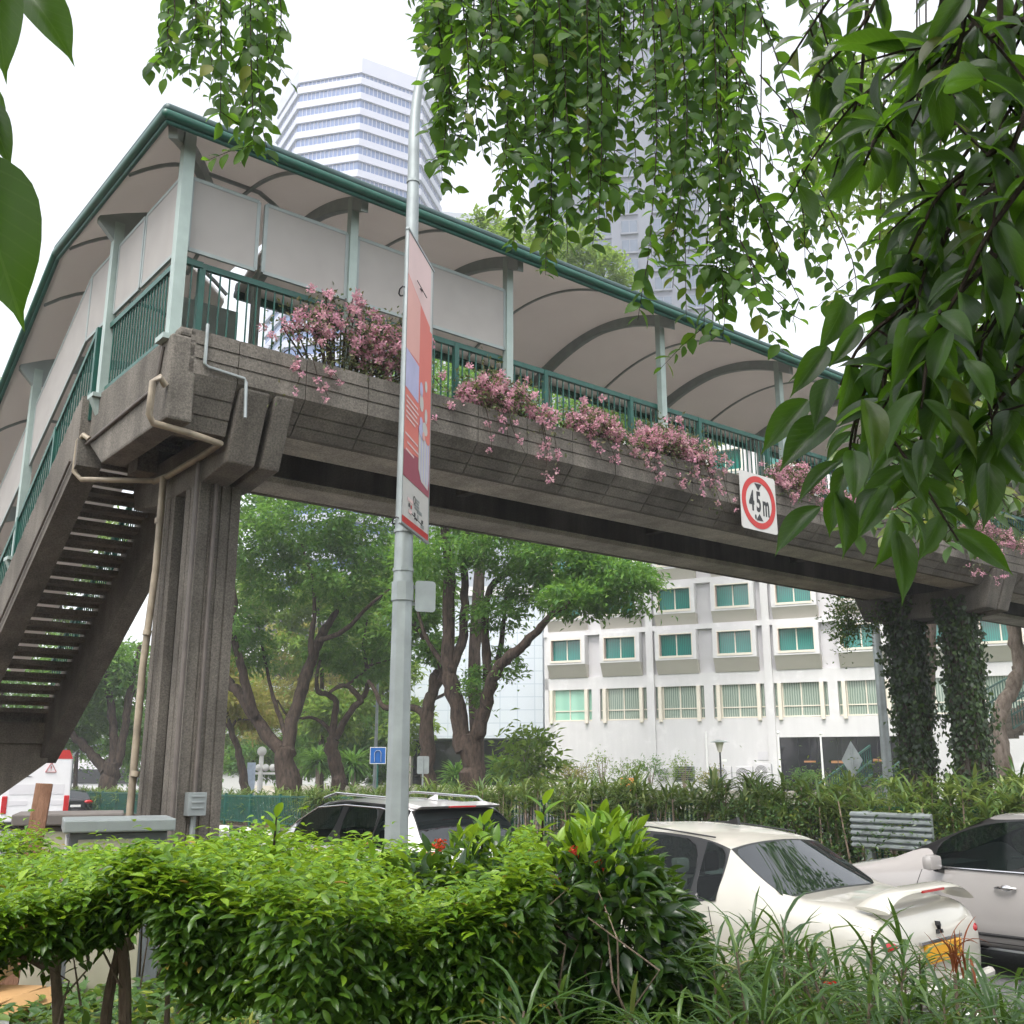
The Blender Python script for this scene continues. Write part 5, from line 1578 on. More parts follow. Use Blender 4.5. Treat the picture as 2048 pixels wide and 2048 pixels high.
suv()

def silver_car():
    T = thing('saloon_car', 'warm silver car side on at the right edge in the middle lane', 'car', W(10.74, 2.48, 0), RZ, 'cars on the road')
    ST = [(0.00, .42, .70, .70, .70, .80, .6, .82), (0.06, .28, .84, .84, .82, .95, .72, .97), (0.2, .26, .89, .92, .86, 1.0, .76, 1.02),
          (0.62, .24, .905, .96, .89, 1.03, .75, 1.06), (1.0, .24, .91, .965, .895, 1.22, .70, 1.26), (1.4, .24, .91, .965, .895, 1.38, .64, 1.43), (1.6, .24, .91, .965, .895, 1.42, .63, 1.47),
          (2.1, .24, .91, .965, .895, 1.44, .63, 1.50), (2.2, .24, .91, .96, .895, 1.44, .63, 1.50), (2.75, .24, .91, .955, .895, 1.40, .64, 1.465), (3.2, .24, .91, .945, .89, 1.20, .70, 1.26),
          (3.72, .24, .90, .925, .87, .985, .78, 1.01), (4.4, .24, .88, .84, .84, .88, .73, .92), (4.66, .3, .78, .72, .75, .76, .6, .78), (4.74, .42, .62, .6, .6, .64, .5, .66)]
    tr = car_shell(T, ST, M['silver'], [(4, 6), (6, 7), (8, 10)], (3, 5), (9, 11), (7,), belt_crease=.5)
    for sx in (-1, 1):
        seam(T, tr, sx, [(1.25, .95), (1.12, .4)]); seam(T, tr, sx, [(2.16, .95), (2.16, .35)]); seam(T, tr, sx, [(3.3, .93), (3.42, .6), (3.36, .35)]); seam(T, tr, sx, [(1.15, .33), (3.35, .33)])
        door_handle(T, tr, sx, 1.55, .83, M['chrome']); door_handle(T, tr, sx, 2.46, .82, M['chrome'])
        mirror(T, tr, sx, 3.08, .965, M['silver'])
        m = MB(); m.tube([hit_side(tr, sx, y, .962) + Vector((sx * .004, 0, 0)) for y in np.linspace(1.1, 3.25, 12)], .012, 6); m.build('window_chrome', M['chrome'], T, smooth=True)
        m = MB(); m.ball((sx * .66, .07, .84), .13, 12, 8, (1.2, .5, .7)); m.build('tail_lamp', M['lamp_red'], T, smooth=True)
        m = MB(); m.tube([hit_side(tr, sx, y, .40) + Vector((sx * .004, 0, 0)) for y in np.linspace(1.2, 3.3, 10)], .016, 6); m.build('sill_trim', M['trim'], T, smooth=True)
    wheels(T, (.95, 3.75), .885, .34)
    interior(T, 1.5, 2.3)
silver_car()

def black_car():
    p = at(152, 1600, 54); b, s = to_bs(p.x, p.y)
    T = thing('hatchback_car', 'small black car with red tail lamps far down the road beside the bus', 'car', (p.x, p.y, slope(s) - .1), RZ, 'cars on the road')
    ST = [(0.00, .45, .70, .72, .72, .80, .64, .82), (0.05, .32, .84, .84, .82, .93, .74, .95), (0.12, .28, .86, .93, .85, 1.0, .76, 1.02),
          (0.40, .26, .87, .96, .86, 1.25, .68, 1.28), (0.7, .26, .87, .96, .86, 1.40, .62, 1.44), (1.2, .26, .87, .96, .86, 1.43, .61, 1.48), (2.0, .26, .87, .96, .86, 1.43, .61, 1.48),
          (2.6, .26, .87, .95, .86, 1.38, .61, 1.43), (3.4, .26, .86, .92, .84, 1.0, .74, 1.03), (4.1, .26, .82, .8, .78, .84, .66, .86), (4.25, .4, .6, .6, .58, .64, .46, .65)]
    tr = car_shell(T, ST, M['black_paint'], [(4, 7)], (2, 4), (7, 8), ())
    for sx in (-1, 1):
        m = MB(); m.ball((sx * .64, .05, .86), .17, 12, 8, (1.4, .5, .55)); m.build('tail_lamp', M['lamp_red'], T, smooth=True)
        mirror(T, tr, sx, 2.9, .97, M['black_paint'])
    wheels(T, (.8, 3.4), .85)
    m = MB(); m.box(-.25, .25, -.02, .05, .62, .73); m.build('number_plate', M['white'], T)
black_car()

def bus():
    p = at(72, 1600, 41); b, s = to_bs(p.x, p.y)
    T = thing('bus', 'white bus with a red roof edge seen from behind through the landing pier', 'bus', (p.x, p.y, slope(s) - .05), RZ, None)
    m = MB(); m.prism([(-1.22, .35), (1.22, .35), (1.25, 1.2), (1.20, 2.75), (1.05, 3.0), (-1.05, 3.0), (-1.20, 2.75), (-1.25, 1.2)], 'y', 0, 11.5); m.build('body', M['bus_white'], T, bevel=.06)
    m = MB(); m.prism([(1.215, 2.68), (1.06, 3.015), (-1.06, 3.015), (-1.215, 2.68), (-1.1, 2.68), (1.1, 2.68)], 'y', -.012, 11.4); m.build('roof_edge', M['red'], T)
    m = MB(); m.box(-1.0, 1.0, -.012, .02, 1.35, 1.72); m.build('engine_grille', M['wall_shade'], T)
    m = MB(); m.box(-.02, .02, -.018, -.013, 1.35, 1.72); m.build('grille_bar', M['bus_white'], T)
    m = MB(); m.box(-1.0, -.3, -.012, .02, .95, 1.12); m.build('vent', M['wall_shade'], T)
    m = MB(); m.box(.3, 1.0, -.012, .02, .95, 1.12); m.build('vent', M['wall_shade'], T)
    for sx in (-1, 1):
        m = MB(); m.box(sx * 1.12 - .1, sx * 1.12 + .1, -.03, .1, .65, 1.3); m.build('tail_lamp', M['lamp_red'], T, bevel=.03)
        m = MB(); m.box(sx * 1.235 - .02, sx * 1.235 + .02, .5, 11, 1.5, 2.45); m.build('side_window', M['carglass'], T)
    m = MB(); m.prism([(-1.0, 1.98), (-.2, 2.0), (-.5, 2.06), (-1.0, 2.06)], 'y', -.014, .01); m.build('rear_slot', M['black'], T)
    # warning triangle
    tri = [(.23, 2.18), (.63, 2.18), (.43, 2.54)]
    m = MB()
    for a, b2 in zip(tri, tri[1:] + tri[:1]): m.beam((a[0], -.02, a[1]), (b2[0], -.02, b2[1]), .012, .035, up=(0, 1, 0))
    m.box(.415, .445, -.024, -.016, 2.30, 2.40); m.box(.415, .445, -.024, -.016, 2.24, 2.27)
    m.build('warning_triangle', M['red'], T)
    wheels(T, (2.6, 8.8), 1.2, .48, .28)
bus()
# ================================================================ street furniture
LP = Vector((-.985, 9.2, 0))
def street_lamp():
    T = thing('street_lamp', 'tall grey steel street lamp with an octagonal foot standing behind the hedge', 'street lamp', (LP.x, LP.y, .18), RZ)
    z0 = .18
    m = MB(); m.tube([(0, 0, -.2), (0, 0, 3.35 - z0)], [.113, .092], 8); m.build('lower_pole', M['galv'], T)
    m = MB(); m.tube([(0, 0, 3.352 - z0), (0, 0, 3.52 - z0)], .104, 8); m.build('collar', M['galv'], T)
    # arm leans over the road
    pts = [(0, 0, 3.522 - z0), (.0, 0, 5.5 - z0), (0, 0, 7.6 - z0), (.0, .0, 8.25 - z0), (.04, -.02, 8.72 - z0), (.14, -.06, 9.06 - z0), (.36, -.15, 9.38 - z0), (.8, -.3, 9.62 - z0), (1.3, -.45, 9.72 - z0)]
    P, r = smooth_path(pts, [.088, .074, .058, .052, .048, .045, .042, .04, .038], 5)
    m = MB(); m.tube(P, r, 12); m.build('upper_pole', M['galv'], T, smooth=True)
    m = MB(); m.ball((1.55, -.52, 9.72 - z0), .26, 14, 8, (1, .45, .25)); m.build('lamp_head', M['galv'], T, smooth=True)
    for z in (3.62, 3.98, 7.55):
        m = MB(); m.tube([(0, 0, z - z0), (0, 0, z + .03 - z0)], .096 if z < 5 else .068, 10); m.build('strap', M['galv'], T)
    m = MB(); m.box(-.05, .05, -.128, -.09, .6, 1.0); m.build('access_door', M['galv'], T)
street_lamp()

def banner():
    L0 = Vector((-.967, 8.75)); L1 = Vector((-.80, 9.60)); d = L1 - L0
    a = math.atan2(d.y, d.x); Wd = d.length; Ht = 2.84; zb = 3.97
    T = thing('pole_banner', 'coral red and white advertising banner with a striped cup strapped to the lamp post', 'banner', (L0.x, L0.y, zb), a)
    # the printed side faces local -y
    coral = paint('banner_coral', (.62, .16, .13), .55, vary=.05, scale=1.5)
    pale = paint('banner_pale_pink', (.66, .48, .47), .55, vary=.06, scale=2)
    peach = paint('banner_peach', (.68, .36, .32), .55, vary=.05, scale=2)
    lilac = paint('banner_lilac', (.42, .42, .62), .55, vary=.06)
    maroon = paint('banner_maroon', (.28, .055, .085), .55, vary=.05)
    m = MB(); m.box(0, Wd, 0, .012, 0, Ht); panel = m.build('panel', M['sign_white'], T)
    def patch(name, poly, y, mat):
        mm = MB(); mm.prism([(x * Wd, Ht * (1 - v)) for x, v in poly], 'y', -y, -y + .0012); return mm.build(name, mat, panel)
    patch('print_field', [(.02, .16), (.9, .235), (.9, .845), (.02, .845)], .0025, coral)
    patch('print_field', [(.02, .01), (.9, .01), (.9, .235), (.02, .16)], .0025, pale)
    patch('print_field', [(.02, .165), (.5, .205), (.5, .42), (.02, .42)], .004, peach)
    patch('print_field', [(.02, .42), (.5, .43), (.5, .56), (.02, .55)], .004, lilac)
    patch('print_field', [(.9, .25), (.985, .25), (.985, .845), (.9, .845)], .003, coral)
    patch('print_field', [(.02, .76), (.985, .73), (.985, .845), (.02, .845)], .0045, maroon)
    patch('red_foot', [(0, .972), (1, .972), (1, 1.0), (0, 1.0)], .003, M['red'])
    lines = [(.06, .575, .42), (.06, .592, .45), (.06, .609, .40), (.06, .626, .44), (.06, .643, .34), (.05, .70, .46), (.12, .725, .42), (.08, .75, .30)]
    for x, v, l in lines: patch('text_line', [(x, v), (x + l, v + .004), (x + l, v + .011), (x, v + .007)], .006, pale)
    def oval(cx, cv, rx, rv, mat, tilt=0.0, y=.006, name='petal'):
        P = []
        for k in range(16):
            t = 2 * math.pi * k / 16; px_, pv = rx * math.cos(t), rv * math.sin(t)
            P.append((cx + px_ * math.cos(tilt) - pv * math.sin(tilt) * .3, cv + pv * math.cos(tilt) + px_ * .02))
        patch(name, P, y, mat)
    oval(.60, .50, .06, .026, lilac); oval(.62, .545, .075, .03, M['sign_white']); oval(.80, .575, .06, .03, M['sign_white'], .5); oval(.62, .615, .06, .02, lilac); oval(.78, .47, .05, .02, M['sign_white'])
    patch('cup', [(.53, .655), (.96, .645), (.95, .79), (.92, .825), (.66, .815), (.55, .78)], .007, M['sign_white'])
    for x in (.62, .72, .82, .90): patch('cup_stripe', [(x, .66), (x + .035, .66), (x + .03, .81), (x + .005, .81)], .0085, lilac)
    oval(.62, .645, .10, .022, lilac, 0, .010, 'cup_filling'); oval(.75, .625, .10, .022, M['sign_white'], 0, .0115, 'cup_filling'); oval(.86, .65, .09, .02, coral, 0, .010, 'cup_filling'); oval(.70, .655, .05, .015, peach, 0, .013, 'cup_filling')
    dk = M['black']
    # little logo block on the white foot
    mm = MB(); ring(mm, .028, .038, -.004, -.003, 20); lg = mm.build('logo', dk, panel); lg.location = (.44 * Wd, 0, Ht * .105)
    for x, v, l in ((.50, .885, .13), (.50, .895, .11), (.42, .905, .2), (.45, .915, .17)): patch('logo', [(x, v), (x + l, v + .001), (x + l, v + .007), (x, v + .006)], .004, M['galv'])
    for x, v, w_, mt in ((.24, .918, .04, dk), (.31, .92, .04, M['red']), (.20, .902, .2, pale), (.44, .935, .05, dk), (.56, .935, .05, M['galv']), (.72, .94, .06, dk), (.55, .917, .18, M['galv']), (.24, .938, .12, pale), (.70, .955, .12, M['galv'])):
        patch('logo', [(x, v), (x + w_, v), (x + w_, v + .012), (x, v + .012)], .004, mt)
    m = MB()
    m.beam((-.02, .006, Ht - .01), (Wd + .02, .006, Ht - .01), .03, .02); m.beam((-.02, .006, .005), (Wd + .02, .006, .005), .03, .02); m.beam((Wd, .006, 0), (Wd, .006, Ht), .02, .02, up=(1, 0, 0)); m.beam((0, .006, 0), (0, .006, Ht), .02, .02, up=(1, 0, 0))
    m.build('frame', M['galv'], T)
    for z in (.12, 2.4):
        m = MB()
        c = Vector((math.cos(-a) * (LP.x - L0.x) - math.sin(-a) * (LP.y - L0.y), math.sin(-a) * (LP.x - L0.x) + math.cos(-a) * (LP.y - L0.y), z))
        pts = [c + Vector((.11 * math.cos(t), .11 * math.sin(t), .02 * math.sin(3 * t))) for t in np.linspace(0, 6.28, 15)]
        m.tube(pts, .008, 5)
        m.tube([(.25, -.02, z + .02), (.55, -.03, z - .02)], .004, 4)
        m.build('strap', M['black'], T)
banner()

def post_sign(name, label, u, v, Y, w, h, z_ground, plate_mat, face=None, back=False, diamond=False, post_mat=None, rz=0.0, group=None):
    p = at(u, v, Y)
    T = thing(name, label, 'road sign', (p.x, p.y, z_ground), rz, group)
    zc = p.z - z_ground
    m = MB()
    if diamond: m.prism([(-w/2, zc), (0, zc - h/2), (w/2, zc), (0, zc + h/2)], 'y', -.02, -.01)
    else: m.prism([(x, y + zc) for x, y in rrect(w, h, .05)], 'y', -.02, -.01)
    pl = m.build('plate', plate_mat, T)
    m = MB(); m.tube([(0, .02, -.3), (0, .02, zc + h * .4)], .03, 8); m.build('post', post_mat or M['galv'], T)
    if back:
        m = MB(); m.tube([(0, -.045, -.3), (0, -.045, zc + h * .45)], .024, 8); m.build('post', post_mat or M['galv'], T)
    return T, pl, zc
blue = paint('sign_blue', (.0, .075, .28), .45, vary=.06)
T, pl, zc = post_sign('u_turn_sign', 'blue square sign with a white u-turn arch on a thin post', 756, 1511, 33, .50, .52, -.3, blue, post_mat=M['rail'])
m = MB()
P = [(-.10, -.19), (-.10, .06)] + [(.10 * math.cos(t), .06 + .10 * math.sin(t)) for t in np.linspace(math.pi, 0, 10)] + [(.10, -.19)]
for a, b in zip(P[:-1], P[1:]): m.beam((a[0], -.025, zc + a[1]), (b[0], -.025, zc + b[1]), .008, .062, up=(0, 1, 0))
m.build('symbol', M['sign_white'], pl)
m = MB(); 
for sx0, sx1, sz0, sz1 in ((-.25, .25, .235, .255), (-.25, .25, -.255, -.235), (-.25, -.232, -.235, .235), (.232, .25, -.235, .235)): m.box(sx0, sx1, -.024, -.0205, zc + sz0, zc + sz1)
m.build('border', M['sign_white'], pl)
post_sign('road_sign', 'grey backed sign on a thin post beside the pruned tree', 846, 1530, 34, .38, .55, -.2, M['galv'], back=True, rz=R(8))
post_sign('diamond_sign', 'grey back of a diamond shaped sign before the dark shop window', 1704, 1520, 30, .58, 1.05, .1, M['galv'], back=True, diamond=True, rz=R(-6))
# sign back clamped to the lamp post
T = thing('road_sign', 'small grey sign plate seen from behind clamped to the lamp post', 'road sign', (LP.x + .20, LP.y + .04, 3.40), R(20))
m = MB(); m.prism(rrect(.19, .28, .03), 'y', -.01, 0); m.build('plate', M['galv'], T)
m = MB()
for z in (-.1, .12): m.beam((-.16, .02, z * .7), (.06, .02, z * .7), .02, .03)
m.build('bracket', M['galv'], T)

def lamp_post(name, label, u0, v0, u1, v1, Y, r0, r1, mat, base_z, head=True):
    a, b = at(u0, v0, Y), at(u1, v1, Y)
    T = thing(name, label, 'street lamp', (a.x, a.y, base_z))
    o = Vector((a.x, a.y, base_z))
    m = MB(); m.tube([(0, 0, 0), tuple(Vector((0, 0, b.z - base_z)))], [r0, r1], 10); m.build('pole', mat, T, smooth=True)
    if head:
        h = b.z - base_z
        m = MB(); m.tube([(0, 0, h), (.3, 0, h + .5), (1.6, 0, h + .8)], [r1, r1 * .9, r1 * .7], 8); m.build('arm', mat, T, smooth=True)
        m = MB(); m.ball((1.9, 0, h + .8), .35, 10, 6, (1, .4, .3)); m.build('lamp_head', mat, T, smooth=True)
    return T
lamp_post('street_lamp', 'grey tapering lamp post left of the ivy pier before the hotel', 1780, 1600, 1768, 900, 27, .13, .09, M['galv'], .1)
lamp_post('street_lamp', 'slim grey lamp post beyond the u-turn sign', 749, 1580, 746, 1320, 52, .11, .05, M['galv'], -.4)
lamp_post('street_lamp', 'thin far lamp post beside the bus under the trees', 138, 1600, 141, 1512, 80, .10, .06, M['galv'], -1.2)
def garden_lamp():
    p = at(1441, 1530, 58)
    T = thing('garden_lamp', 'dark garden lamp with a wide shade before the hotel wall', 'garden lamp', (p.x, p.y, -.4))
    h = at(1441, 1495, 58).z + .4
    m = MB(); m.tube([(0, 0, 0), (0, 0, h - .25)], .05, 8); m.build('post', M['black'], T)
    m = MB(); m.tube([(0, 0, h - .25), (0, 0, h + .28)], [.1, .24], 12); m.build('lantern', M['cream'], T)
    m = MB(); m.tube([(0, 0, h + .281), (0, 0, h + .42)], [.55, .06], 16); m.build('shade', M['galv'], T)
    m = MB(); m.box(.05, .35, -.06, .06, h - .75, h - .62); m.build('camera_box', M['white'], T)
garden_lamp()
for u, lab in ((1560, 'thin white flag pole at the left edge of the dark shop window'), (1645, 'thin white flag pole in the middle of the dark shop window')):
    p = at(u, 1530, 60); T = thing('flag_pole', lab, 'pole', (p.x, p.y, -.4), 0, 'flag poles by the shop window')
    h = at(u, 1465 if u < 1600 else 1467, 60).z + .4
    m = MB(); m.tube([(0, 0, 0), (0, 0, h)], [.07, .05], 8); m.build('shaft', M['white'], T); m = MB(); m.ball((0, 0, h), .09); m.build('finial', M['white'], T)
def totem():
    p = at(520, 1570, 58)
    T = thing('totem_lamp', 'white multi globe lamp standard left of the forked tree', 'lamp standard', (p.x, p.y, -.9))
    h = at(520, 1512, 58).z + .9
    m = MB(); m.tube([(0, 0, 0), (0, 0, h)], [.16, .12], 10); m.build('post', M['white'], T)
    m = MB(); m.ball((0, 0, h + .25), .26, 12, 8); m.build('globe', M['white'], T, smooth=True)
    for k in range(5):
        x = -.75 + .38 * k
        m = MB(); m.ball((x + .25, 0, h - .62), .2, 10, 8); m.build('globe', M['white'], T, smooth=True)
    m = MB(); m.box(-.7, 1.2, -.06, .06, h - .98, h - .86); m.build('crossbar', M['white'], T)
    p = at(502, 1550, 57)
    T = thing('banner_panel', 'pale blue upright banner panel beside the white lamp standard', 'banner', (p.x, p.y, -.9))
    h = at(502, 1525, 57).z + .9
    m = MB(); m.box(-.22, .22, -.03, .03, .3, h); m.build('panel', paint('pale_blue_banner', (.42, .50, .62), .5), T)
    m = MB(); m.tube([(-.2, .05, 0), (-.2, .05, h)], .03, 6); m.build('post', M['white'], T)
totem()

def condenser(u, v, lab, big=False, louvre=False):
    p = at(u, v, 63.5); T = thing('air_conditioner', lab, 'air conditioner', (p.x, p.y, p.z - .45), HRZ, 'air conditioner units by the hotel')
    w = 1.25 if big else .95
    m = MB(); m.box(-w/2, w/2, -.2, .2, 0, .9); m.build('casing', M['galv'] if louvre else M['wall_shade'], T, bevel=.03)
    if louvre:
        m = MB()
        for z in np.arange(.1, .85, .12): m.box(-w/2 + .05, w/2 - .05, -.23, -.203, z, z + .05)
        m.build('louvre', M['black'], T)
    else:
        m = MB()
        for i in range(4):
            r = .1 + i * .08
            for k in range(20):
                t0, t1 = 2*math.pi*k/20, 2*math.pi*(k+1)/20
                m.beam((-.12 + r*math.cos(t0), -.21, .45 + r*math.sin(t0)), (-.12 + r*math.cos(t1), -.21, .45 + r*math.sin(t1)), .015, .02)
        m.build('fan_guard', M['black'], T)
        m = MB(); m.disc((-.12, -.212, .45), (0, 1, 0), .08, .03, 14); m.build('fan_hub', M['white'], T)
condenser(1333, 1550, 'grey condenser unit left of the louvred one')
condenser(1368, 1548, 'wide louvred condenser unit under the light green shrub', True, True)
condenser(1448, 1548, 'white condenser unit beside the garden lamp')
condenser(1490, 1548, 'white condenser unit right of the garden lamp')
condenser(1528, 1543, 'upper condenser unit of the stacked pair near the flag pole')
condenser(1528, 1562, 'lower condenser unit of the stacked pair near the flag pole')
p = at(1257, 1568, 58)
T = thing('barrier_board', 'small orange barrier board behind the median hedge', 'barrier', (p.x, p.y, .2))
m = MB(); m.box(-.45, .45, -.03, .03, .45, 1.15); m.build('board', paint('orange_board', (.7, .26, .06), .6), T)
m = MB(); m.box(-.4, -.34, -.05, .05, -.3, .448); m.box(.34, .4, -.05, .05, -.3, .448); m.build('leg', M['galv'], T)

def guard_rail():
    T = thing('guard_rail', 'short grey three tier steel guard rail between bushes at the median kerb', 'guard rail', W(0, 0), RZ)
    b = road_edge(6) + .55
    p = at(1795, 1660, 16.6); bb, s0 = to_bs(p.x, p.y)
    s0, s1 = 8.7, 10.1
    b = road_edge(9.4) + .5
    for z in (.74, .93, 1.12):
        prof = [(b - .02, z - .09), (b - .075, z - .06), (b - .075, z - .03), (b - .03, z), (b - .075, z + .03), (b - .075, z + .06), (b - .02, z + .09), (b, z + .09), (b, z - .09)]
        m = MB(); m.prism(prof, 'y', s0, s1); m.build('rail', M['galv'], T)
    for s in (8.95, 9.85):
        m = MB(); m.box(b + .002, b + .10, s - .06, s + .06, 0, 1.22); m.build('post', M['galv'], T)
guard_rail()

# far stairs of the bridge with green railings
def far_stair(lab, u0, v0, u1, v1, Y, dY, ground):
    a, b = at(u0, v0, Y), at(u1, v1, Y + dY)
    T = thing('stair_flight', lab, 'stairs', (a.x, a.y, ground), 0, 'far stairs of the footbridge')
    o = Vector((a.x, a.y, ground)); A, B = a - o, b - o
    side = Vector((-(B - A).y, (B - A).x, 0)).normalized() * 1.6
    for k, sd_ in enumerate((Vector((0, 0, 0)), side)):
        m = MB()
        for h in (0, .42, .9): m.beam(A + sd_ + Vector((0, 0, h - .9)), B + sd_ + Vector((0, 0, h - .9)), .05, .06)
        for i in range(24):
            c = A + sd_ + (B - A) * i / 23; m.box(c.x - .012, c.x + .012, c.y - .012, c.y + .012, c.z - .9, c.z)
        m.build('railing', M['rail'], T)
    m = MB(); n = 14
    for i in range(n):
        c = A + (B - A) * (i + .5) / n + side / 2
        m.obox((c.x, c.y, c.z - 1.2), abs((B - A).x) / n + .05, 1.6, .14, Matrix.Rotation(math.atan2((B-A).y, (B-A).x), 3, 'Z'))
    m.build('stair_tread', M['concrete_dark'], T)
far_stair('green railed stair rising behind the left bush beside the ivy pier', 1745, 1570, 1840, 1490, 30, 3, 0)
far_stair('green railed stair high at the right edge behind the pale trunk', 2020, 1400, 2140, 1330, 34, 3, 0)

# ---------------------------------------------------------------- cabinets, planks, cardboard on the verge
M['cab_white'] = paint('cabinet_lilac_white', (.50, .50, .53), .5, vary=.08)
M['cab_olive'] = paint('cabinet_olive_cream', (.36, .34, .26), .55, vary=.10)
M['cab_dark'] = paint('cabinet_dark_grey', (.12, .13, .14), .5, vary=.15)
M['cab_brown'] = paint('cabinet_brown_grey', (.13, .115, .105), .55, vary=.15)
def cabinet(lab, x, y, z, w, d, h, top, rz, side, front, edge):
    T = thing('utility_cabinet', lab, 'cabinet', (x, y, z), rz, 'utility cabinets on the verge')
    m = MB(); m.box(-w/2, w/2, -d/2, d/2, 0, h); m.build('body', edge, T, bevel=.01)
    m = MB(); m.box(-w/2 + .05, w/2 - .12, -d/2 - .012, -d/2 - .001, .05, h - .04); dr = m.build('door', front, T)
    m = MB(); m.box(-w/2 + .10, -w/2 + .13, -d/2 - .03, -d/2 - .013, h * .5, h * .62); m.build('door_handle', M['black'], dr)
    m = MB(); m.box(-w/2 - .012, -w/2 - .001, -d/2 + .02, d/2 - .02, .03, h - .03); m.build('side_panel', side, T)
    m = MB(); m.box(-w/2 - .04, w/2 + .04, -d/2 - .05, d/2 + .04, h + .001, h + .075); m.build('lid', top, T, bevel=.01)
    m = MB(); m.box(-w/2 - .03, w/2 + .03, -d/2 - .03, d/2 + .03, -.2, -.001); m.build('plinth', M['concrete'], T)
cabinet('grey lidded olive and white cabinet nearest the column pipe', -2.47, 6.75, .5, .56, .42, 1.02, M['galv'], R(24), M['cab_white'], M['cab_olive'], M['cab_dark'])
cabinet('brown topped taller cabinet behind the leaning plank', -3.10, 7.55, .46, .62, .5, 1.06, M['cab_brown'], R(20), M['cab_white'], M['cab_olive'], M['cab_brown'])
wood = barkmat('weathered_timber', (.16, .085, .055), (.30, .17, .11), 6)
T = thing('wooden_plank', 'weathered brown wooden plank leaning against the cabinet', 'plank', (-2.93, 6.72, .46), R(15))
m = MB(); m.beam((-.10, -.02, 0), (-.03, .12, 1.34), .10, .035, up=(0, 1, 0)); m.build('board', wood, T, bevel=.004)
card = paint('cardboard', (.36, .21, .085), .85, vary=.12, scale=3)
def carton(lab, x, y, z, sx, sy, sz, rz):
    T = thing('cardboard_box', lab, 'cardboard box', (x, y, z), rz, 'cardboard boxes behind the hedge')
    m = MB(); m.box(-sx/2, sx/2, -sy/2, sy/2, 0, sz); m.build('box', card, T, bevel=.006)
    m = MB(); m.beam((-sx/2, -sy/2, sz), (-sx/2 - .12, -sy/2 - .1, sz + .08), sy * .9, .006); m.build('flap', card, T)
    m = MB(); m.beam((sx/2, 0, sz), (sx/2 + .1, -.02, sz - .05), sy * .9, .006); m.build('flap', card, T)
carton('open upper cardboard box on top of the pile behind the hedge', -2.95, 5.85, .80, .52, .42, .30, R(12))
carton('lower cardboard box at the foot of the pile behind the hedge', -2.82, 5.70, .42, .66, .5, .36, R(-6))
T = thing('plastic_bag', 'crumpled clear plastic bag lying by the cardboard boxes', 'plastic bag', (-2.62, 5.30, .50))
bm = bmesh.new(); bmesh.ops.create_icosphere(bm, subdivisions=4, radius=.19)
for v in bm.verts: 
    k = 1 + .28 * math.sin(v.co.x * 37 + v.co.z * 21) * math.sin(v.co.y * 31) + random.uniform(-.05, .05); v.co = Vector((v.co.x * k * 1.2, v.co.y * k, v.co.z * k * .8 + .12))
me = bpy.data.meshes.new('bag'); bm.to_mesh(me); bm.free()
pb, nt, nd, ln, pr = mat_new('clear_plastic'); pr.inputs['Base Color'].default_value = (.7, .7, .72, 1); pr.inputs['Roughness'].default_value = .15; pr.inputs['Alpha'].default_value = .45
link_mesh('bag', me, pb, T)
m = MB(); m.tube([(0, 0, .24), (.02, .02, .32), (.08, 0, .38)], [.02, .03, .05], 8); m.build('knot', pb, T)
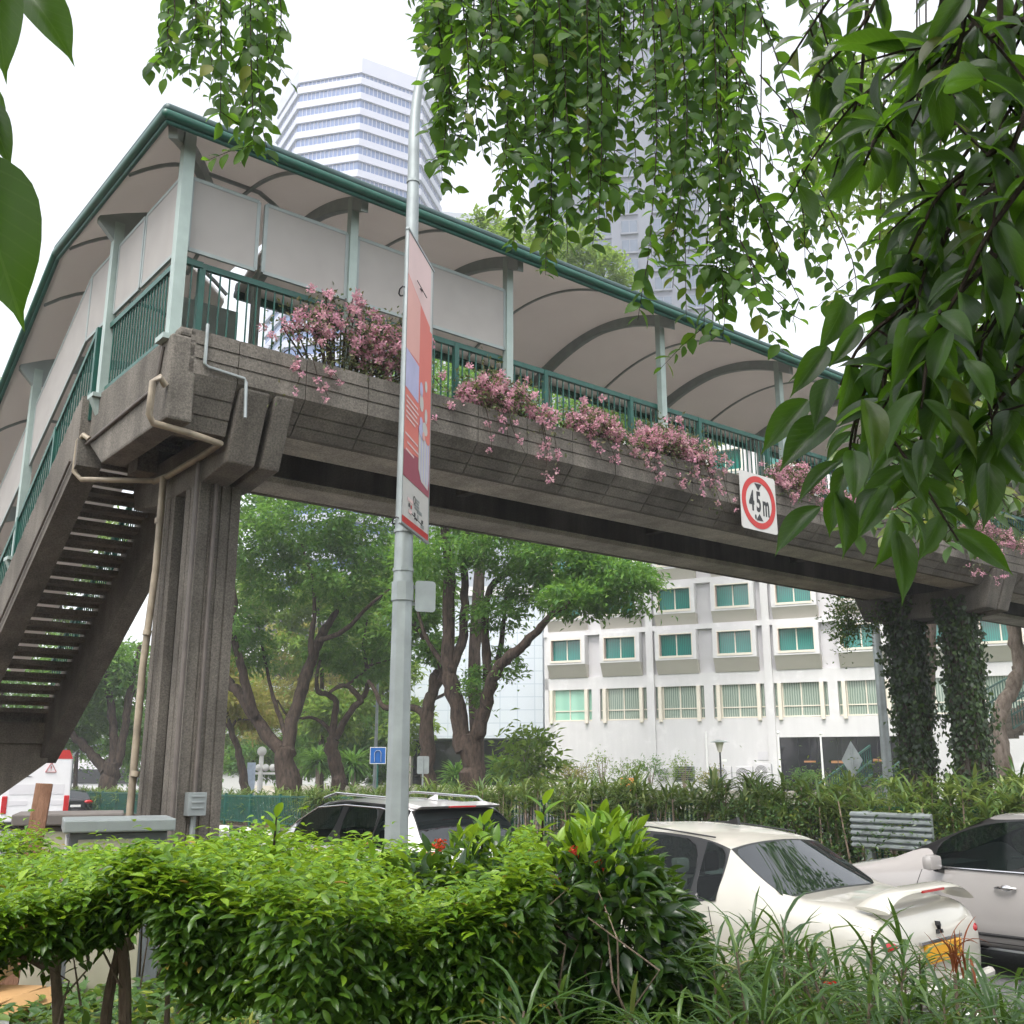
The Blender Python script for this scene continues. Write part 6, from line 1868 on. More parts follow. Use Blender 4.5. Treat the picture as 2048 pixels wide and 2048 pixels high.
# ================================================================ flowers on the bridge troughs
M['boug_leaf'] = leafmat('dusty_bougainvillea_leaf', [(0, (.05, .08, .03)), (.5, (.09, .11, .045)), (1, (.17, .15, .08))], .3, (.25, .3, .08), .6, .3)
M['dry'] = leafmat('yellow_dead_leaf', [(0, (.25, .14, .03)), (1, (.42, .34, .06))], .25, (.5, .35, .06), .6, .3)
def bougainvillea(lab, b0, b1, up, down, n, trail, seed):
    rng = np.random.default_rng(seed)
    T = thing('bougainvillea', lab, 'flowering shrub', W(0, 0), RZ, 'bougainvilleas in the bridge troughs')
    bc, hw = (b0 + b1) / 2, (b1 - b0) / 2
    m = MB(); tips, trails = [], []
    nb = 34
    for i in range(nb):
        t = rng.uniform(-1, 1); h = up * (1 - .7 * t * t) * rng.uniform(.35, 1.05)
        bx = bc + t * hw; root = (bc + t * hw * .35, 10.48, 6.35)
        pts = [root, ((root[0] + bx) / 2, 10.42, 6.45 + h * .6), (bx, 10.36 - rng.uniform(0, .16), 6.50 + h)]
        end = pts[-1]
        if rng.random() < .35:
            pts.append((end[0] + rng.uniform(-.2, .25), 10.06, end[2] - rng.uniform(.1, .35)))
        P, r = smooth_path(pts, list(np.linspace(.016, .005, len(pts))), 4)
        m.tube(P, r, 5, False); tips.append(P)
    for sg in (-1, 1):
        P, r = smooth_path([(bc, 10.48, 6.3), (bc + sg * hw * .3, 10.42, 6.5 + up * .45), (bc + sg * hw * .75, 10.34, 6.5 + up * .3)], [.035, .026, .012], 6)
        m.tube(P, r, 6, False)
    for i in range(trail):
        bx = bc + rng.uniform(-1, 1) * hw; L_ = down * rng.uniform(.4, 1); thin = True
        pts = [(bx, 10.4, 6.5), (bx + .06, 10.15, 6.55), (bx + .15, 10.10, 6.5 - L_ * .5), (bx + .15 + rng.uniform(-.1, .35), 10.12, 6.5 - L_)]
        P, r = smooth_path(pts, [.008, .007, .005, .003], 5)
        m.tube(P, r, 4, False); trails.append(P)
    m.build('branch', M['twig_dark'], T)
    C, D, N = [], [], []; Cb, Db, Nb = [], [], []
    for P, tr_ in [(p_, False) for p_ in tips] + [(p_, True) for p_ in trails]:
        P = np.array(P); k = len(P)
        def spot(lo, hi):
            i = min(k - 1, int(rng.uniform(lo, hi) * (k - 1))); return P[i]
        for c in range(rng.integers(3, 6) if tr_ else rng.integers(5, 9)):
            cen = spot(.55, 1) + rng.normal(size=3) * ([.04, .03, .05] if tr_ else [.11, .07, .09])
            q = rng.integers(10, 22) if tr_ else rng.integers(22, 40)
            off = unit(rng.normal(size=(q, 3))) * rng.uniform(.01, .05 if not tr_ else .035, (q, 1))
            Cb.append(cen + off); Db.append(off + rng.normal(size=(q, 3)) * .02); Nb.append(off * 20 + rng.normal(size=(q, 3)) * .6 + [0, -.3, .5])
        for c in range(2 if tr_ else rng.integers(7, 12)):
            cen = spot(.12, .95) + rng.normal(size=3) * [.10, .06, .08]; q = rng.integers(6, 14)
            off = rng.normal(size=(q, 3)) * .08
            C.append(cen + off); D.append(off + rng.normal(size=(q, 3)) * .05); N.append(rng.normal(size=(q, 3)) * .6 + [0, -.2, 1])
    C, D, N = map(np.concatenate, (C, D, N)); l = rng.uniform(.045, .08, len(C))
    leaves('leaves', C, D, N, l, l * .5, M['boug_leaf'], T, SMALL)
    Cb, Db, Nb = map(np.concatenate, (Cb, Db, Nb)); l = rng.uniform(.028, .048, len(Cb))
    leaves('blossoms', Cb, Db, Nb, l, l * .8, M['bract'], T, SMALL)
for i, a in enumerate([('largest pink bougainvillea mounded over the rail left of the lamp post', 4.75, 6.85, 1.05, .5, 0, 5),
                       ('bright pink bougainvillea right of the banner with long trailing stems', 7.45, 8.85, .55, 1.0, 0, 6),
                       ('faded pink bougainvillea between two roof posts in the middle of the bridge', 9.35, 10.35, .42, .4, 0, 2),
                       ('pink bougainvillea trailing down to the left of the height sign', 10.6, 12.5, .45, .85, 0, 8),
                       ('small pink bougainvillea directly right of the height sign', 13.9, 15.3, .5, .3, 0, 3),
                       ('pink bougainvillea half behind the broad dark leaves', 15.7, 18.3, .5, .4, 0, 5),
                       ('pale pink bougainvillea trailing over the pier crosshead', 19.5, 23.5, .55, 1.0, 0, 12)]):
    bougainvillea(a[0], a[1], a[2], a[3], a[4], a[5], a[6], 100 + i)

# ================================================================ clipped hedge across the foreground
def foreground_hedge():
    T = thing('hedge', 'clipped bright green hedge with bare lower stems across the left foreground', 'hedge', (0, 0, 0))
    rng = np.random.default_rng(5)
    def top(x): return 1.575 + .042 * np.sin(x * 5.1) + .03 * np.sin(x * 11.3 + 1) + .018 * np.sin(x * 27)
    def skirt(x):                                   # how far down the foliage hangs on the near side
        return np.interp(x, [-1.5, -1.35, -1.25, -1.05, -.92, -.75, -.6, -.2, .1, .3], [1.36, 1.38, 1.46, 1.46, 1.32, 1.27, 1.19, 1.15, 1.12, 1.1])
    C, D, N, tipf = [], [], [], []
    Y0, Y1 = 2.95, 4.75
    n = 66000
    x = rng.uniform(-3.1, .10, n); y = rng.uniform(Y0, Y1, n); u = rng.random(n)
    front = rng.random(n) < .52
    y = np.where(front, Y0 + np.abs(rng.normal(0, .20, n)), y)
    lump = .15 * np.sin(x * 6.3 + 1.7) * np.sin(y * 5) + .06 * np.sin(x * 15)
    y = y + np.where(front, lump, 0)
    zt = top(x) + rng.normal(0, .022, n)
    zb = np.where(front, skirt(x) + .07 * np.sin(x * 17), 1.38)
    z = np.where(front, zb + (zt - zb) * rng.random(n) ** .8, zt - np.abs(rng.normal(0, .07, n)))
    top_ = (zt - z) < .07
    # stray shoots
    sh = rng.random(n) < .022
    z = np.where(sh & top_, z + rng.uniform(.03, .10, n), z)
    az = rng.uniform(0, 6.28, n)
    d = np.stack([np.cos(az), np.sin(az) - np.where(front, .55, .1), np.where(top_, rng.uniform(-.35, .55, n), rng.uniform(-1.0, .1, n))], 1)
    nn = np.stack([rng.normal(0, .35, n), rng.normal(0, .35, n) - np.where(front & ~top_, .5, 0), np.ones(n)], 1)
    P = np.stack([x, y, z], 1)
    l = rng.uniform(.030, .050, n); w = l * rng.uniform(.40, .52, n)
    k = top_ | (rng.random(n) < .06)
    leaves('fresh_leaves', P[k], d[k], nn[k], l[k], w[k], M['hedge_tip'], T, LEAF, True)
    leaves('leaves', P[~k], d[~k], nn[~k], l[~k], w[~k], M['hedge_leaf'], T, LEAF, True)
    dd = rng.random(n) < .006
    leaves('dry_leaves', P[dd] + [0, -.02, .01], d[dd], nn[dd], l[dd], w[dd], M['dry'], T, LEAF, True)
    # stems with a few traced from the photograph's forked trunks
    st = [[(250, 2100), (250, 1960), (243, 1885), (225, 1850), (190, 1815), (150, 1785), (120, 1760)], [(236, 1862), (215, 1810), (208, 1770), (200, 1730)],
          [(262, 1900), (259, 1868), (268, 1820), (290, 1770)],
          [(118, 2100), (112, 1960), (95, 1880), (78, 1830), (72, 1780), (60, 1730)], [(113, 1965), (118, 1900), (112, 1840), (118, 1780)], [(92, 1935), (60, 1920), (20, 1905)],
          [(205, 2100), (218, 1990), (238, 1900), (245, 1850), (262, 1790)], [(245, 2100), (243, 1950), (250, 1870)],
          [(560, 2100), (552, 2000), (548, 1930), (560, 1860), (545, 1790)], [(426, 2100), (428, 2000), (440, 1930), (430, 1850)], [(700, 2100), (698, 1990), (700, 1900), (690, 1820)],
          [(596, 1900), (595, 1800), (594, 1750)], [(880, 2100), (868, 2000), (880, 1930), (900, 1870), (935, 1820), (960, 1770)], [(330, 2100), (335, 2000), (330, 1900)], [(770, 2080), (778, 1980), (770, 1880), (790, 1800)],
          [(640, 1790), (660, 1830), (672, 1880), (668, 1950)], [(480, 1790), (500, 1850), (540, 1900)], [(1010, 2060), (1000, 1950), (985, 1880), (960, 1800)]]
    m = MB()
    for i, s in enumerate(st):
        Yd = 3.35 + .13 * (i % 5)
        P_ = [tuple(at(u, v, Yd)) for u, v in s]
        r0 = .019 if len(s) >= 5 else .012
        pp, rr = smooth_path(P_, list(np.linspace(r0, r0 * .45, len(P_))), 4); m.tube(pp, rr, 8, False)
    for i in range(110):                            # fine twigs inside the foliage
        x0, y0 = rng.uniform(-2.9, .35), rng.uniform(3.1, 4.5); z0 = rng.uniform(1.12, 1.28)
        q = [(x0, y0, z0), (x0 + rng.uniform(-.12, .12), y0 + rng.uniform(-.1, .1), z0 + .15), (x0 + rng.uniform(-.25, .25), y0 + rng.uniform(-.2, .2), z0 + .26)]
        m.tube(q, [.004, .003, .002], 4, False)
    m.build('stems', M['twig'], T, smooth=True)
foreground_hedge()

def ixora():
    T = thing('ixora_shrub', 'dark round shrub with small red flower heads at the right end of the hedge', 'shrub', (.22, 3.72, .44))
    rng = np.random.default_rng(9)
    n = 9000
    u = unit(rng.normal(size=(n, 3))); r = (.45 + .55 * rng.random(n) ** .4)[:, None]
    ctr = np.where(rng.random((n, 1)) < .62, [[.07, 0, .76]], [[-.40, .25, .84]])
    rad = np.where(ctr[:, :1] > -.2, [[.36, .52, .50]], [[.50, .5, .36]])
    P = ctr + u * r * rad; P[:, 2] += .04 * np.sin(P[:, 0] * 14) 
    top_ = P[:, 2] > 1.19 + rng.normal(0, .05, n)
    d = u * [1, 1, .5] + rng.normal(size=(n, 3)) * .5; d[:, 2] += np.where(top_, .5, -.3)
    nn = np.array([0, 0, 1.0]) + rng.normal(size=(n, 3)) * .45 + u * .4
    l = rng.uniform(.055, .095, n); w = l * rng.uniform(.38, .48, n)
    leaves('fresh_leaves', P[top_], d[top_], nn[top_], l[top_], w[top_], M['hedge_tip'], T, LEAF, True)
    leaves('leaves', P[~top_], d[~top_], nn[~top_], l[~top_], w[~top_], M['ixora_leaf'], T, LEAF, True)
    m = MB()
    for i in range(16):
        a = i * .9; m.tube([(.05 * math.cos(a), .05 * math.sin(a), -.05), (.15 * math.cos(a), .18 * math.sin(a), .45), (.3 * math.cos(a), .4 * math.sin(a), 1.0)], [.016, .012, .005], 6, False)
    # tall shoots standing over the top
    tips = [(960, 1690, 1650), (1080, 1680, 1610), (1150, 1700, 1660), (545, 1690, 1635)]
    C, D, N = [], [], []
    o = Vector((.22, 3.72, .44))
    for u0, v0, v1 in tips:
        a, b = at(u0, v0 + 40, 4.0) - o, at(u0 + 8, v1, 4.0) - o
        m.tube([a, (a + b) / 2, b], [.006, .005, .003], 5, False)
        for k in range(11):
            t = k / 10; c = a + (b - a) * t; an = k * 2.4
            C.append(c); D.append((math.cos(an), math.sin(an), .35 + .6 * t)); N.append((-.3 * math.cos(an), -.3 * math.sin(an), 1))
    m.build('stems', M['twig_dark'], T, smooth=True)
    l = rng.uniform(.07, .11, len(C))
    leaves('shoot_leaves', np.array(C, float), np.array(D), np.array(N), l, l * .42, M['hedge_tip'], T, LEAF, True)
    for u0, v0 in ((1148, 1703), (1200, 1733), (1206, 1808), (880, 1690), (790, 1820), (1120, 1760)):
        c = at(u0, v0, 3.55 if u0 > 1000 else 3.4) - o; q = 34
        off = unit(rng.normal(size=(q, 3))) * .018
        l = rng.uniform(.011, .018, q)
        leaves('flower_head', np.array(c) + off * rng.uniform(.4, 1, (q, 1)), rng.normal(size=(q, 3)), off, l, l * .7, M['redflower'], T, SMALL)
ixora()

def undergrowth():
    rng = np.random.default_rng(21); n = 12000
    x = rng.uniform(-2.6, .9, n); y = rng.uniform(2.9, 7.5, n)
    h = np.interp(x, [-2.6, -1.6, -.9, -.4, .9], [.42, .45, .25, .22, .28]) * np.interp(y, [2.9, 4.5, 7.5], [1.25, 1, .45])
    z = .44 + h * rng.random(n) ** .6
    d = np.stack([rng.normal(size=n), rng.normal(size=n) - .3, rng.normal(size=n) * .35 - .1], 1)
    nn = np.stack([rng.normal(size=n) * .4, rng.normal(size=n) * .4, np.ones(n)], 1)
    l = rng.uniform(.05, .10, n)
    o = leaves('undergrowth', np.stack([x, y, z], 1), d, nn, l, l * .55, M['weed'], None, LEAF, True)
    tag(o, 'low weedy undergrowth beneath the hedge', 'undergrowth', kind='stuff')
    n = 3500
    x = rng.uniform(-3, 2.2, n); y = rng.uniform(3.4, 8.2, n)
    litter = leafmat('dry_leaf', [(0, (.16, .08, .03)), (.6, (.26, .13, .05)), (1, (.36, .24, .09))], .15, (.4, .2, .05), .8, .2)
    l = rng.uniform(.05, .10, n)
    o = leaves('leaf_litter', np.stack([x, y, np.full(n, .455)], 1), np.stack([rng.normal(size=n), rng.normal(size=n), rng.normal(size=n) * .15], 1), np.stack([rng.normal(size=n) * .3, rng.normal(size=n) * .3, np.ones(n)], 1), l, l * .5, litter, None, LEAF)
    tag(o, 'brown fallen leaves littering the verge', 'leaf litter', kind='stuff')
undergrowth()

# ---------------------------------------------------------------- strap leaved plants in the right foreground
def reed(x, y, h, rng, first):
    "slender culm with whorls of narrow arching leaves"
    T = thing('reed_plant', 'slender stemmed plant with whorls of narrow arching leaves in front of the cars', 'plant', (x, y, .42), 0, 'narrow leaved plants in the right foreground')
    m = MB(); B_, A_, E_, L_, W_, DR = [], [], [], [], [], []
    for c in range(rng.integers(3, 6)):
        ox, oy = rng.normal(0, .07, 2); lx, ly = rng.normal(0, .13, 2); hh = h * rng.uniform(.62, 1.05)
        P, r = smooth_path([(ox, oy, -.05), (ox + lx * .3, oy + ly * .3, hh * .5), (ox + lx, oy + ly, hh)], [.007, .006, .003], 5)
        m.tube(P, r, 5, False)
        nl = int(rng.integers(26, 40))
        for k in range(nl):
            t = rng.uniform(.42, 1) ** .8; i = t * (len(P) - 1); a = int(i); f = i - a
            q = np.array(P[a]) * (1 - f) + np.array(P[min(a + 1, len(P) - 1)]) * f
            B_.append(q); A_.append(rng.uniform(0, 6.28)); E_.append(rng.uniform(.25, 1.35) if t > .9 else rng.uniform(-.1, .95))
            L_.append(rng.uniform(.13, .26)); W_.append(rng.uniform(.009, .017)); DR.append(rng.uniform(.5, 1.9))
    m.build('stem', M['twig'], T)
    blades('foliage', np.array(B_), np.array(A_), np.array(E_), np.array(L_), np.array(W_), np.array(DR), M['strap'], T, 4)

def lily(x, y, s, rng):
    T = thing('strap_leaf_clump', 'low clump of broad glossy strap leaves at the bottom edge', 'plant', (x, y, .44), 0, 'strap leaf clumps at the bottom edge')
    n = int(rng.integers(34, 48))
    blades('foliage', np.zeros((n, 3)) + rng.normal(size=(n, 3)) * [.06, .06, .02], rng.uniform(0, 6.28, n), rng.uniform(.75, 1.5, n), rng.uniform(.5, .95, n) * s, rng.uniform(.022, .036, n), rng.uniform(.9, 2.1, n), M['strap'], T, 7)
    m = MB(); m.tube([(0, 0, -.1), (0, 0, .08)], [.06, .04], 7); m.build('base', M['twig'], T)
rr = np.random.default_rng(33)
for i in range(84):
    u = rr.uniform(1080, 2080); Y = rr.uniform(2.75, 4.3)
    vt = np.interp(u, [1080, 1250, 1450, 1640, 1780, 1900, 1960, 2080], [1920, 1890, 1868, 1835, 1830, 1880, 1890, 1880]) + rr.uniform(0, 130)
    p = at(u, vt, Y); reed(p.x, p.y, max(.45, p.z - .42 - .06), rr, i == 0)
for i in range(46):
    u = rr.uniform(930, 1750) if i < 33 else rr.uniform(1700, 2080); Y = rr.uniform(2.55, 3.5)
    p = at(u, 2000, Y); lily(p.x, p.y, rr.uniform(.75, 1.05), rr)
for i, (u, Y) in enumerate(((1000, 3.6), (1090, 3.7), (1170, 3.5), (930, 3.8), (1040, 3.1), (1130, 3.0), (1230, 3.1))):
    p = at(u, 2000, Y); lily(p.x, p.y, 1.05, rr)
# rusty dead leaf spikes in front of the boot
p = at(1892, 1830, 3.6)
T = thing('dead_stalk', 'rusty brown dried leaf bundle standing in front of the white car boot', 'plant', (p.x, p.y, .44))
rust = leafmat('rusty_dry_leaf', [(0, (.20, .055, .025)), (1, (.38, .13, .06))], .2, (.4, .15, .05), .7, .2)
m = MB(); m.tube([(0, 0, 0), (.01, 0, p.z - .62)], [.008, .006], 6); m.build('stem', M['twig'], T)
n = 24; zt = p.z - .44
blades('dry_leaves', np.tile([.01, 0, zt - .16], (n, 1)) + rr.normal(size=(n, 3)) * [.03, .02, .03], rr.uniform(0, 6.28, n), rr.uniform(1.3, 1.57, n), rr.uniform(.06, .15, n), np.full(n, .009), rr.uniform(.0, 2.4, n), rust, T, 7)

# ================================================================ overhanging branches
def hang_spray(path, spacing, llen, rng, C, D, N, L, droop=.6, ratio=.5):
    "leaves set alternately along a twig path (list of points)"
    P = np.array(path, float); seg = np.linalg.norm(np.diff(P, axis=0), axis=1); tot = seg.sum(); cum = np.concatenate([[0], np.cumsum(seg)])
    k = max(2, int(tot / spacing)); side = 1
    for i in range(k):
        s = (i + rng.uniform(.2, .8)) / k * tot
        j = min(len(seg) - 1, np.searchsorted(cum, s) - 1); j = max(j, 0)
        t = (s - cum[j]) / max(seg[j], 1e-6); q = P[j] + (P[j+1] - P[j]) * t; dr = (P[j+1] - P[j]) / max(seg[j], 1e-6)
        sd = np.cross(dr, [0, -1, .25]); sd /= max(np.linalg.norm(sd), 1e-6)
        side = -side
        d = dr * .55 + sd * side * rng.uniform(.55, 1.0) + rng.normal(size=3) * .25; d[2] -= droop * rng.uniform(.3, 1)
        C.append(q); D.append(d); N.append(np.array([rng.normal() * .45, -.55 + rng.normal() * .5, .8])); L.append(llen * rng.uniform(.6, 1.2))

def branch_thing(label, strands, Yr, llen, mat, seed, spacing=.03, tm=LEAF, rad=.004, ratio=.74, wander=10, droop=.6, extra=None, twigmat=None, clear=None):
    rng = np.random.default_rng(seed)
    T = thing('overhanging_branch', label, 'tree branch', tuple(at(strands[0][0][0], strands[0][0][1], (Yr[0] + Yr[1]) / 2)), 0, 'branches hanging into the top of the view')
    o = np.array(T.location)
    C, D, N, L = [], [], [], []; m = MB()
    for s in strands:
        Y = rng.uniform(*Yr)
        P = []
        for i, (u, v) in enumerate(s):
            P.append(np.array(at(u + (rng.normal() * wander if i else 0), v, Y)) - o)
        pp, r = smooth_path(P, list(np.linspace(rad, rad * .4, len(P))), 4)
        m.tube(pp, r, 5, False)
        hang_spray(pp, spacing, llen, rng, C, D, N, L, droop)
        for q in range(int(len(pp) * .32)):                       # short side twigs
            c = np.array(pp[int(rng.integers(1, len(pp)))]); e = c + np.array([rng.normal() * .10, rng.normal() * .10, -abs(rng.normal()) * .10 - .03]) * min(1.15, llen / .07)
            if clear and clear(e + o): continue
            m.tube([c, (c + e) / 2 + [0, 0, .01], e], [rad * .6, rad * .5, rad * .3], 4, False)
            hang_spray([c, (c + e) / 2, e], spacing * .8, llen, rng, C, D, N, L, droop)
    # carry every twig up to a bough of the roadside tree above the view
    us = [s_[0][0] for s_ in strands]; um = sum(us) / len(us); Ym = (Yr[0] + Yr[1]) / 2
    hub = np.array(at(um, -420, Ym)) - o
    limb = np.array((0.3, 1.5, 8.9) if um < 1500 else (3.0, 1.6, 7.8)) - o
    pp, r = smooth_path([hub, (hub + limb) / 2 + [0, 0, .25], limb], [.014, .022, .04], 5); m.tube(pp, r, 7, False)
    for s_ in strands:
        u0, v0 = s_[0]
        if v0 > 20 and u0 < 2040 and rng.random() < .82: continue
        a0 = np.array(at(u0, v0, Ym)) - o; b0 = np.array(at(u0 + (um - u0) * .15, min(v0 - 120, -200), Ym)) - o
        m.tube([a0, (a0 + b0) / 2 + [.01, 0, 0], b0, hub], [rad, rad, rad * 1.2, rad * 1.6], 4, False)
    if clear:                                     # keep the twigs of this bough from hanging across the sign
        keep = [i for i in range(len(C)) if not clear(np.array(C[i]) + np.array(D[i]) / np.linalg.norm(D[i]) * L[i] * .6 + o)]
        C, D, N, L = [[a[i] for i in keep] for a in (C, D, N, L)]
    if extra:
        for (u0, v0, u1, v1, Y, wd) in extra:
            a, b = np.array(at(u0, v0, Y)) - o, np.array(at(u1, v1, Y - .08 * rng.random())) - o
            C.append(a); D.append(b - a); N.append(np.array([rng.normal() * .35, -.75, .6])); L.append(float(np.linalg.norm(b - a)))
    m.build('twigs', twigmat or M['twig_dark'], T, smooth=True)
    C, D, N, L = map(np.array, (C, D, N, L))
    leaves('leaves', C, D, N, L, L * ratio * rng.uniform(.85, 1.15, len(L)), mat, T, tm, True)
    return T

rg = np.random.default_rng(77)
# cluster at upper left
S = []
for u0, u1, vb in ((330, 325, 110), (345, 338, 125), (340, 335, 60), (360, 352, 100), (380, 372, 150), (410, 420, 230), (440, 450, 250), (470, 480, 280), (500, 505, 290), (520, 528, 270), (540, 552, 190), (555, 560, 120), (455, 440, 170), (490, 495, 210), (395, 400, 90), (530, 520, 220), (510, 490, 300), (425, 415, 180), (550, 545, 80)):
    S.append([(u0, -60), ((u0 + u1) / 2, vb * .4), (u1, vb)])
branch_thing('hanging leafy spray at the upper left, left of the lamp post', S, (4.0, 4.9), .080, M['over'], 1, .033)
# long curtain, three branches side by side
env = [(850, 60), (880, 240), (870, 395), (905, 370), (930, 330), (950, 260), (985, 430), (1010, 500), (1050, 530), (1080, 540), (1110, 500), (1145, 520), (1180, 545), (1210, 470), (1240, 420)]
def curtain_strands(u0, u1, n, prof, top=-70):
    S = []
    for i in range(n):
        u = rg.uniform(u0, u1); vb = np.interp(u, [p[0] for p in prof], [p[1] for p in prof]) * (rg.uniform(.35, 1.0) if i % 3 else rg.uniform(.85, 1.0))
        S.append([(u + rg.normal() * 14, top), (u + rg.normal() * 10, vb * .5), (u, vb)])
    return S
pr1 = [(850, 40), (872, 120), (882, 380), (915, 360), (950, 260), (990, 400), (1010, 470)]
pr2 = [(980, 400), (1010, 490), (1050, 520), (1080, 540), (1110, 500), (1145, 520), (1180, 545), (1230, 420)]
pr3 = [(1220, 420), (1260, 420), (1300, 480), (1320, 560), (1350, 640), (1380, 700), (1430, 720), (1470, 700), (1500, 560)]
branch_thing('dense hanging leaf curtain directly right of the lamp post arm', curtain_strands(868, 1000, 15, pr1), (4.1, 5.2), .080, M['over'], 2, .033, droop=.5)
branch_thing('broad leaf curtain over the middle of the bridge roof', curtain_strands(990, 1225, 30, pr2), (4.1, 5.4), .080, M['over'], 3, .033, droop=.5)
branch_thing('long trailing leaf curtain reaching lowest over the bridge roof', curtain_strands(1250, 1500, 25, pr3), (4.0, 5.2), .080, M['over'], 4, .033, droop=.5)
# short tufts along the top
S = [[(u, -60), (u + 5, 0), (u + rg.uniform(-10, 10), rg.uniform(30, 130))] for u in rg.uniform(840, 1500, 46)]
branch_thing('thick leafy mass along the top edge above the leaf curtains', S, (4.2, 5.6), .080, M['over'], 5, .033)
# scattered sprays against the white sky
S = [[(1440, 130), (1500, 380), (1530, 440)], [(1450, 300), (1530, 420), (1590, 560)], [(1500, 350), (1560, 520), (1600, 600)], [(1480, 480), (1540, 600), (1600, 640)], [(1600, 330), (1640, 450), (1660, 560)], [(1560, 250), (1600, 400), (1620, 520)], [(1440, 60), (1500, 200), (1540, 330)], [(1500, -40), (1560, 150), (1600, 280)], [(1520, 380), (1610, 470), (1680, 600)], [(1560, -60), (1620, 60), (1680, 160)], [(1640, 380), (1680, 520), (1710, 640)], [(1480, 250), (1560, 330), (1640, 420)], [(1520, 150), (1600, 240), (1660, 330)], [(1450, 420), (1500, 520), (1560, 600)]]
branch_thing('sparse leaf sprays against the white sky between the curtains and the dark leaves', S, (3.8, 4.8), .080, M['over'], 6, .044)
S = [[(u, 60 + rg.uniform(0, 60)), (u + 10, 240), (u + rg.uniform(-20, 20), rg.uniform(330, 500))] for u in rg.uniform(1620, 1880, 34)]
branch_thing('fine light green leaves behind the dark branch at the upper right', S, (5.2, 6.5), .075, M['rain_light'], 7, .035)
S = [[(rg.uniform(1700, 2080), rg.uniform(640, 800)), (rg.uniform(1700, 2060), 880), (rg.uniform(1680, 2060), rg.uniform(950, 1150))] for k in range(26)]
branch_thing('small bright leaves low on the right in front of the bridge flowers', S, (3.6, 4.6), .085, M['weed'], 8, .05)
# dark broad leaved branches close to the lens
BIG = [(1616, 799, 1527, 892), (1665, 839, 1566, 917), (1659, 758, 1631, 842), (1656, 693, 1588, 780), (1678, 923, 1594, 991), (1641, 1013, 1547, 1094), (1728, 799, 1759, 914), (1746, 774, 1790, 880), (1706, 901, 1712, 985), (1672, 985, 1703, 1097), (1681, 973, 1656, 1066), (1759, 976, 1712, 1026), (1777, 973, 1721, 1066), (1787, 1026, 1768, 1125), (1793, 1060, 1815, 1190), (1805, 1013, 1861, 1085), (1805, 917, 1858, 1004), (1957, 892, 1939, 967), (1976, 926, 1976, 1041), (2007, 786, 2023, 848), (1892, 774, 1846, 876), (1720, 650, 1668, 722), (1760, 700, 1740, 800), (1800, 760, 1790, 860), (1700, 720, 1690, 830), (1930, 720, 1990, 800), (2040, 760, 2030, 880), (1900, 650, 1860, 760), (1690, 600, 1650, 690), (1740, 880, 1730, 960), (1820, 640, 1800, 760), (1850, 880, 1840, 960), (1960, 700, 2010, 790)]
ex = [(a, b, c, d, rg.uniform(1.7, 2.1), 1) for a, b, c, d in BIG]
tw = [[(1930, 380), (1850, 560), (1770, 720), (1700, 860), (1690, 960)], [(2060, 560), (1950, 680), (1850, 830), (1800, 1000)], [(2080, 700), (2000, 800), (1970, 900)], [(1830, 600), (1730, 680), (1670, 770)], [(1770, 740), (1760, 850), (1770, 960)]]
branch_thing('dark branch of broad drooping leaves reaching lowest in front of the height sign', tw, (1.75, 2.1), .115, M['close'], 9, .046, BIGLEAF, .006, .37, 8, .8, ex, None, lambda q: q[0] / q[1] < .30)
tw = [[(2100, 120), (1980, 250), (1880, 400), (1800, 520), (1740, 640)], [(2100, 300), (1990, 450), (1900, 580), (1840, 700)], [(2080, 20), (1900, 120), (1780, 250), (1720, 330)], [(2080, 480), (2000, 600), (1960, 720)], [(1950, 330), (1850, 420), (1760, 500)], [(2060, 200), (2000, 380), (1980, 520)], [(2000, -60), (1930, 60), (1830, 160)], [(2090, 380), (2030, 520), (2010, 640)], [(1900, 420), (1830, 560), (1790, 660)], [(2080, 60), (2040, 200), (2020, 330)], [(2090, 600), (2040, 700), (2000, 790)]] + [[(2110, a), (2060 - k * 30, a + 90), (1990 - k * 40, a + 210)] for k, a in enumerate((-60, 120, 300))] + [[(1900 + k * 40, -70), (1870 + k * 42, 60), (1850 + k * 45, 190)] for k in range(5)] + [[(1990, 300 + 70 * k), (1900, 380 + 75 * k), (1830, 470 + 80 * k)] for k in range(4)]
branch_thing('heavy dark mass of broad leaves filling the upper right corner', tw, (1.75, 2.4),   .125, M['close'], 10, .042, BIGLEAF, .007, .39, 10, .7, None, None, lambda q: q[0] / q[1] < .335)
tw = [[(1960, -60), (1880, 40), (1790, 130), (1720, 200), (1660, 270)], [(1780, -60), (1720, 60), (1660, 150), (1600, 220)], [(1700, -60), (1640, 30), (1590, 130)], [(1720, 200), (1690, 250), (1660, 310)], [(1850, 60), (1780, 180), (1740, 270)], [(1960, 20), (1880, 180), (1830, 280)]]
branch_thing('dark leafy branch slanting left from the upper right corner', tw, (2.3, 3.0), .10, M['close'], 11, .036, BIGLEAF, .006, .42, 10, .6, None, None, lambda q: q[0] / q[1] < .25)
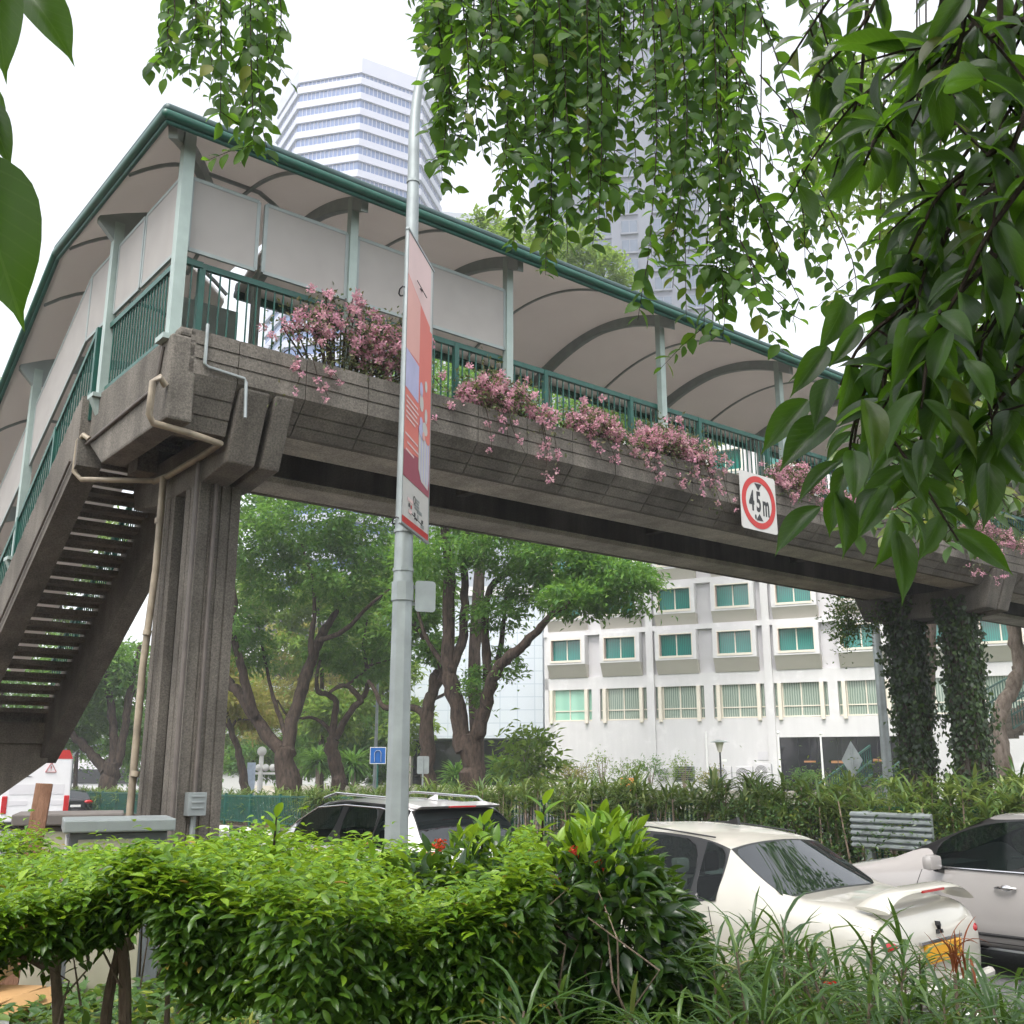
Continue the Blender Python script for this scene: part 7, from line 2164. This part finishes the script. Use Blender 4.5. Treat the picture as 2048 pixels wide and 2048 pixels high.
# big leaves hanging in from the upper left corner
def corner_leaves():
    T = thing('overhanging_branch', 'few large close leaves hanging in at the upper left corner', 'tree branch', tuple(at(-40, 100, 1.1)), 0, 'branches hanging into the top of the view')
    o = np.array(T.location)
    L_ = [(-75, 300, 36, 608, 1.10, .52), (-10, -60, 5, 128, 1.15, .42), (40, -30, 142, 95, 1.3, .46), (-30, 200, 18, 318, 1.2, .35), (-60, 150, -30, 330, 1.25, .5)]
    C, D, N, L, Wd = [], [], [], [], []
    for u0, v0, u1, v1, Y, w in L_:
        a, b = np.array(at(u0, v0, Y)) - o, np.array(at(u1, v1, Y - .01)) - o
        l = np.linalg.norm(b - a); C.append(a); D.append(b - a); N.append([.25, -1, .35]); L.append(l); Wd.append(l * w)
    leaves('leaves', np.array(C), np.array(D), np.array(N, float), np.array(L), np.array(Wd), M['close'], T, BIGLEAF, True)
    m = MB(); P = [np.array(at(u, v, 1.2)) - o for u, v in ((-120, -80), (-70, 80), (-60, 200), (-75, 300))]
    pp, r = smooth_path(P, [.006, .005, .004, .003], 4); m.tube(pp, r, 6, False); m.build('twigs', M['twig_dark'], T)
corner_leaves()

# ================================================================ the roadside tree whose boughs these are, standing behind the viewer
def roadside_tree():
    limbs = [([(1.6, -5.5, .3), (1.5, -5.4, 3), (1.2, -4.8, 5.5), (.6, -3.5, 7.5), (.2, -1.5, 8.6), (.3, 1.5, 8.9)], [.42, .34, .28, .2, .14, .06]),
             ([(1.3, -5.0, 4.8), (2.6, -3.6, 6.6), (3.2, -1.2, 7.6), (3.0, 1.6, 7.8)], [.22, .17, .11, .05]),
             ([(1.4, -5.2, 4.2), (-.6, -5.2, 6.4), (-2.6, -4.6, 7.6), (-4.0, -2.0, 8.0)], [.22, .16, .10, .05]),
             ([(1.5, -5.4, 3.6), (3.4, -7, 6), (5, -9, 7.5)], [.2, .14, .06])]
    clumps = [((.3, -2.6, 8.2), (3.4, 2.6, 1.1), 1.2), ((-3.6, -3.4, 7.8), (2.8, 3.0, 1.3), 1.1), ((3.6, -2.6, 7.4), (2.6, 3.2, 1.3), 1.1), ((0, -6.5, 8.6), (4, 3.5, 1.6), 1.2), ((4.6, -8.6, 7.6), (3.2, 3, 1.6), 1), ((-3.5, -9, 7.8), (3.6, 3, 1.6), 1), ((-1.2, -2.6, 6.4), (2.6, 2.2, .8), .7), ((2.2, -3.8, 5.6), (2.6, 2.4, .8), .7)]
    tree('roadside_tree', 'broad roadside tree on the verge whose boughs overhang the view', (1.6, -5.5, .3), limbs, clumps, 26000, .30, M['over'], M['bark'], None)
roadside_tree()

def belt_behind():
    rng = np.random.default_rng(4); cl = []
    for i in range(34):
        a = -math.pi * (i + .5) / 34; r = rng.uniform(15, 22)
        cl.append(((r * math.cos(a) * 1.3, -1.0 + r * math.sin(a) * .9, rng.uniform(1.5, 6.5)), (2.6, 2.6, 2.4), 1))
    A = crown_arrays(cl, 16000, .42)
    tag(leaves('shrubbery', *A, M['over'], None, SMALL), 'dense green planting along the verge behind the viewer', 'shrubbery', kind='stuff')
belt_behind()
# ================================================================ humid air
def haze():
    m = MB(); m.box(-420, 420, -60, 420, -12, 185)
    mt = bpy.data.materials.new('humid_air'); mt.use_nodes = True
    nt = mt.node_tree; nt.nodes.remove(nt.nodes['Principled BSDF'])
    v = nt.nodes.new('ShaderNodeVolumePrincipled'); v.inputs['Color'].default_value = (.93, .95, 1.0, 1); v.inputs['Density'].default_value = 0.0009
    v.inputs['Anisotropy'].default_value = 0.2
    nt.links.new(v.outputs[0], nt.nodes['Material Output'].inputs['Volume'])
    o = m.build('haze', mt)
    tag(o, 'pale humid haze filling the air', 'haze', kind='stuff')
haze()
SC.cycles.volume_bounces = 1
SC.cycles.volume_step_rate = 10
